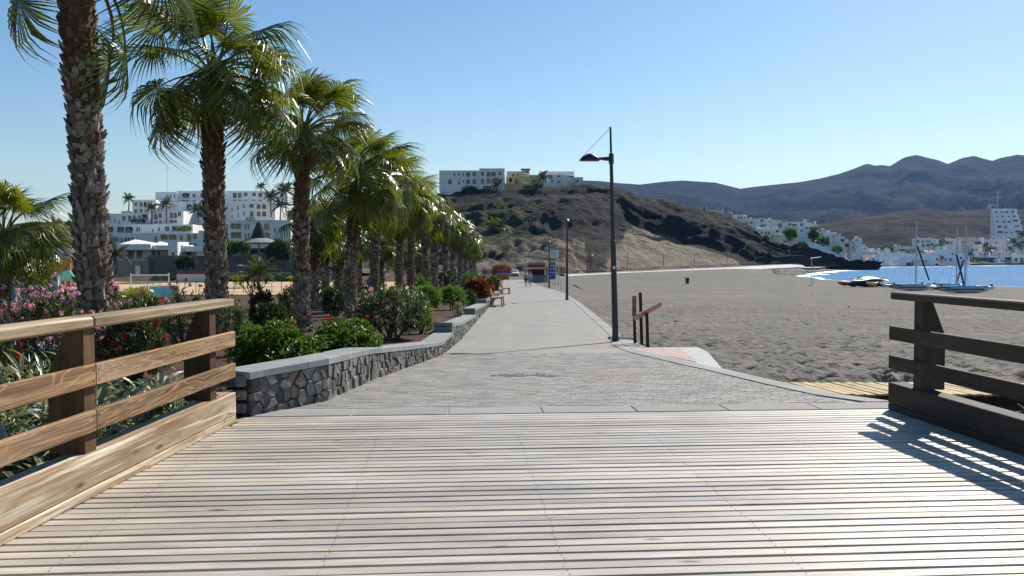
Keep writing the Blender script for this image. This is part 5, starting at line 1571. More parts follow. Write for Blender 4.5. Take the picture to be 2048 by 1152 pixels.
# ---- the terraced hotel on the slope at the left
z3 = zoomed(200, 340, 4.876)
hotel_blocks = [
    (120, 1040, 615, 900, 280, 14, 'white_wall', [W(200, 222, 662, 705), W(238, 262, 660, 705, 'a'), W(268, 292, 660, 705, 'a'), W(300, 332, 655, 702), W(355, 370, 660, 690), W(530, 558, 648, 692), W(590, 660, 632, 698, 'b'), W(668, 745, 632, 698, 'b'), W(778, 806, 638, 684), W(848, 890, 626, 692, 'a'), W(905, 945, 628, 676), W(850, 890, 716, 745), W(905, 945, 716, 745)]),
    (20, 905, 530, 625, 294, 14, 'white_wall', [W(60, 130, 555, 612, 'd'), W(162, 232, 555, 614, 'd'), W(238, 320, 555, 614, 'd'), W(354, 371, 560, 600), W(376, 392, 560, 600), W(505, 521, 575, 606), W(567, 583, 557, 597), W(632, 676, 550, 596), W(700, 890, 548, 600, 'd')]),
    (-40, 480, 425, 540, 310, 14, 'white_wall', [W(138, 150, 476, 512), W(178, 192, 492, 527), W(214, 250, 448, 490), W(272, 308, 445, 500, 'a'), W(316, 352, 445, 500, 'a'), W(374, 402, 442, 472), W(412, 462, 428, 488, 'd'), W(20, 50, 450, 490), W(70, 100, 450, 490)]),
    (482, 815, 400, 540, 306, 16, 'white_wall', [W(526, 562, 428, 484, 'a'), W(574, 602, 424, 466), W(680, 714, 413, 470, 'a'), W(718, 750, 413, 470, 'a'), W(758, 790, 408, 452), W(530, 560, 498, 520), W(575, 600, 498, 520), W(680, 714, 488, 515), W(718, 750, 488, 515)]),
    (316, 548, 290, 440, 326, 16, 'white_wall', [W(330, 362, 313, 348), W(384, 416, 310, 360, 'a'), W(424, 458, 310, 360, 'a'), W(478, 508, 306, 340), W(550, 580, 302, 335), W(336, 362, 384, 418), W(386, 418, 376, 415, 'a')]),
    (760, 1285, 318, 530, 319, 16, 'white_wall', [W(842, 892, 333, 392, 'd'), W(902, 982, 333, 392, 'd'), W(1012, 1040, 345, 380), W(862, 935, 410, 462, 'd'), W(940, 1010, 410, 462, 'd')]),
    (545, 790, 312, 430, 330, 12, 'white_wall', [W(600, 625, 345, 375), W(660, 690, 345, 375)]),
    (540, 758, 214, 325, 336, 16, 'white_wall', [W(645, 659, 238, 274), W(681, 695, 236, 272), W(721, 735, 234, 272), W(556, 582, 300, 318)]),
    (750, 1830, 204, 322, 337.5, 16, 'white_wall', [W(798, 872, 224, 278, 'd'), W(902, 934, 234, 268), W(978, 1016, 224, 266), W(1100, 1130, 224, 262), W(1180, 1210, 224, 262), W(1294, 1333, 222, 272), W(1342, 1382, 222, 272), W(1404, 1438, 220, 256), W(1485, 1518, 220, 256), W(1544, 1583, 222, 266), W(1610, 1640, 224, 262), W(1758, 1790, 232, 262), W(800, 870, 292, 305), W(902, 934, 294, 304), W(1296, 1330, 290, 300), W(1346, 1380, 290, 300), W(1406, 1436, 290, 300), W(1486, 1516, 290, 300), W(1546, 1580, 288, 300)]),
    (1268, 1708, 308, 500, 311, 17, 'white_wall', [W(1280, 1294, 367, 404), W(1338, 1353, 352, 392), W(1396, 1411, 333, 372), W(1280, 1294, 442, 470), W(1340, 1354, 424, 464), W(1398, 1413, 406, 444), W(1457, 1497, 330, 368), W(1528, 1566, 332, 380, 'a'), W(1580, 1619, 332, 380, 'a'), W(1462, 1497, 402, 452), W(1528, 1566, 402, 452, 'a'), W(1580, 1620, 402, 452, 'a')]),
    (1246, 1862, 488, 800, 285, 16, 'white_wall', [W(1272, 1374, 522, 592, 'b'), W(1276, 1378, 608, 684, 'b'), W(1409, 1426, 530, 580), W(1438, 1456, 530, 580), W(1518, 1563, 518, 570), W(1598, 1652, 522, 586, 'a'), W(1602, 1656, 608, 674, 'a'), W(1413, 1431, 618, 682), W(1441, 1461, 618, 682), W(1698, 1716, 566, 614), W(1770, 1788, 546, 592), W(1522, 1566, 622, 672), W(1445, 1462, 710, 738)]),
]
def hotel_extra(t, org):
    for (X0, X1, Yt, D) in ((540, 760, 212, 341), (1000, 1400, 203, 345)):
        u0, v0 = z3(X0, Yt); u1, _ = z3(X1, Yt); p, q = at(u0, v0, D), at(u1, v0, D)
    m_ = MB(); p = at(*z3(660, 208), 342)
    m_.tube([(p.x, p.y, p.z - .3), (p.x, p.y, p.z + 14 * .75)], 0.06, 5); m_.bx(p.x - .9, p.x + .9, p.y - .03, p.y + .03, p.z + 9.4, p.z + 9.5)
    m_.build('antenna', MT['steel'], t, org=org)
building('hotel', 'large white terraced hotel stepping up the slope behind the palms', 'hotel', hotel_blocks, z3, extra=hotel_extra)

z7 = zoomed(860, 320, 5.69)
building('apartment_block', 'long white apartment block with arched balconies on top of the headland', 'apartment block', [
    (560, 850, 95, 400, 314, 16, 'white_wall', [W(580, 616, 136, 178), W(643, 690, 133, 190, 'a'), W(698, 749, 131, 190, 'a'), W(777, 812, 134, 174), W(580, 616, 218, 272), W(643, 690, 207, 268, 'a'), W(700, 750, 207, 268, 'a'), W(777, 812, 213, 268), W(604, 702, 296, 330, 'd')]),
    (105, 558, 118, 420, 315, 16, 'white_wall', [W(268, 287, 143, 182), W(320, 339, 143, 182), W(371, 388, 143, 182), W(411, 457, 138, 194, 'a'), W(482, 523, 137, 180), W(321, 341, 240, 282), W(374, 391, 222, 262), W(411, 457, 217, 274, 'a'), W(484, 524, 218, 274), W(206, 250, 218, 274, 'a'), W(374, 391, 298, 332), W(486, 524, 298, 332)]),
], z7)
def villa_extra(t, org):
    m_ = MB(); p = at(*z7(1035, 108), 321.5); q = at(*z7(1140, 150), 321.5)
    m_.bx(p.x, q.x, 321.4, 326, p.z, p.z + .35); m_.build('roof', MT['brown_tile'], t, org=org)
building('villa', 'cream and ochre villa with terraces between the two white blocks on the headland', 'house', [
    (865, 1262, 190, 330, 318, 10, 'ochre_wall', [W(905, 935, 205, 245), W(965, 1000, 210, 255)]),
    (872, 1052, 128, 205, 322, 9, 'cream_wall', [W(930, 960, 160, 185), W(985, 1010, 160, 185)]),
    (1048, 1132, 112, 200, 322, 9, 'cream_wall', [W(1080, 1122, 122, 145)]),
    (1134, 1290, 168, 200, 323, 9, 'pink_wall', [W(1140, 1170, 172, 190, 'd')]),
    (850, 1085, 268, 400, 314, 3.6, 'ochre_wall', []),
    (1060, 1128, 245, 300, 316.5, 1.2, 'white_wall', []),
], z7, extra=villa_extra)
def white_extra(t, org):
    m_ = MB(); p = at(*z7(1258, 135), 317); q = at(*z7(1340, 122), 317)
    m_.add([(p.x, 317, p.z - .6), (q.x, 317, q.z), (q.x, 323, q.z), (p.x, 323, p.z - .6), (p.x, 317, p.z - .3), (q.x, 317, q.z + .3), (q.x, 323, q.z + .3), (p.x, 323, p.z - .3)], [(0, 1, 5, 4), (4, 5, 6, 7), (3, 2, 1, 0), (1, 2, 6, 5), (2, 3, 7, 6), (3, 0, 4, 7)])
    m_.build('roof', MT['brown_tile'], t, org=org)
building('house', 'white modern house with a tilted dark roof on the headland', 'house', [
    (1270, 1500, 168, 330, 318, 9, 'white_wall', [W(1356, 1392, 172, 208), W(1448, 1480, 175, 195), W(1290, 1312, 190, 205), W(1380, 1400, 225, 260), W(1450, 1480, 240, 265)]),
    (1502, 1565, 172, 330, 317.5, 8, 'white_wall', []),
    (1342, 1642, 130, 200, 326, 8, 'white_wall', [W(1575, 1640, 182, 198, 'd')]),
    (1567, 1642, 196, 330, 319.5, 8, 'pale_grey_wall', []),
    (1275, 1338, 138, 170, 320, 6, 'pink_wall', []),
], z7, extra=white_extra)
building('house', 'small stepped pale pink house at the right end of the headland row', 'house', [
    (1644, 1742, 195, 320, 320, 7, 'pink_wall', [W(1665, 1690, 225, 250)]),
    (1742, 1815, 262, 320, 321, 6, 'pink_wall', [W(1760, 1775, 272, 290)]),
], z7)

# ---- low pavilions in front of the hotel
def pav_extra(t, org):
    for (X0, X1, Yt, Yb, D, dep, mat) in ((185, 480, 688, 722, 206, 10, 'white_wall'), (498, 650, 708, 735, 206, 9, 'white_wall')):
        a, b = at(*z3(X0, Yb), D), at(*z3(X1, Yb), D); c = at(*z3((X0 + X1) / 2 + 10, Yt), D + dep / 2)
        m_ = MB(); m_.add([(a.x, D, a.z), (b.x, D, b.z), (b.x, D + dep, b.z), (a.x, D + dep, a.z), (c.x, D + dep / 2, c.z + .3)], [(0, 1, 4), (1, 2, 4), (2, 3, 4), (3, 0, 4), (3, 2, 1, 0)])
        m_.build('roof', MT[mat], t, org=org)
building('restaurant', 'low white restaurant with flat fascia and shallow pyramid roofs below the hotel', 'restaurant', [
    (90, 496, 722, 778, 204, 12, 'white_wall', []),
    (170, 500, 778, 880, 206, 10, 'pale_grey_wall', [W(265, 332, 785, 876, 'd'), W(356, 416, 785, 876, 'd')]),
    (498, 665, 735, 780, 205, 11, 'white_wall', []),
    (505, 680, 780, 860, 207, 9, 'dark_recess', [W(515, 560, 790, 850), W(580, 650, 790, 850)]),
    (660, 758, 700, 862, 203, 7, 'white_wall', [W(700, 730, 800, 850)]),
    (758, 812, 730, 800, 205.5, 7, 'white_wall', []),
    (806, 1030, 742, 795, 206, 9, 'white_wall', []),
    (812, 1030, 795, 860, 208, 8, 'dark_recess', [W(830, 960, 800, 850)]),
    (940, 1005, 795, 860, 207, 2, 'white_wall', []),
], z3, extra=pav_extra)
w = at(200, 505, 186); 
def rwall(label, u0, u1, vt, D, zb, mat, th=1.0):
    a, b = at(u0, vt, D), at(u1, vt, D)
    t = thing('retaining_wall', label, 'wall', ((a.x + b.x) / 2, D, zb))
    m_ = MB(); n = max(3, int((b.x - a.x) / 1.2)); rows = max(2, int((a.z - zb) / 0.55)); rng = random.Random(int(D))
    m_.bx(a.x, b.x, D + .06, D + th, zb, a.z - .15); m_.build('core', MT[mat], t, org=t.location)
    m_ = MB()
    for j in range(rows):
        for i in range(n):
            w_ = (b.x - a.x) / n; h_ = (a.z - .15 - zb) / rows; o_ = w_ * .5 * (j % 2)
            x0 = a.x + i * w_ + o_
            m_.bx(x0 + .02, min(b.x, x0 + w_ - .02), D + rng.uniform(-.05, .04), D + .1, zb + j * h_ + .02, zb + (j + 1) * h_ - .02)
    m_.build('stone_course', MT[mat], t, org=t.location, kind='stuff')
    m_ = MB(); m_.bx(a.x - .05, b.x + .05, D - .08, D + th, a.z - .147, a.z); m_.build('coping', MT['block'], t, org=t.location)
    return t
rwall('long dark stone retaining wall below the restaurant and thatched hut', 296, 640, 511, 184, -2.3, 'stone_wall', 3)
rwall('lighter stone base wall under the restaurant with a white door', 180, 296, 521, 183, -2.3, 'tan_stone', 4)
rwall('low dark terrace wall behind the sandy court', 395, 700, 546, 148, -2.3, 'stone_wall')
d0 = at(275, 546, 182.6)
tg = thing('door', 'white door in the stone base wall under the restaurant', 'door', (d0.x, 182.85, -2.2))
m_ = MB(); m_.bx(-.55, .55, -.06, .06, 0, 2.4); m_.build('leaf_panel', MT['white_paint'], tg); m_ = MB(); m_.bx(-.68, -.55, -.09, .1, 0, 2.5); m_.bx(.55, .68, -.09, .1, 0, 2.5); m_.bx(-.68, .68, -.09, .1, 2.4, 2.53); m_.build('frame', MT['win_frame'], tg)

# the thatched hut
p = at(518, 506, 196)
hut = thing('thatched_hut', 'open beach bar hut with a steep dark thatched roof below the hotel', 'hut', (p.x, 196, p.z))
pr_ = [(4.9, 2.15), (4.9, 2.45), (3.6, 3.0), (2.0, 3.5), (1.55, 4.4), (0.95, 5.9), (0.45, 7.1), (0.1, 7.4)]
m_ = MB(); m_.lathe(pr_[:4] + [(1.95, 3.45)], 20); m_.build('canopy', MT['block'], hut)
m_ = MB(); m_.lathe([(1.98, 3.46)] + pr_[4:], 20); m_.build('roof', MT['thatch'], hut)
for a in range(8):
    m_ = MB(); m_.bx(-.18, .18, -.18, .18, 0, 2.2); o = m_.build('post', MT['orange_wood'], hut); o.location = (4.1 * math.cos(a * .785 + .3), 4.1 * math.sin(a * .785 + .3), -0.2)
m_ = MB(); m_.lathe([(2.6, 0), (2.6, 1.1), (2.4, 1.1)], 16); m_.build('counter', MT['dark_wood'], hut)
m_ = MB(); m_.lathe([(5.2, -3), (5.2, -.25), (5.0, -.2)], 20); m_.build('platform', MT['stone_wall'], hut)

# the pergola building, tent and walls at the far left
z8 = zoomed(0, 380, 4.8)
def perg_extra(t, org):
    a, b = at(*z8(330, 655), 108), at(*z8(735, 655), 108)
    m_ = MB(); m_.bx(a.x - 1, b.x, 106.6, 112, a.z - .28, a.z); m_.build('pergola_roof', MT['orange_wood'], t, org=org)
    for X in (445, 505, 560, 610, 665, 715):
        q = at(*z8(X, 655), 107); m_ = MB(); m_.bx(q.x - .16, q.x + .16, 106.85, 107.15, -2.2, q.z - .2); m_.build('post', MT['orange_wood'], t, org=org)
building('pergola_building', 'low bar building with an orange wooden pergola behind the pink oleander', 'building', [
    (330, 735, 665, 930, 110, 8, 'cream_wall', [W(500, 535, 700, 830), W(605, 650, 720, 800, 'w'), W(455, 480, 720, 800)]),
    (430, 720, 560, 655, 113, 8, 'pale_grey_wall', [W(490, 560, 608, 640), W(600, 660, 608, 640)]),
    (-200, 430, 575, 700, 118, 8, 'white_wall', [W(60, 110, 600, 640), W(200, 240, 600, 640)]),
], z8, extra=perg_extra)
p = at(133, 563, 84)
tent = thing('canopy_tent', 'sea-green canopy tent left of the nearest palm trunk', 'tent', (p.x, 84, -2.05))
m_ = MB(); m_.add([(-1.9, -1.9, 1.55), (1.9, -1.9, 1.55), (1.9, 1.9, 1.55), (-1.9, 1.9, 1.55), (.25, 0, 2.6)], [(0, 1, 4), (1, 2, 4), (2, 3, 4), (3, 0, 4), (3, 2, 1, 0)]); m_.build('canopy', MT['green_canvas'], tent)
for sx_, sy_ in ((-1, -1), (1, -1), (1, 1), (-1, 1)):
    m_ = MB(); m_.tube([(sx_ * 1.8, sy_ * 1.8, 0), (sx_ * 1.8, sy_ * 1.8, 1.56)], .04, 6); m_.build('pole', MT['white_paint'], tent)
p0, p1 = at(40, 563, 70), at(116, 563, 70)
t = thing('garden_wall', 'low white garden wall behind the pink oleander', 'wall', (p0.x, 70, -1.95)); m_ = MB(); m_.bx(0, p1.x - p0.x, 0, .2, 0, p0.z + 1.95 + .35); m_.build('panel', MT['pink_wall'], t); m_ = MB(); m_.bx(-.04, p1.x - p0.x + .04, -.04, .24, p0.z + 2.3, p0.z + 2.36); m_.build('coping', MT['white_wall'], t)
p = at(17, 560, 66)
t = thing('recycling_bin', 'blue recycling bin at the left edge behind the oleander', 'bin', (p.x, 66, -1.75))
m_ = MB(); m_.add([(-.42, -.42, .1), (.42, -.42, .1), (.42, .42, .1), (-.42, .42, .1), (-.5, -.5, 1.5), (.5, -.5, 1.5), (.5, .5, 1.5), (-.5, .5, 1.5)], [(3, 2, 1, 0), (0, 1, 5, 4), (1, 2, 6, 5), (2, 3, 7, 6), (3, 0, 4, 7), (4, 5, 6, 7)]); m_.build('body', MT['blue_panel'], t)
m_ = MB(); m_.add([(-.52, -.52, 1.5), (.52, -.52, 1.5), (.52, .52, 1.5), (-.52, .52, 1.5), (-.4, -.3, 1.75), (.4, -.3, 1.75), (.4, .5, 1.75), (-.4, .5, 1.75)], [(0, 1, 5, 4), (1, 2, 6, 5), (2, 3, 7, 6), (3, 0, 4, 7), (4, 5, 6, 7)]); m_.build('lid', MT['blue_panel'], t)
for u_ in (31, 55):
    p = at(u_, 560, 60); t = thing('lamp_bollard', 'white post %s the short fan palm at far left' % ('nearest' if u_ == 31 else 'just right of'), 'post', (p.x, 60, -1.7)); m_ = MB(); m_.tube([(0, 0, 0), (0, 0, 2.6)], .07, 8); m_.build('pole', MT['white_paint'], t); m_ = MB(); m_.lathe([(.05, 2.6), (.13, 2.65), (.13, 2.8), (.03, 2.85)], 10); m_.build('cap', MT['white_paint'], t)

# ---- the white village
va, vb, vc = zoomed(1400, 400, 6.4), zoomed(1640, 440, 9.31), zoomed(1660, 400, 5.28)
vd = zoomed(1860, 380, 6.4)
VILLAGE += [va, vb, vc, vd]
DOWN = 60
hs = []
def H(label, blocks, tr, cat='house', name='white_house', extra=None):
    return building(name, label, cat, blocks, tr, group=None, extra=extra)
H('white house highest on the headland slope, long front with a dark roof terrace', [(450, 850, 236, 420, 335, 9, 'white_wall', [W(515, 546, 282, 306), W(578, 610, 280, 304), W(640, 676, 277, 304), W(776, 810, 247, 280), W(778, 820, 312, 342), W(834, 872, 310, 342)]), (450, 600, 190, 240, 337, 6, 'white_wall', [W(484, 509, 214, 239), W(566, 590, 209, 236)]), (600, 740, 202, 240, 339, 5, 'dark_recess', [W(640, 680, 206, 226), W(690, 720, 206, 226)])], va)
H('plain white house wall right of the long front on the headland slope', [(852, 985, 250, 420, 338, 8, 'white_wall', [W(880, 905, 268, 285)])], va)
H('cream stepped house with an outside stair on the headland slope', [(980, 1040, 272, 420, 341, 7, 'cream_wall', []), (1040, 1094, 284, 430, 343, 7, 'white_wall', []), (990, 1050, 300, 350, 339, 2, 'tan_stone', [])], va)
H('white house above the rounded green tree, with dark terrace openings', [(1095, 1392, 282, 350, 354, 8, 'white_wall', [W(1130, 1172, 298, 326), W(1180, 1242, 308, 336, 'd'), W(1278, 1322, 298, 330)]), (1220, 1402, 345, 540, 351, 6, 'white_wall', [W(1350, 1390, 350, 366), W(1280, 1320, 388, 404), W(1380, 1424, 458, 494)])], va)
H('small white house with a brown pergola front left of the hillside trees', [(1385, 1505, 312, 346, 358, 7, 'white_wall', [W(1465, 1490, 318, 332)]), (1395, 1505, 346, 420, 360, 6, 'brown_tile', [])], va)
H('white house low on the headland slope with blue shutters over the seawall road', [(690, 1062, 366, 540, 318, 8, 'white_wall', [W(780, 806, 402, 432), W(834, 858, 402, 442), W(872, 902, 400, 446), W(972, 1006, 384, 418), W(864, 896, 468, 500)]), (640, 760, 352, 400, 322, 6, 'pale_grey_wall', []), (762, 940, 352, 384, 321, 6, 'pink_wall', [])], va)
H('low ochre lean-to in front of the lowest headland house', [(930, 1092, 446, 520, 312, 4, 'cream_wall', [W(980, 1000, 460, 480)])], va)
H('small white house just right of the hillside trees', [(1510, 1602, 382, 500, 364, 7, 'white_wall', [W(1524, 1572, 384, 400), W(1544, 1572, 428, 448)])], va)
H('tall blue-shaded white house with stepped roofline above the climbing wall', [(1600, 1742, 412, 700, 370, 8, 'white_wall', [W(1700, 1715, 455, 470)]), (1742, 1800, 432, 700, 368, 8, 'white_wall', [W(1744, 1764, 440, 454)]), (1800, 1852, 470, 740, 369, 7, 'white_wall', [W(1790, 1850, 498, 538, 'd'), W(1795, 1812, 480, 494), W(1812, 1830, 640, 660)])], va)
def church_extra(t, org):
    a = at(*vb(660, 350), 388); b = at(*vb(712, 350), 388); c = at(*vb(686, 312), 388)
    m_ = MB(); n = 9; vs = [(a.x, 388, a.z), (b.x, 388, a.z)]
    arcp = [((a.x + b.x) / 2 + (b.x - a.x) / 2 * math.cos(q), (c.z - a.z) * math.sin(q) + a.z) for q in np.linspace(0, math.pi, n)]
    poly = arcp
    vs = [(x, 388, z) for x, z in poly] + [(x, 390, z) for x, z in poly]
    m_.add(vs, [tuple(range(n - 1, -1, -1)), tuple(range(n, 2 * n))] + [(i, (i + 1) % n, n + (i + 1) % n, n + i) for i in range(n)])
    m_.build('gable', MT['white_wall'], t, org=org)
H('white chapel-like house with a rounded gable tower above the bay', [(660, 780, 352, 720, 388, 8, 'white_wall', [W(672, 706, 362, 392, 'a'), W(684, 706, 476, 498), W(730, 750, 420, 440)]), (560, 658, 398, 720, 389.5, 8, 'pink_wall', [W(600, 626, 402, 420), W(638, 656, 402, 420), W(612, 634, 498, 522), W(638, 656, 562, 618)])], vb, 'church', 'chapel', church_extra)
H('small pale house with a green-grey wall left of the chapel', [(450, 556, 392, 620, 394, 7, 'cream_wall', [W(470, 500, 312 + 110, 440)]), (445, 548, 444, 496, 391, 2, 'terrace_ground', [])], vb)
H('tall white wall house at the foot of the chapel', [(590, 722, 645, 850, 380, 6, 'white_wall', [W(640, 655, 680, 700)])], vb)
H('pinkish two storey house right of the chapel', [(730, 890, 492, 700, 410, 8, 'pink_wall', [W(738, 784, 524, 542), W(806, 858, 524, 542)]), (892, 1000, 528, 640, 413, 7, 'pink_wall', [W(920, 940, 548, 566)])], vb)
def tileroof(X0, X1, Yt, Yb, D, dep, tr, mat='brown_tile'):
    def f(t, org):
        a, b, c = at(*tr(X0, Yb), D - .4), at(*tr(X1, Yb), D - .4), at(*tr((X0 + X1) / 2, Yt), D + dep / 2)
        m_ = MB(); m_.add([(a.x, D - .4, a.z), (b.x, D - .4, b.z), (b.x, D + dep, b.z), (a.x, D + dep, a.z), (a.x + (b.x - a.x) * .1, D + dep / 2, c.z), (b.x - (b.x - a.x) * .1, D + dep / 2, c.z)], [(0, 1, 5, 4), (1, 2, 5), (2, 3, 4, 5), (3, 0, 4), (3, 2, 1, 0)])
        m_.build('roof', MT[mat], t, org=org)
    return f
H('low house with a brown tiled roof behind the waterfront gable house', [(800, 1000, 600, 800, 402, 8, 'pale_grey_wall', [W(985, 998, 628, 648)])], vb, extra=tileroof(800, 1035, 640, 705, 398, 6, vb))
H('white waterfront house with an arched window and flat terrace', [(900, 1150, 690, 860, 392, 7, 'white_wall', [W(908, 932, 722, 748), W(978, 1008, 712, 758, 'a'), W(1052, 1068, 736, 756), W(1084, 1102, 738, 782), W(1128, 1146, 768, 788)]), (772, 900, 762, 860, 390, 6, 'white_wall', [W(842, 862, 788, 824)])], vb)
H('bluish white house with two windows behind the arched waterfront house', [(1000, 1118, 582, 760, 408, 8, 'white_wall', [W(1018, 1052, 602, 632), W(1040, 1090, 684, 698)])], vb)
H('large blank white waterfront house with two small windows', [(1120, 1368, 612, 850, 405, 10, 'white_wall', [W(1162, 1192, 762, 798), W(1232, 1246, 652, 664)])], vb)
H('low white waterfront house with two dark doors', [(1370, 1488, 672, 850, 414, 8, 'white_wall', [W(1368, 1392, 758, 798), W(1442, 1462, 752, 782)])], vb)
H('narrow pinkish waterfront house between the low white ones', [(1490, 1600, 684, 850, 424, 8, 'pink_wall', [W(1498, 1512, 738, 778)])], vb)
H('long pale hall behind the village trees', [(1320, 1690, 488, 660, 520, 12, 'pale_grey_wall', [W(1480, 1590, 545, 580, 'd')])], vb)
H('low brown roofed shed in front of the long pale hall', [(1410, 1590, 640, 690, 470, 8, 'brown_tile', [])], vb, 'shed', 'shed')
H('white waterfront row house with blue base left of the mast', [(745, 1112, 566, 690, 462, 9, 'white_wall', [W(865, 882, 640, 656), W(928, 942, 638, 656), W(964, 978, 638, 654), W(992, 1004, 638, 654), W(1010, 1026, 636, 652)]), (760, 880, 662, 690, 460, 1.5, 'blue_panel', [])], vc)
H('two storey white house with seven windows behind the boats', [(905, 1102, 402, 570, 560, 12, 'white_wall', [W(906, 946, 424, 448), W(964, 992, 428, 450), W(1014, 1032, 428, 448), W(1036, 1058, 428, 444), W(968, 1002, 468, 492), W(1022, 1052, 464, 490), W(1060, 1098, 457, 478)]), (1085, 1145, 412, 570, 566, 9, 'white_wall', [W(1095, 1115, 425, 440)])], vc)
H('white house with a red tiled parapet below the two storey house', [(1010, 1120, 548, 640, 486, 8, 'white_wall', [W(1010, 1032, 545, 556)])], vc, extra=tileroof(1005, 1122, 530, 552, 484, 8, vc, 'roof_tile'))
H('large white domed waterfront house with small palms in front', [(1115, 1335, 525, 690, 500, 10, 'white_wall', [W(1284, 1304, 558, 582), W(1118, 1142, 612, 634), W(1208, 1232, 612, 642), W(1260, 1290, 615, 645)]), (1140, 1235, 490, 530, 503, 8, 'white_wall', [W(1160, 1185, 500, 515)])], vc)
H('white house with open columns at mid height between the masts', [(1200, 1335, 408, 560, 600, 10, 'white_wall', [W(1236, 1262, 432, 468), W(1270, 1296, 432, 468)]), (1335, 1385, 420, 560, 604, 9, 'white_wall', [])], vc)
H('house with a red-brown tiled roof and white balcony left of the terraced block', [(1425, 1625, 432, 560, 618, 10, 'white_wall', [W(1530, 1600, 440, 470, 'd'), W(1430, 1500, 490, 520, 'd')]), (1590, 1628, 396, 440, 622, 8, 'white_wall', [])], vc, extra=tileroof(1330, 1592, 392, 436, 616, 9, vc, 'brown_tile'))
H('long pale boundary house below the terraced block', [(1628, 1850, 414, 560, 640, 10, 'pink_wall', [W(1650, 1670, 440, 465), W(1750, 1765, 440, 465)])], vc)
H('pinkish house with a dark flat roof behind the waterfront date palms', [(1650, 1885, 486, 620, 610, 10, 'pink_wall', [W(1704, 1748, 494, 524), W(1750, 1764, 500, 528)])], vc)
H('pale house at the right edge above the waterfront', [(1885, 2120, 470, 620, 622, 10, 'pink_wall', [W(1990, 2010, 480, 510), W(2060, 2080, 480, 510)])], vc)
H('waterfront restaurant with a white awning and blue front', [(1575, 1760, 604, 665, 575, 7, 'blue_panel', [W(1590, 1620, 625, 650), W(1640, 1690, 625, 650)]), (1560, 1770, 596, 608, 573, 9, 'white_wall', []), (1740, 1790, 622, 665, 572, 5, 'white_wall', [W(1745, 1770, 630, 648)])], vc, 'restaurant', 'seaside_restaurant')
H('low white waterfront house with dark garage openings near the right edge', [(1790, 2000, 580, 665, 592, 9, 'white_wall', [W(1845, 1920, 605, 650, 'd'), W(1950, 1985, 610, 650)])], vc)
H('white waterfront house cut by the right edge of the picture', [(2002, 2200, 566, 665, 606, 9, 'white_wall', [W(2010, 2040, 610, 645), W(2080, 2110, 600, 640)])], vc)
H('small white house between the masts at the waterfront', [(1338, 1480, 560, 690, 520, 9, 'white_wall', [W(1370, 1395, 600, 625), W(1430, 1455, 600, 625)])], vc)
tiers = [(800, 1105, 240, 700, 690, [W(832, 864, 268, 292), W(900, 940, 272, 290), W(968, 1000, 270, 294), W(1042, 1076, 264, 290)]),
         (812, 1132, 312, 700, 688.6, [W(848, 870, 330, 350), W(918, 944, 328, 350), W(998, 1020, 328, 352), W(1054, 1096, 326, 348)]),
         (826, 1152, 378, 700, 687.2, [W(850, 882, 396, 418), W(928, 966, 396, 420), W(994, 1034, 394, 418), W(1060, 1128, 380, 408, 'd')]),
         (842, 1172, 444, 700, 685.8, [W(862, 914, 456, 486, 'd'), W(944, 986, 466, 490), W(1080, 1150, 452, 470)]),
         (832, 1192, 512, 720, 684.4, [W(860, 936, 528, 552, 'd'), W(956, 998, 536, 552), W(1028, 1062, 534, 552), W(1088, 1160, 520, 548, 'd')])]
H('tall white terraced apartment block climbing the hill at the right edge', [(a, b, c, d, D, 6.0, 'white_wall', o) for a, b, c, d, D, o in tiers], vd, 'apartment block', 'terraced_block')
H('white cube house with two windows left of the columned house', [(1130, 1200, 430, 560, 590, 9, 'white_wall', [W(1145, 1160, 446, 462), W(1172, 1188, 446, 462)])], vc)
H('pale house with a row of small windows under the red-brown roof', [(1440, 1570, 500, 600, 585, 8, 'pale_grey_wall', [W(1455, 1475, 515, 535), W(1495, 1515, 515, 535), W(1535, 1555, 515, 535)])], vc)
H('small white house half hidden by waterfront palms right of the masts', [(1600, 1690, 545, 620, 578, 8, 'white_wall', [W(1620, 1640, 560, 580), W(1655, 1672, 560, 580)])], vc)
H('white house with a blue door between the dark roofed house and the restaurant', [(1760, 1850, 545, 620, 596, 8, 'white_wall', [W(1785, 1800, 560, 590), W(1820, 1838, 558, 576)])], vc)
H('stepped white house above the blank waterfront wall', [(1180, 1300, 560, 640, 430, 8, 'pale_grey_wall', [W(1200, 1220, 575, 595)]), (1240, 1300, 530, 580, 434, 7, 'white_wall', [W(1262, 1280, 540, 556)])], vb)
H('small square hut beside the antenna mast on the brown hill', [(752, 842, 190, 250, 960, 8, 'pink_wall', [W(785, 830, 205, 235)])], vd, 'hut', 'hut')
H('row of tiny white houses peeping over the headland ridge', [(-10, 60, 128, 190, 345, 6, 'white_wall', [W(10, 25, 138, 150)]), (100, 205, 132, 200, 343, 6, 'white_wall', [W(120, 135, 142, 156), W(160, 180, 142, 156)]), (205, 300, 142, 220, 342, 6, 'pink_wall', [W(240, 262, 150, 165)])], va)
H('pale house with a red roof terrace at the top of the slope', [(262, 352, 155, 240, 338, 6, 'pink_wall', [W(305, 345, 148, 162)]), (352, 412, 152, 250, 337, 6, 'cream_wall', [W(375, 395, 175, 195)]), (412, 448, 185, 260, 336, 5, 'white_wall', [])], va)
p = at(1995, 418, 985)
t = thing('antenna_mast', 'thin lattice antenna mast on top of the brown hill', 'antenna', p)
m_ = MB()
for a in range(3):
    m_.tube([(0.9 * math.cos(a * 2.1), 0.9 * math.sin(a * 2.1), -3), (0.35 * math.cos(a * 2.1), 0.35 * math.sin(a * 2.1), 22)], .16, 4)
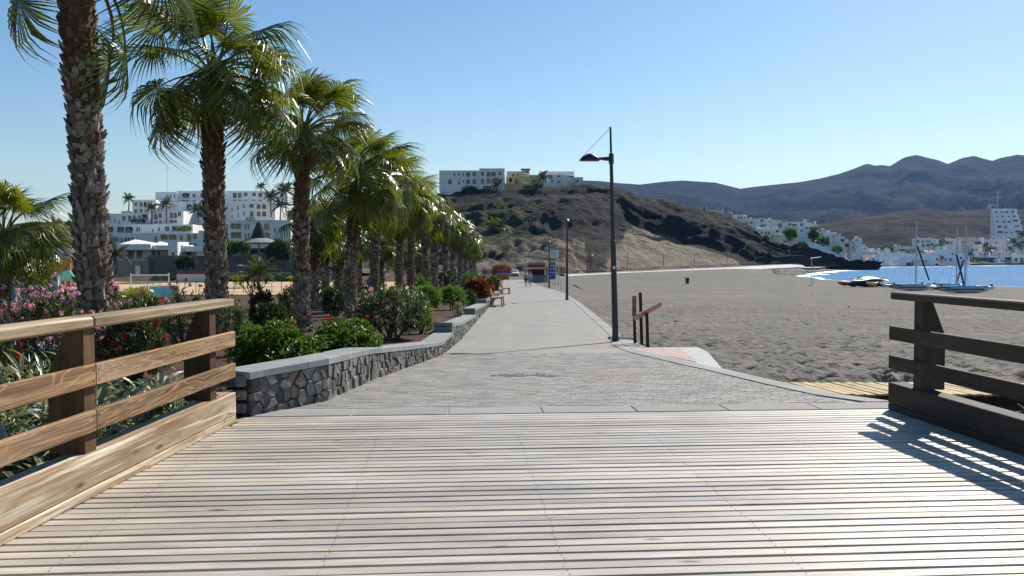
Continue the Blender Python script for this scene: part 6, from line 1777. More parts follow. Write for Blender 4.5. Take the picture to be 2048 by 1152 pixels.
for i in range(14):
    r_ = 0.9 - i * .04; z = i * 1.6
    for a in range(3): m_.tube([(r_ * math.cos(a * 2.1), r_ * math.sin(a * 2.1), z), ((r_ - .04) * math.cos(a * 2.1 + 2.1), (r_ - .04) * math.sin(a * 2.1 + 2.1), z + 1.6)], .08, 3)
m_.build('lattice', MT['steel'], t)
m_ = MB()
for z in (12, 16, 19): m_.bx(-.9, .9, -.5, -.3, z, z + 1.8)
m_.build('antenna_panel', MT['white_paint'], t)

# ---- seawalls
def wall_run(name, label, pts, top_w, mat_top, mat_face, zb, cat='wall', batter=0.0):
    t = thing(name, label, cat, pts[0])
    o0 = Vector(pts[0]); n = len(pts)
    f, c = MB(), MB()
    nn = []
    for i in range(n):
        a, b = Vector(pts[max(0, i - 1)]), Vector(pts[min(n - 1, i + 1)])
        d = (b - a); d.z = 0; d.normalize(); nn.append(Vector((-d.y, d.x, 0)))      # to the land side
    for i in range(n - 1):
        p, q = Vector(pts[i]) - o0, Vector(pts[i + 1]) - o0
        pb, qb = Vector((p.x, p.y, zb(pts[i]) - o0.z)), Vector((q.x, q.y, zb(pts[i + 1]) - o0.z))
        pb -= nn[i] * batter; qb -= nn[i + 1] * batter
        k_ = Vector((0, 0, .12))
        f.add([pb, qb, q - k_, p - k_, p + nn[i] * top_w - k_, q + nn[i + 1] * top_w - k_], [(0, 1, 2, 3), (3, 2, 5, 4)])
        e0, e1 = p - nn[i] * .06, q - nn[i + 1] * .06
        g0, g1 = p + nn[i] * top_w, q + nn[i + 1] * top_w
        c.add([e0 - k_, e1 - k_, e1, e0, g0, g1, g0 - k_, g1 - k_], [(0, 1, 2, 3), (3, 2, 5, 4), (4, 5, 7, 6)])
    f.build('face', MT[mat_face], t); c.build('coping', MT[mat_top], t)
    return t
top = [(1128, 548, 178), (1180, 546.5, 190), (1260, 542.5, 212), (1330, 539.5, 230), (1400, 536.2, 247), (1450, 534, 258), (1500, 531.3, 270), (1550, 529, 284), (1600, 527, 297)]
pts = [at(*q) for q in top]
wall_run('beach_wall', 'long pale low wall of the promenade curving round the beach foot of the headland', pts, 0.55, 'seawall_top', 'seawall_top', lambda p: p[2] - 1.2, batter=2.1)
# dark strip of railing/kerb behind the pale wall
mb = MB()
for a, b in zip(pts[:-1], pts[1:]):
    for k_ in range(9):
        q = a.lerp(b, k_ / 9)
        mb.tube([(q.x - .3, q.y + 3.4, q.z - .2), (q.x - .3, q.y + 3.4, q.z + .75)], .05, 4)
    a2, b2 = a + Vector((-.3, 3.4, .72)), b + Vector((-.3, 3.4, .72)); mb.tube([a2, b2], .06, 4); mb.tube([a2 - Vector((0, 0, .35)), b2 - Vector((0, 0, .35))], .04, 4)
r_ = thing('seaside_railing', 'thin dark railing behind the pale beach wall', 'railing', pts[0]); mb.build('bar', MT['dark_wood'], r_, org=pts[0])
P = []
for q in pts: P.append([(q.x - .3 * k_, q.y + 0.5 + 1.6 * k_, q.z - .08) for k_ in range(4)])
tag(link('promenade_walk', grid_mesh('promenade_walk', np.array(P), MT['asphalt'])), kind='structure')
vp = []
for (x, y), (x2, y2) in zip(SHORE[9:-1], SHORE[10:]):
    for k_ in range(5):
        xx, yy_ = x + (x2 - x) * k_ / 5, y + (y2 - y) * k_ / 5
        d = Vector((x2 - x, y2 - y, 0)).normalized()
        vp.append((xx - d.y * 3.5, yy_ + d.x * 3.5, -1.15))
vp = [(vp[0][0] - 22, vp[0][1] - 42, -1.35)] + vp
wall_run('harbour_wall', 'dark seawall with a pale promenade top along the village waterfront', vp, 5.0, 'seawall_top', 'mortar', lambda p: SEA_Z - .6)
cw = [at(1578, 480, 322), at(1660, 481.5, 330), at(1690, 489, 338), at(1720, 509, 350)] 
cw = [at(1575, 483, 316), at(1612, 484, 318), at(1632, 486, 322), at(1655, 497, 326), at(1690, 516, 332)]
wall_run('climbing_wall', 'white garden wall descending the dark slope to the chapel', cw, 0.5, 'white_wall', 'white_wall', lambda p: p[2] - 2.2)
cw = [at(1466, 487, 317), at(1520, 486.5, 317), at(1578, 484, 317)]
wall_run('terrace_wall', 'pale terrace wall on the cliff edge below the lowest headland house', cw, 0.5, 'pale_grey_wall', 'pink_wall', lambda p: p[2] - 1.6)
mm = [at(1455, 492, 309), at(1580, 489.5, 309)]
# ================================================================== FAR TREES AND PALMS
def feather_mesh(name, L, droop, seed, n=16):
    rng = random.Random(seed); m_ = MB()
    def P(t): return Vector((0, L * t * (1 - .12 * droop * t), L * (.25 * t - .55 * droop * t * t)))
    m_.tube([P(i / 5) for i in range(6)], [.05 * L / 3 * (1 - .8 * i / 5) for i in range(6)], 3, 0, False)
    for i in range(n):
        t = .12 + .88 * i / (n - 1); p = P(t); d = (P(min(1, t + .03)) - P(t - .03)).normalized()
        for s in (-1, 1):
            l = L * .3 * math.sin(math.pi * min(1, .15 + t * .8)) * rng.uniform(.8, 1.15)
            v = (Vector((s, 0, -.15 - .25 * rng.random())) + d * .8).normalized()
            w = d * L * .028
            b = len(m_.v)
            m_.v += [tuple(p - w), tuple(p + w), tuple(p + v * l * .6 + w * .7 + Vector((0, 0, .0))), tuple(p + v * l + Vector((0, 0, -.18 * l)))]
            m_.f += [(b, b + 1, b + 2), (b, b + 2, b + 3)]; m_.m += [0, 0]
    return m_.mesh(name, MT['palm_green'])
FE = [feather_mesh('frond', 2.6, .5 + .3 * i, i) for i in range(4)]
def date_palm(label, u, vbase, Y_, h, seed, cr=1.0, group=None, nf=22, z=None):
    rng = random.Random(seed); p = at(u, vbase, Y_)
    if z is not None: p.z = z
    t = thing('date_palm', label, 'palm tree', p, 0, group)
    m_ = MB(); m_.tube([(0.1 * math.sin(i * .9 + seed), 0, h * i / 8) for i in range(9)], [.26 * (1 - .25 * i / 8) for i in range(9)], 8); m_.build('trunk', MT['trunk'], t)
    top = Vector((0.1 * math.sin(7.2 + seed), 0, h))
    for i in range(nf):
        f = (i + .5) / nf; az = i * 2.4 + seed; el = R(75) - R(100) * f
        d = Vector((math.cos(az) * math.cos(el), math.sin(az) * math.cos(el), math.sin(el)))
        x = d.cross(Vector((0, 0, 1))).normalized(); zz = x.cross(d)
        o = link('frond', rng.choice(FE), t); o.matrix_local = Matrix.Translation(top) @ Matrix((x, d, zz)).transposed().to_4x4() @ Matrix.Scale(cr * rng.uniform(.85, 1.1), 4)
    return t
for i, (lab, u, vb_, Y_, vt, cr) in enumerate([
        ('date palm at the upper left corner of the hotel against the sky', 258, 424, 318, 398, 1.25),
        ('date palm on the lower hotel terrace right of the nearest trunk', 304, 448, 303, 416, 1.3),
        ('tall date palm on the hotel terrace left of the second trunk', 333, 446, 304, 409, 1.35),
        ('bushy date palm just left of the second trunk before the hotel', 396, 446, 301, 421, 1.5),
        ('date palm in front of the hotel right wing', 542, 434, 303, 395, 1.45),
        ('date palm top showing over the hotel roof', 522, 384, 346, 375, 1.15),
        ('large date palm by the hotel right edge next to the third trunk', 572, 424, 300, 383, 1.9),
        ('bushy palm at the hotel right edge beside the white end wall', 561, 441, 299, 412, 1.6)]):
    p, q = at(u, vb_, Y_), at(u, vt, Y_)
    date_palm(lab, u, vb_, Y_, q.z - p.z, i + 3, cr)
for i, (lab, u, vb_, Y_, vt, cr) in enumerate([
        ('palm on the headland slope below the apartment block, left of three', 1003, 452, 262, 424, 1.5),
        ('palm on the headland slope under the villa, tallest of three', 1048, 428, 280, 404, 1.35),
        ('palm on the headland slope right of the tallest one', 1072, 440, 275, 422, 1.2),
        ('palm standing alone by the dark hollow of the headland', 1120, 440, 276, 422, 1.15),
        ('palm low on the headland above the far promenade palms', 998, 478, 235, 452, 1.5),
        ('palm before the white house on the headland crest', 1086, 372, 307, 357, 1.3),
        ('palm against the foot of the long apartment block', 995, 382, 305, 371, 1.3)]):
    p, q = at(u, vb_, Y_), at(u, vt, Y_)
    date_palm(lab, u, vb_, Y_, q.z - p.z, i + 23, cr)
for i, (lab, u, vb_, Y_, vt, cr) in enumerate([
        ('date palm in the village right of the right mast', 1971, 522, 560, 494, 1.5),
        ('bushy date palm at the waterfront right of the masts', 1976, 524, 566, 500, 1.8),
        ('tall date palm above the waterfront at the far right', 2027, 506, 585, 484, 1.9),
        ('tallest date palm by the right edge of the picture', 2044, 508, 590, 472, 2.0),
        ('date palm beside the waterfront restaurant', 2020, 520, 588, 498, 1.5),
        ('small palm before the large domed waterfront house', 1864, 526, 484, 516, 1.1),
        ('second small palm before the large domed house', 1884, 527, 488, 518, 1.0),
        ('palm at the left foot of the left pair mast', 1940, 524, 505, 508, 1.2)]):
    p, q = at(u, vb_, Y_), at(u, vt, Y_)
    date_palm(lab, u, vb_, Y_, q.z - p.z, i + 43, cr)
date_palm('dark palm in the garden before the retaining wall, with arching fronds', 518, 557, 105, 1.7, 71, 1.15, z=-2.0)
date_palm('date palm behind the pergola building at the left', 118, 500, 150, 6.2, 72, 1.5, z=0.0)
date_palm('second date palm behind the pergola building near the nearest trunk', 150, 500, 148, 5.8, 73, 1.4, z=0.0)
date_palm('palm hanging over the restaurant base beside the nearest trunk', 232, 530, 150, 3.4, 74, 1.2, z=-1.2)

def far_bush(label, u, vt, vb_, wpx, Y_, leaf, seed, cat='bush', name='shrub', n=260, L=None, mix=None, per=6, **kw):
    b, t_ = at(u, vb_, Y_), at(u, vt, Y_)
    h = t_.z - b.z; rx = wpx / 2 / F * Y_
    L = L or max(rx, h) * .16
    return bush(name, label, cat, b.x, Y_, b.z, rx, rx * .8, h, leaf, n, L, L * .45, seed, per=per, leaf_mix=mix, **kw)
far_bush('round dark tree beside the thatched hut, with a pale trunk', 558, 478, 532, 52, 160, MT['dark_leaf'], 501, 'tree', 'garden_tree', 420, mix=(MT['bright_leaf'], .2))
far_bush('yellow-green tree left of the thatched hut', 460, 480, 515, 40, 178, MT['hibiscus'], 502, 'tree', 'garden_tree', 320)
far_bush('second green tree left of the thatched hut under its roof edge', 485, 482, 510, 34, 179, MT['hibiscus'], 503, 'tree', 'garden_tree', 260)
far_bush('topiary green bush hanging over the dark retaining wall', 512, 510, 530, 26, 178, MT['hibiscus'], 504)
far_bush('dark tree before the retaining wall left of the second trunk', 372, 510, 545, 46, 160, MT['dark_leaf'], 505, 'tree', 'garden_tree', 320)
far_bush('low green hedge row behind the court left of the third trunk', 500, 549, 566, 190, 136, MT['hibiscus'], 506, 'hedge', 'hedge', 420, L=.5, mix=(MT['dark_leaf'], .4), ry=None) if False else None
for i, (u, vt, wpx, lf, lab) in enumerate([(430, 548, 70, 'hibiscus', 'low olive shrub behind the court right of the second trunk'), (480, 551, 60, 'yellow_leaf', 'yellowish shrub behind the sandy court'), (545, 549, 70, 'dark_leaf', 'dark shrub behind the sandy court'), (590, 552, 50, 'yellow_leaf', 'yellow-green shrub behind the court beside the third trunk'), (330, 548, 60, 'dark_leaf', 'dark shrub behind the volleyball net'), (395, 546, 40, 'rust_leaf', 'rusty shrub left of the second trunk behind the court')]):
    far_bush(lab, u, vt, 565, wpx, 137 + i, MT[lf], 510 + i, n=220)
far_bush('green planting on the hotel terrace, left of two', 276, 437, 448, 34, 304, MT['dark_leaf'], 520, n=160)
far_bush('green planting hanging on the middle hotel terrace', 368, 452, 463, 34, 290, MT['hibiscus'], 521, n=160)
far_bush('green planting on the hotel terrace near the third trunk', 500, 432, 442, 20, 283, MT['hibiscus'], 522, n=120)
far_bush('bush on the stepped hotel corner at the left', 231, 473, 485, 20, 276, MT['hibiscus'], 523, n=120)
far_bush('low dark bush at the base of the hotel corner palm', 254, 422, 428, 24, 316, MT['dark_leaf'], 524, n=90)
far_bush('dark tree mass left of the hotel behind the nearest trunk', 140, 455, 485, 44, 220, MT['dark_leaf'], 525, 'tree', 'garden_tree', 300)
far_bush('dark tree under the left edge of the apartment block', 940, 372, 400, 36, 309, MT['dark_leaf'], 526, 'tree', 'garden_tree', 260)
far_bush('dark bush left of the headland palms', 958, 378, 398, 30, 307, MT['dark_leaf'], 527)
far_bush('trimmed round tree on the villa terrace, left of three', 1021, 356, 366, 8, 313, MT['dark_leaf'], 528, n=90)
far_bush('trimmed round tree on the villa terrace, middle of three', 1033, 360, 368, 10, 313, MT['dark_leaf'], 529, n=90)
far_bush('trimmed round tree on the villa terrace, right of three', 1068, 358, 366, 8, 313, MT['dark_leaf'], 530, n=90)
far_bush('green bushes at the foot of the white headland house', 1066, 366, 380, 40, 306, MT['hibiscus'], 531, n=200)
for i, (u, vt, vb_, w_, lf) in enumerate([(1010, 425, 442, 44, 'dark_leaf'), (1030, 438, 455, 36, 'hibiscus'), (1000, 455, 478, 30, 'dark_leaf'), (985, 462, 492, 40, 'dark_leaf'), (1060, 432, 446, 34, 'dark_leaf'), (1000, 495, 512, 44, 'hibiscus'), (985, 440, 455, 30, 'hibiscus')]):
    far_bush(['dark', 'green', 'small dark', 'broad dark', 'dull', 'bright', 'pale'][i] + ' bush on the headland slope ' + ['left of the tallest palm', 'below the tallest palm', 'below the leftmost palm', 'beside the far promenade palms', 'right of the tallest palm', 'low above the parked car', 'near the concrete steps'][i], u, vt, vb_, w_, 255 - i * 4, MT[lf], 540 + i, n=190)
far_bush('rounded light green tree below the white headland houses', 1580, 456, 481, 34, 314, MT['bright_leaf'], 550, 'tree', 'village_tree', 340)
far_bush('small dark tree left of the lowest headland house', 1532, 470, 484, 16, 313, MT['dark_leaf'], 551, 'tree', 'village_tree', 160)
far_bush('green climbing shrubs at the top of the descending white wall', 1627, 458, 484, 24, 336, MT['bright_leaf'], 552, n=240)
far_bush('green climbing shrubs halfway down the descending white wall', 1646, 472, 496, 32, 338, MT['hibiscus'], 553, n=240)
far_bush('green climbing shrubs at the lower end of the descending white wall', 1674, 490, 508, 24, 342, MT['bright_leaf'], 554, n=200)
far_bush('dark shrub under the terrace wall on the cliff', 1604, 482, 500, 26, 310, MT['dark_leaf'], 555, n=160)
far_bush('bright village tree left of the long pale hall', 1775, 490, 508, 32, 462, MT['bright_leaf'], 556, 'tree', 'village_tree', 260)
far_bush('village tree in front of the long pale hall', 1822, 498, 508, 22, 466, MT['hibiscus'], 557, 'tree', 'village_tree', 160)
far_bush('village tree right of the two storey house', 1878, 487, 502, 24, 556, MT['hibiscus'], 558, 'tree', 'village_tree', 180)
far_bush('dark tree behind the two storey house', 1885, 478, 492, 20, 575, MT['dark_leaf'], 559, 'tree', 'village_tree', 120)
far_bush('hedge before the waterfront restaurant', 1950, 514, 527, 30, 560, MT['dark_leaf'], 560, n=160)
far_bush('low tree at the top of the white headland houses', 1544, 433, 440, 14, 345, MT['hibiscus'], 561, 'tree', 'village_tree', 90)
far_bush('lone tree showing above the headland ridge', 1356, 406, 413, 14, 330, MT['hibiscus'], 562, 'tree', 'village_tree', 90)
far_bush('tree at the right edge beside the terraced block', 2042, 480, 500, 30, 610, MT['dark_leaf'], 563, 'tree', 'village_tree', 140)

# ================================================================== STREET LAMPS
def street_lamp(label, u, v, lean, group='dark street lamps along the promenade', H_=5.5, az=0.0, Y_=None):
    p = on_path(u, v)
    t = thing('street_lamp', label, 'street lamp', (p.x, p.y, pz(p.y)), az, group)
    X = lambda z: -lean * z
    m_ = MB(); m_.tube([(X(0), 0, 0), (X(2.6), 0, 2.6), (X(2.61), 0, 2.61), (X(4.72), 0, 4.72), (X(4.73), 0, 4.73), (X(H_), 0, H_)], [.082, .068, .058, .042, .03, .026], 14)
    m_.build('pole', MT['black_metal'], t, smooth=False)
    m_ = MB(); m_.tube([(X(4.66) + .004, 0, 4.56), (X(4.66), 0, 4.82)], [.065, .065], 12); m_.tube([(X(4.69) - .04, 0, 4.69), (X(4.69) - .34, 0, 4.70)], [.06, .028], 8); m_.build('arm', MT['black_metal'], t)
    # almond-shaped lantern head
    m_ = MB(); n = 14; k = 10; vs = []; fs = []
    x0 = X(4.7) - .30; Lh = .52
    for i in range(k + 1):
        f = i / k; x = x0 - Lh * f; wv = .15 * math.sin(math.pi * (.08 + .9 * f)) ** .75 ; hv = .185 * math.sin(math.pi * min(1, .10 + .88 * f)) ** .9
        for j in range(n):
            a = math.pi * j / (n - 1); vs.append((x, wv * math.cos(a), 4.645 + hv * math.sin(a)))
    for i in range(k):
        for j in range(n - 1): fs.append((i * n + j, (i + 1) * n + j, (i + 1) * n + j + 1, i * n + j + 1))
    fs += [tuple(range(n)), tuple(k * n + j for j in range(n - 1, -1, -1))]
    m_.add(vs, fs); m_.build('lamp_head', MT['black_metal'], t, smooth=True)
    m_ = MB(); vs = []
    for i in range(k + 1):
        f = i / k; x = x0 - .02 - (Lh - .05) * f; wv = .14 * math.sin(math.pi * (.08 + .88 * f)) ** .75
        vs += [(x, -wv, 4.644), (x, 0, 4.625), (x, wv, 4.644)]
    m_.add(vs, sum([[(i * 3, i * 3 + 1, i * 3 + 4, i * 3 + 3), (i * 3 + 1, i * 3 + 2, i * 3 + 5, i * 3 + 4)] for i in range(k)], [])); m_.build('diffuser', MT['bench_wood'], t)
    m_ = MB(); m_.tube([(X(H_) - .01, 0, H_ - .03), (x0 - Lh * .88, 0, 4.72)], .005, 4); m_.build('stay_wire', MT['black_metal'], t)
    m_ = MB(); m_.lathe([(.13, .0), (.13, .02), (.1, .03), (.085, .12)], 14); m_.build('base_flange', MT['black_metal'], t)
    m_ = MB(); m_.bx(-.03 + X(1.9), .03 + X(1.9), -.075, -.06, 1.88, 1.95); m_.build('number_plate', MT['white_paint'], t)
    return t
street_lamp('nearest black street lamp with a leaf-shaped lantern by the beach', 1231, 684, .028)
street_lamp('second black street lamp beyond the nearest one at the promenade kerb', 1134, 600, .008, az=R(86))
street_lamp('third black street lamp, behind the blue information panel', 1098.5, 577, .006, az=R(86))
p = on_path(1231, 684)
t = thing('manhole_cover', 'dark square manhole cover standing proud beside the nearest lamp', 'manhole cover', (p.x + .3, p.y + .95, pz(p.y) - .01))
m_ = MB(); m_.bevbox(-.32, .32, -.22, .22, 0, .05, .006); m_.build('lid', MT['black_metal'], t); m_ = MB(); m_.bx(-.36, .36, -.26, -.22, -.1, .03); m_.bx(-.36, .36, .22, .26, -.1, .03); m_.build('rim', MT['steel'], t)

# weathered posts with a slanting faded red plank
p = on_path(1278, 690)
base_ = Vector((p.x + .1, p.y + .2, pz(p.y) - .12))
t = thing('post_stand', 'three dark rusty posts with a slanting faded red plank on the sand', 'post', base_)
for (x, y, h, w_) in ((-.11, .35, .74, .04), (.02, .12, 1.38, .042), (.13, -.1, .9, .042)):
    m_ = MB(); m_.bevbox(-w_ * .8, w_ * .8, -w_, w_, -.3, h, .006); o = m_.build('post', MT['dark_wood'], t); o.location = (x, y, 0); o.rotation_euler = (R(1.5), R(-2.2), 0)
m_ = MB(); m_.bevbox(-.42, .42, -.025, .025, -.06, .06, .005); o = m_.build('plank', MT['pink_plank'], t); o.location = (.14, .0, .93); o.rotation_euler = (R(10), R(-24), R(25))
m_ = MB(); m_.bx(-.05, .05, -.02, .02, 0, .52); o = m_.build('pale_board', MT['rail_cap'], t); o.location = (-.13, .4, .76)

# benches
def bench(label, u, v, rz=0.0):
    p = on_path(u, v)
    t = thing('park_bench', label, 'bench', (p.x, p.y, pz(p.y)), rz, 'benches against the stone wall')
    for i in range(4):
        m_ = MB(); m_.bevbox(.12 + i * .12, .22 + i * .12, -.85, .85, .42 + .012 * i, .455 + .012 * i, .006); m_.build('seat_slat', MT['bench_wood'], t)
    for i in range(4):
        m_ = MB(); x = .09 - i * .045; z = .52 + i * .115; m_.bevbox(x - .02, x + .015, -.85, .85, z, z + .1, .006); m_.build('back_slat', MT['bench_wood'], t)
    for y in (-.68, .68):
        m_ = MB(); m_.tube([(.62, y, .44), (.1, y, .40), (.06, y, .5), (-.09, y, .98)], .024, 6)
        m_.tube([(.1, y, .40), (.02, y, 0)], .03, 6); m_.tube([(.56, y, .42), (.62, y, 0)], .03, 6); m_.bx(-.04, .7, y - .03, y + .03, 0, .025); m_.build('leg', MT['black_metal'], t)
bench('slatted reddish bench nearest along the stone wall', 982, 612, R(-3))
bench('dark slatted bench farther along the stone wall', 1003, 588, R(-3))

# ================================================================== far end of the promenade
def loc(u, v, Y_): return at(u, v, Y_)
p = loc(1076, 565, 124)
t = thing('beach_kiosk', 'small beach kiosk with a red tiled roof and grey counter', 'kiosk', (p.x, 124, -1.95))
m_ = MB(); m_.bx(-1.45, 1.45, -.1, 0, 0, 1.15); m_.bx(-1.45, -1.35, 0, 2.2, 0, 1.15); m_.bx(1.35, 1.45, 0, 2.2, 0, 1.15); m_.build('counter', MT['grey_counter'], t)
m_ = MB(); m_.bx(-1.35, 1.35, 2.1, 2.2, 0, 2.2); m_.bx(-1.45, -1.37, 0, 2.1, 1.15, 2.15); m_.build('wall', MT['dark_recess'], t)
m_ = MB(); m_.bx(.95, 1.45, -.06, .1, 1.15, 2.15); m_.build('door_panel', MT['pale_grey_wall'], t)
m_ = MB(); m_.add([(-1.75, -.6, 2.05), (1.75, -.6, 2.05), (1.75, 2.5, 2.15), (-1.75, 2.5, 2.15), (-1.55, .55, 2.62), (1.5, .55, 2.62), (1.5, 1.3, 2.68), (-1.55, 1.3, 2.68)], [(0, 1, 5, 4), (1, 2, 6, 5), (2, 3, 7, 6), (3, 0, 4, 7), (4, 5, 6, 7), (3, 2, 1, 0)]); m_.build('roof', MT['roof_tile'], t)
m_ = MB()
for i in range(16):
    x = -1.68 + i * .224; m_.tube([(x, -.62, 2.07), (x * .9, .5, 2.63)], .06, 5)
m_.build('tile', MT['roof_tile'], t)
m_ = MB(); m_.bx(-1.4, 1.1, .5, 1.3, 2.66, 3.0); m_.build('roof_box', MT['grey_counter'], t)
for x in (-1.4, 1.4): m_ = MB(); m_.bx(x - .05, x + .05, -.12, -.02, 1.15, 2.05); m_.build('post', MT['dark_wood'], t)
p = loc(1104, 560, 101)
t = thing('information_panel', 'tall blue information panel with a pale frame beside the beach', 'sign', (p.x, 101, -1.62))
m_ = MB(); m_.bx(-.46, .46, 0, .09, .72, 2.98); m_.build('frame', MT['steel'], t)
m_ = MB(); m_.bx(-.40, .40, -.012, -.002, .8, 1.58); m_.bx(-.40, .40, -.012, -.002, 1.66, 2.4); m_.build('panel', MT['blue_panel'], t)
m_ = MB(); m_.bx(-.40, .40, -.012, -.002, 2.48, 2.9); m_.build('header', MT['grey_counter'], t)
m_ = MB(); m_.bx(.16, .26, -.018, -.013, 1.9, 2.25); m_.bx(-.28, .02, -.018, -.013, 2.05, 2.1); m_.bx(-.28, -.02, -.018, -.013, 1.95, 1.99); m_.bx(-.2, .2, -.018, -.013, 1.28, 1.31); m_.build('pictogram', MT['white_paint'], t)
for x in (-.36, .36): m_ = MB(); m_.bx(x - .04, x + .04, .01, .08, -.1, .72); m_.build('leg', MT['steel'], t)
p = loc(1117, 515, 106)
t = thing('beach_signboard', 'white box signboard high on a thin pole above the kiosk', 'sign', (p.x - .55, 106, -1.7))
m_ = MB(); m_.bevbox(-.55, .5, 0, .18, 3.5, 4.5, .02); m_.build('box', MT['white_paint'], t); m_ = MB(); m_.bx(-.46, .30, -.01, -.002, 3.6, 4.4); m_.build('face', MT['pale_grey_wall'], t); m_ = MB(); m_.tube([(.56, .1, 0), (.56, .1, 4.5)], .045, 8); m_.build('pole', MT['steel'], t)
def rail_frame(label, u0, u1, v, Y_, h):
    a, b = loc(u0, v, Y_), loc(u1, v, Y_)
    t = thing('handrail', label, 'handrail', a); w_ = b.x - a.x
    m_ = MB(); m_.tube([(0, 0, -.3), (0, 0, h), (w_, 0, h), (w_, 0, -.3)], .03, 6); m_.build('frame', MT['steel'], t)
    m_ = MB(); m_.tube([(0, 0, h * .5), (w_, 0, h * .5)], .025, 6); m_.build('crossbar', MT['steel'], t)
rail_frame('grey tubular handrail right of the blue panel, nearer', 1106, 1122, 577, 84, .95)
rail_frame('grey tubular handrail left of the blue panel', 1090, 1096, 573, 88, .9)
rail_frame('grey tubular handrail on the ramp behind the blue panel', 1112, 1118, 555, 118, 1.2)
p = loc(1124, 564, 108); q = loc(1166, 578, 82)
t = thing('beach_pole', 'long thin dark pole lying on the sand right of the blue panel', 'pole', (q.x, q.y, pz(q.y) - .2)); m_ = MB(); m_.tube([(0, 0, .08), (p.x - q.x + 1.5, p.y - q.y, -.2)], .07, 6); m_.build('shaft', MT['dark_wood'], t)
# hut with blue windows, car
p = loc(1006, 556, 148)
t = thing('ticket_hut', 'small orange-brown wooden hut with blue panels at the promenade end', 'hut', (p.x, 148, -2.12))
m_ = MB(); m_.bevbox(-1.1, 1.1, 0, 1.6, 0, 1.15, .03); m_.build('counter', MT['orange_wood'], t); m_ = MB(); m_.bx(-1.05, -.05, -.02, .04, 1.17, 1.75); m_.bx(.05, 1.05, -.02, .04, 1.17, 1.75); m_.build('panel', MT['blue_panel'], t)
m_ = MB(); m_.bx(-1.12, -1.05, -.03, .05, 1.15, 1.8); m_.bx(-.05, .05, -.03, .05, 1.15, 1.8); m_.bx(1.05, 1.12, -.03, .05, 1.15, 1.8); m_.bx(-1.12, 1.12, -.03, .05, 1.75, 1.82); m_.build('frame', MT['orange_wood'], t)
p = loc(1030, 553, 178)
t = thing('parked_car', 'white car parked at the far end of the promenade', 'car', (p.x, 178, -2.13), 0)
prof = [(-.85, .28), (-.88, .75), (-.82, .92), (-.66, 1.42), (.66, 1.42), (.82, .92), (.88, .75), (.85, .28)]
m_ = MB(); vs = []; fs = []
ys_ = [(0, .9), (.35, .98), (1.4, 1.0), (3.2, 1.0), (4.0, .97), (4.2, .9)]
top_ = [.82, .95, 1.42, 1.46, 1.0, .85]
for (y, s), tz in zip(ys_, top_):
    for (x, z) in prof: vs.append((x * s, y, min(z, tz) if z > .8 else z))
n = len(prof)
for i in range(len(ys_) - 1):
    for j in range(n): fs.append((i * n + j, i * n + (j + 1) % n, (i + 1) * n + (j + 1) % n, (i + 1) * n + j))
fs += [tuple(range(n - 1, -1, -1)), tuple((len(ys_) - 1) * n + j for j in range(n))]
m_.add(vs, fs); m_.build('body', MT['white_paint'], t)
m_ = MB(); m_.add([(-.68, .46, .98), (.68, .46, .98), (.56, 1.33, 1.36), (-.56, 1.33, 1.36)], [(0, 1, 2, 3)]); o = m_.build('windscreen', MT['glass'], t); o.location = (0, -.03, .03)
for s in (-1, 1):
    m_ = MB(); m_.bx(s * .86 - .01, s * .86 + .01, 1.2, 3.2, .95, 1.3); m_.build('side_window', MT['glass'], t)
    m_ = MB(); m_.bevbox(s * .6 - .16, s * .6 + .16, -.03, .05, .6, .76, .02); m_.build('headlight', MT['lamp_glass'], t)
    for y in (.8, 3.3):
        m_ = MB(); m_.tube([(s * .68, y, .31), (s * .9, y, .31)], .31, 14); m_.build('wheel', MT['black_rubber'], t)
m_ = MB(); m_.bx(-.75, .75, -.05, .03, .32, .48); m_.build('bumper', MT['black_rubber'], t)

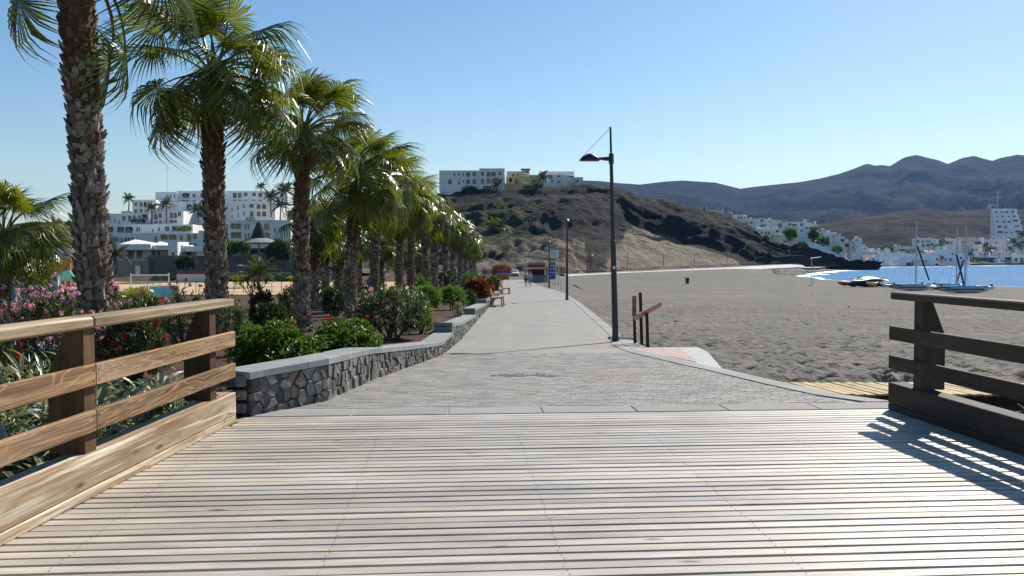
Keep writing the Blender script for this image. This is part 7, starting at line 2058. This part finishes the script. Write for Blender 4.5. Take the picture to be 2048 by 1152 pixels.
# two walkers
def skin_mesh(name, verts, edges, rads, mat, root=0, sub=1):
    me = bpy.data.meshes.new(name); me.from_pydata(verts, edges, [])
    o = bpy.data.objects.new(name, me); C.objects.link(o)
    o.modifiers.new('skin', 'SKIN'); s_ = o.modifiers.new('sub', 'SUBSURF'); s_.levels = sub; s_.render_levels = sub
    lay = me.skin_vertices[0]
    for i, r_ in enumerate(rads): lay.data[i].radius = r_ if hasattr(r_, '__len__') else (r_, r_); lay.data[i].use_root = (i == root)
    dg = bpy.context.evaluated_depsgraph_get()
    m2 = bpy.data.meshes.new_from_object(o.evaluated_get(dg)); m2.name = name
    bpy.data.objects.remove(o); bpy.data.meshes.remove(me)
    m2.materials.clear(); m2.materials.append(mat)
    m2.polygons.foreach_set('use_smooth', [True] * len(m2.polygons))
    return m2
def walker(label, u, Y_, h, top_mat, low_mat, stride, cap):
    p = at(u, 573, Y_); k = h / 1.75
    t = thing('person', label, 'person', (p.x, Y_, pz(Y_)), 0)
    st = stride
    J = {'pel': (0, 0, .95), 'bel': (0, .01, 1.1), 'che': (0, 0, 1.32), 'nek': (0, .01, 1.48), 'hd0': (0, -.01, 1.58), 'hd1': (0, -.015, 1.70),
         'shl': (-.17, 0, 1.41), 'ell': (-.22, .05 * st, 1.14), 'hal': (-.23, .16 * st, .90), 'fil': (-.23, .19 * st, .8), 'shr': (.17, 0, 1.41), 'elr': (.22, -.06 * st, 1.14), 'har': (.23, -.12 * st, .9), 'fir': (.23, -.15 * st, .8),
         'hil': (-.09, 0, .92), 'knl': (-.1, -.14 * st, .5), 'anl': (-.1, -.10 * st, .09), 'tol': (-.11, -.27 * st, .04), 'hir': (.09, 0, .92), 'knr': (.1, .08 * st, .5), 'anr': (.1, .26 * st, .14), 'tor': (.11, .17 * st, .04)}
    names_ = list(J); ix = {n_: i for i, n_ in enumerate(names_)}
    E = [('pel', 'bel'), ('bel', 'che'), ('che', 'nek'), ('nek', 'hd0'), ('hd0', 'hd1'), ('che', 'shl'), ('shl', 'ell'), ('ell', 'hal'), ('hal', 'fil'), ('che', 'shr'), ('shr', 'elr'), ('elr', 'har'), ('har', 'fir'), ('pel', 'hil'), ('hil', 'knl'), ('knl', 'anl'), ('anl', 'tol'), ('pel', 'hir'), ('hir', 'knr'), ('knr', 'anr'), ('anr', 'tor')]
    rad = {'pel': (.14, .11), 'bel': (.13, .1), 'che': (.15, .11), 'nek': .055, 'hd0': .085, 'hd1': .075, 'shl': .06, 'ell': .042, 'hal': .034, 'fil': .025, 'shr': .06, 'elr': .042, 'har': .034, 'fir': .025, 'hil': .085, 'knl': .058, 'anl': .038, 'tol': .032, 'hir': .085, 'knr': .058, 'anr': .038, 'tor': .032}
    S = lambda q: tuple(c_ * k for c_ in q)
    body = skin_mesh('body', [S(J[n_]) for n_ in names_], [(ix[a], ix[b]) for a, b in E], [rad[n_] if not hasattr(rad[n_], '__len__') else rad[n_] for n_ in names_], MT['skin'], 0, 2)
    link('body', body, t)
    def cloth(nm, js, es, grow, mat):
        ii = {n_: i for i, n_ in enumerate(js)}
        me = skin_mesh(nm, [S(J[n_]) for n_ in js], [(ii[a], ii[b]) for a, b in es], [tuple(q + grow for q in rad[n_]) if hasattr(rad[n_], '__len__') else rad[n_] + grow for n_ in js], mat, 0, 1)
        link(nm, me, t)
    cloth('shirt', ['bel', 'che', 'shl', 'ell', 'shr', 'elr', 'pel'], [('bel', 'che'), ('che', 'shl'), ('shl', 'ell'), ('che', 'shr'), ('shr', 'elr'), ('bel', 'pel')], .028, top_mat)
    J['knl'] = (J['knl'][0], J['knl'][1] * .85, .56); J['knr'] = (J['knr'][0], J['knr'][1] * .85, .56)
    cloth('shorts', ['pel', 'hil', 'knl', 'hir', 'knr'], [('pel', 'hil'), ('hil', 'knl'), ('pel', 'hir'), ('hir', 'knr')], .024, low_mat)
    m_ = MB(); m_.ball((0, .01 * k, 1.675 * k), (.098 * k, .105 * k, .095 * k), 12, 8); m_.build('hat' if cap else 'hair', MT['lilac'] if cap else MT['hair'], t, smooth=True)
    m_ = MB(); m_.ball((0, -.105 * k, 1.60 * k), (.016, .02, .02), 6, 4); m_.build('nose', MT['skin'], t, smooth=True)
    m_ = MB()
    for s in (-1, 1): m_.ball((s * .033 * k, -.092 * k, 1.632 * k), .011, 6, 4)
    m_.build('eyes', MT['dark_cloth'], t)
walker('person in a pale patterned top and dark shorts walking on the promenade, left of two', 1052, 92, 1.66, MT['pale_cloth'], MT['dark_cloth'], 1.0, False)
walker('person in a lilac shirt, cap and grey shorts walking on the promenade, right of two', 1060.5, 91, 1.72, MT['lilac'], MT['grey_cloth'], -1.0, True)

# small globe lamps along the curved promenade
for i, (u, vb_, vt, Y_) in enumerate([(1258, 543, 505, 216), (1330, 540, 507, 234), (1392, 536, 505, 249), (1458, 534, 505, 264), (1522, 531, 503, 280), (1580, 528, 500, 298), (1184, 546, 509, 196)]):
    b, q = at(u, vb_, Y_), at(u, vt, Y_); h = q.z - b.z
    lab = ['thin globe lamp at the foot of the headland just right of the nearest lamp pole', 'thin globe lamp in front of the rocky slope', 'thin globe lamp at the left end of the sandy slope', 'thin globe lamp in front of the pale sandy slope', 'thin globe lamp at the right end of the sandy slope', 'thin globe lamp in front of the dark cliff', 'thin globe lamp left of the nearest lamp pole'][i]
    t = thing('globe_lamp', lab, 'street lamp', (b.x, Y_ + 2.4, b.z - .1), 0, 'globe lamps along the curved promenade')
    m_ = MB(); m_.tube([(0, 0, 0), (0, 0, h - .2)], [.09, .06], 8); m_.build('pole', MT['black_metal'], t)
    m_ = MB(); m_.ball((.28, 0, h - .1), .22, 10, 7); m_.tube([(0, 0, h - .25), (.28, 0, h - .3)], .04, 5); m_.build('globe', MT['lamp_glass'], t)
p = at(1375, 559, 118); bz = float(beach_z(np.array([p.x]), np.array([118.0]))[0])
t = thing('litter_bin', 'dark litter bin standing alone on the sand', 'bin', (p.x, 118, bz))
m_ = MB(); m_.lathe([(.22, .1), (.26, .95), (.24, .97), (.2, .5)], 14); m_.build('body', MT['black_metal'], t); m_ = MB(); m_.tube([(-.3, 0, 0), (-.3, 0, 1.05)], .03, 6); m_.build('post', MT['black_metal'], t)

# shower posts at the waterline
p = at(1629, 572, 88)
def on_beach(u, v):
    lo, hi = 10.0, 320.0
    for _ in range(50):
        m2 = (lo + hi) / 2; q = at(u, v, m2)
        if q.z > float(beach_z(np.array([q.x]), np.array([m2]))[0]): lo = m2
        else: hi = m2
    return at(u, v, lo)
p = on_beach(1622, 571); D = p.y
h = (at(1625, 516, D).z - p.z)
t = thing('watch_post', 'pale metal post with a tilted crossbar and steps on the beach', 'post', p)
m_ = MB(); m_.tube([(0, 0, -.2), (.06, 0, h)], .045, 8); m_.build('pole', MT['steel'], t)
w_ = at(1642, 515, D).x - at(1622, 516, D).x
m_ = MB(); m_.tube([(-.15, 0, h - .05), (w_, .1, h + .12)], .05, 8); m_.build('crossbar', MT['steel'], t)
m_ = MB(); m_.tube([(.1, 0, 0), (.45, 0, h * .55)], .03, 6); m_.tube([(.45, .3, 0), (.5, 0, h * .55)], .03, 6); m_.bx(.0, .5, -.06, .06, h * .5, h * .53); m_.bx(.28, .46, -.08, .08, h * .56, h * .72); m_.build('bracket', MT['steel'], t)
m_ = MB(); m_.lathe([(.3, -.02), (.32, .12), (.1, .2)], 12); m_.build('foot', MT['seawall_top'], t)

# ================================================================== BOATS ON THE BEACH
def hull_geo(m_, x0, L, w_, h, y, z, mi=0, n=12, blunt=.35):
    vs = []; fs = []; k = 7
    for i in range(n + 1):
        f = i / n; s = min(1, (math.sin(math.pi * min(.5, f * .9 + .02))) if f < .5 else (1 - (2 * f - 1) ** 3 * (1 - blunt * .2)))
        s = max(.04, s); rise = .22 * h * (2 * abs(f - .5)) ** 3
        for j in range(k):
            a = math.pi * j / (k - 1)
            vs.append((x0 + L * f, y + w_ * s * math.cos(a), z + rise + h * (1 - (.25 + .75 * s) * math.sin(a))))
        vs.append((x0 + L * f, y, z + rise + h * 1.05))
    k += 1
    for i in range(n):
        for j in range(k): fs.append((i * k + j, i * k + (j + 1) % k, (i + 1) * k + (j + 1) % k, (i + 1) * k + j))
    fs += [tuple(range(k - 1, -1, -1)), tuple(n * k + j for j in range(k))]
    m_.add(vs, fs, mi)
def catamaran(label, u0, u1, v, mast_u, mast_v, rz=0.0, spar=None, flip=False):
    a, b = on_beach(u0, v), on_beach(u1, v)
    D = a.y; L = abs(at(u1, v, D).x - at(u0, v, D).x); cx = (at(u0, v, D).x + at(u1, v, D).x) / 2
    t = thing('catamaran', label, 'boat', (cx, D + 1, min(a.z, b.z) + .02), rz, 'beach catamarans')
    for y in (-1.05, 1.05):
        m_ = MB(); hull_geo(m_, -L / 2, L, .24, .55, y, .0); o = m_.build('hull', MT['hull_white'], t, smooth=True)
        m_ = MB(); m_.bx(-L * .38, L * .3, y - .252, y - .236, .33, .45); m_.build('stripe', MT['maroon' if flip else 'navy'], o)
    for y in (-1.05, 1.05): m_ = MB(); m_.bevbox(-L * .3, L * .38, y - .2, y + .2, .56, .70, .03); m_.build('deck_cover', MT['hull_blue'], t)
    m_ = MB(); m_.bx(-L * .12, L * .30, -.85, .85, .60, .64); m_.build('trampoline', MT['hull_blue'], t)
    m_ = MB()
    for x in (-L * .13, L * .31): m_.tube([(x, -1.1, .60), (x, 1.1, .60)], .05, 8)
    m_.build('crossbeam', MT['aluminium'], t)
    m_ = MB(); m_.bx(-L * .49, -L * .3, -1.3, -.8, .52, .64); m_.build('bow_cover', MT['navy'], t)
    mx = at(mast_u, v, D + 1).x - cx; mh = at(mast_u, mast_v, D + 1).z - t.location.z
    m_ = MB(); m_.tube([(mx, 0, .6), (mx, 0, mh)], [.085, .06], 8); m_.build('mast', MT['aluminium'], t)
    m_ = MB(); m_.tube([(mx, 0, mh * .86), (-L * .45, 0, .7)], .012, 3); m_.tube([(mx, 0, mh * .8), (mx - .3, 1.05, .6)], .012, 3); m_.tube([(mx, 0, mh * .8), (mx - .3, -1.05, .6)], .012, 3); m_.build('rigging', MT['aluminium'], t)
    if spar:
        (ua, va_), (ub, vb_) = spar
        p, q = at(ua, va_, D + 1), at(ub, vb_, D + 1)
        m_ = MB(); m_.tube([(p.x - cx, 0.1, p.z - t.location.z), (q.x - cx, .1, q.z - t.location.z)], .09, 8); m_.build('boom', MT['navy'], t)
    for x in (-L * .42, L * .47):
        m_ = MB(); m_.bx(x - .05, x + .12, -.9, -.75, .35, .85); m_.build('rudder', MT['black_rubber'], t)
    return t
catamaran('beached catamaran with the left single mast and hanging dark boom', 1782, 1872, 581, 1831, 442, spar=((1835, 491), (1859, 560)))
catamaran('beached catamaran in the middle, mast left of the close pair', 1838, 1930, 580, 1912.5, 456, flip=True, spar=((1912, 573), (1928, 520)))
catamaran('beached catamaran at the right, mast right of the close pair', 1874, 1988, 586, 1930, 453, spar=((1914, 508), (1930, 574)))
# stack of boards and kayaks
p = on_beach(1735, 574); D = p.y; S_ = D / F
def onstack(u, v, dy=0): q = at(u, v, D + dy); return q
t = thing('board_stack', 'stack of windsurf boards and masts under a white sheet on the beach', 'boards', (p.x, D, p.z)); o0 = Vector(t.location)
def slab_board(nm, u0, u1, v0, v1, dy, mat, wid=.35, parent=t, org=o0):
    a, b = onstack(u0, v1, dy), onstack(u1, v0, dy); m_ = MB(); hull_geo(m_, a.x, b.x - a.x, wid, b.z - a.z, D + dy, a.z); return m_.build(nm, MT[mat], parent, org=org, smooth=True)
for i, (u0, u1, v0, v1, mat) in enumerate([(1700, 1772, 569, 574, 'black_rubber'), (1710, 1770, 565.5, 569, 'hull_white'), (1698, 1768, 562.5, 566, 'black_rubber'), (1704, 1772, 559.5, 563, 'grey_counter'), (1697, 1772, 557, 560.5, 'pale_grey_wall'), (1706, 1764, 567, 571, 'navy')]):
    slab_board('board', u0, u1, v0, v1, .5 * (i % 2), mat, .4)
a, b = onstack(1703, 561), onstack(1774, 555)
m_ = MB(); n = 8
vs = []
for i in range(n + 1):
    f = i / n
    for j in range(4):
        vs.append((a.x + (b.x - a.x) * f, D - .7 + .7 * j, b.z - .12 * math.sin(f * 7 + j) - .2 * (abs(j - 1.5) - .5) - .25 * abs(f - .5)))
m_.add(vs, [(i * 4 + j, (i + 1) * 4 + j, (i + 1) * 4 + j + 1, i * 4 + j + 1) for i in range(n) for j in range(3)]); m_.build('sheet', MT['white_paint'], t, org=o0, smooth=True)
m_ = MB()
for u0, u1, v_ in ((1712, 1750, 554.5), (1716, 1774, 556)):
    m_.tube([onstack(u0, v_, .4), onstack(u1, v_ + .5, .4)], .07, 6)
m_.build('mast', MT['navy'], t, org=o0)
m_ = MB()
for u_ in (1708, 1740, 1768):
    q = onstack(u_, 575); m_.bx(q.x - .05, q.x + .05, D - .5, D + .9, q.z, q.z + .3)
m_.build('trestle', MT['steel'], t, org=o0)
for (nm, lab, u0, u1, v0, v1, mat, dy, w_) in (('kayak', 'red and white kayak at the left end of the board stack', 1674, 1702, 564, 571.5, 'red', -.9, .34), ('kayak', 'upturned yellow kayak in front of the board stack', 1732, 1756, 565.5, 574.5, 'yellow', -1.1, .5), ('kayak', 'dark grey kayak lying between the red kayak and the stack', 1688, 1722, 566, 573, 'black_rubber', -.6, .3)):
    a, b = onstack(u0, v1, dy), onstack(u1, v0, dy)
    kt = thing(nm, lab, 'kayak', ((a.x + b.x) / 2, D + dy, a.z)); m_ = MB(); hull_geo(m_, a.x, b.x - a.x, w_, b.z - a.z, D + dy, a.z); m_.build('hull', MT[mat], kt, org=kt.location, smooth=True)
    m_ = MB(); m_.tube([((a.x + b.x) / 2 - .3, D + dy, b.z + .0), ((a.x + b.x) / 2 + .3, D + dy, b.z + .02)], .12, 8); m_.build('seat', MT['white_paint' if mat == 'red' else 'black_rubber'], kt, org=kt.location)
q = onstack(1775, 573)
t = thing('trolley_wheel', 'black launching trolley wheels beside the board stack', 'wheels', (q.x, D, q.z))
for x in (0, .5): m_ = MB(); m_.tube([(x, -.12, .22), (x, .12, .22)], .24, 14); m_.build('wheel', MT['black_rubber'], t)
m_ = MB(); m_.tube([(0, 0, .22), (.5, 0, .22)], .03, 6); m_.build('axle', MT['steel'], t)
# dark stones and clumps on the sand
for i in range(46):
    r_ = random.Random(900 + i)
v_, f_ = RK[1]
deb = MB()
for i in range(70):
    y = 12 + 60 * RNG.random() ** 1.3; x = xr(y) + 1 + RNG.random() * 24 * (y / 40 + .3); s = .02 + .035 * RNG.random()
    z = float(beach_z(np.array([x]), np.array([y]))[0]); deb.add([(x + a[0] * s * 1.4, y + a[1] * s, z + .02 + a[2] * s * .6) for a in v_], f_)
tag(deb.build('beach_pebbles', MT['rock']), kind='stuff')

# ================================================================== THE COURT
p0, p1 = at(262, 580, 100), at(338, 580, 100)
t = thing('volleyball_net', 'beach volleyball net with white tape and pale posts on the court', 'net', (p0.x, 100, -1.97))
Wn = p1.x - p0.x; ht = at(300, 549, 100).z + 1.97
m_ = MB(); m_.bx(0, Wn, -.01, .01, ht - .14, ht); m_.bx(0, Wn, -.01, .01, ht - .95, ht - .88); m_.build('tape', MT['white_paint'], t)
m_ = MB()
for i in range(40): m_.bx(Wn * i / 40, Wn * i / 40 + .012, -.004, .004, ht - .88, ht - .14)
for i in range(8): m_.bx(0, Wn, -.005, .005, ht - .87 + .09 * i, ht - .86 + .09 * i)
m_.build('netting', MT['grey_counter'], t)
for x in (0, Wn): m_ = MB(); m_.tube([(x, 0, 0), (x, 0, ht + .15)], .06, 8); m_.build('post', MT['white_paint'], t)
a, b = at(300, 600, 80), at(358, 600, 80)
t = thing('turquoise_fence', 'turquoise panel fence with a white top rail beside the court', 'fence', (a.x, 80, -2.02))
Wf = b.x - a.x; n = 4
for i in range(n):
    m_ = MB(); m_.bx(Wf * i / n + .03, Wf * (i + 1) / n - .03, -.02, .02, .06, .98); m_.build('panel', MT['turquoise'], t)
for i in range(n + 1):
    m_ = MB(); m_.bx(Wf * i / n - .03, Wf * i / n + .03, -.04, .04, 0, 1.02); m_.build('post', MT['steel'], t)
m_ = MB(); m_.bx(-.04, Wf + .04, -.05, .05, 1.02, 1.1); m_.build('top_rail', MT['white_paint'], t)
t = thing('court_fence', 'thin post and wire fence round the sandy court', 'fence', (at(390, 590, 88).x, 88, -2.0)); o0 = Vector(t.location)
m_ = MB(); xs = [at(u, 590, 88).x for u in range(392, 625, 19)]
for x in xs:
    m2 = MB(); m2.tube([(x, 88, -2.05), (x, 88, -.72)], .035, 6); m2.build('post', MT['black_metal'], t, org=o0)
for z in (-.75, -1.3, -1.85): m_.tube([(xs[0], 88, z), (xs[-1], 88, z)], .014, 4)
m_.build('wire', MT['black_metal'], t, org=o0)
for i, (u0, u1, Y_, lab) in enumerate([(295, 318, 92, 'dark bench frame at the edge of the court'), (322, 356, 94, 'dark goal-like frame on the court behind the turquoise fence')]):
    a, b = at(u0, 580, Y_), at(u1, 580, Y_)
    t = thing('bench_frame', lab, 'frame', (a.x, Y_, -1.97)); w_ = b.x - a.x
    m_ = MB(); m_.tube([(0, 0, 0), (0, 0, .95), (w_, 0, .95), (w_, 0, 0)], .04, 6); m_.tube([(w_ / 2, 0, 0), (w_ / 2, 0, .95)], .035, 6); m_.tube([(0, 0, .5), (w_, 0, .5)], .03, 6); m_.build('frame', MT['black_metal'], t)
a = at(405, 566, 128)
t = thing('court_board', 'low red-topped advertising board behind the court', 'board', (a.x - 4, 128, -2.0)); m_ = MB(); m_.bx(0, 7, 0, .1, 0, 1.3); m_.build('panel', MT['pale_grey_wall'], t); m_ = MB(); m_.bx(0, 7, -.02, .12, 1.3, 1.75); m_.build('top_panel', MT['maroon'], t)
mb = MB(); mb.bx(at(240, 570, 126).x, at(330, 570, 126).x, 118, 130, -2.0, -1.955); tag(mb.build('lawn', MT['bright_leaf']), kind='structure')

# ================================================================== SEA AIR
hz = MB(); hz.bx(-8000, 8000, -400, 7500, -17.5, 520)
k = bpy.data.materials.new('sea_haze'); k.use_nodes = True; nt = k.node_tree
nt.nodes.remove(nt.nodes['Principled BSDF'])
pv = nt.nodes.new('ShaderNodeVolumePrincipled'); pv.inputs['Color'].default_value = (0.26, 0.53, 1.0, 1); pv.inputs['Density'].default_value = 0.00006; pv.inputs['Anisotropy'].default_value = 0.0
nt.links.new(pv.outputs[0], nt.nodes['Material Output'].inputs['Volume'])
tag(hz.build('haze', k), kind='stuff')
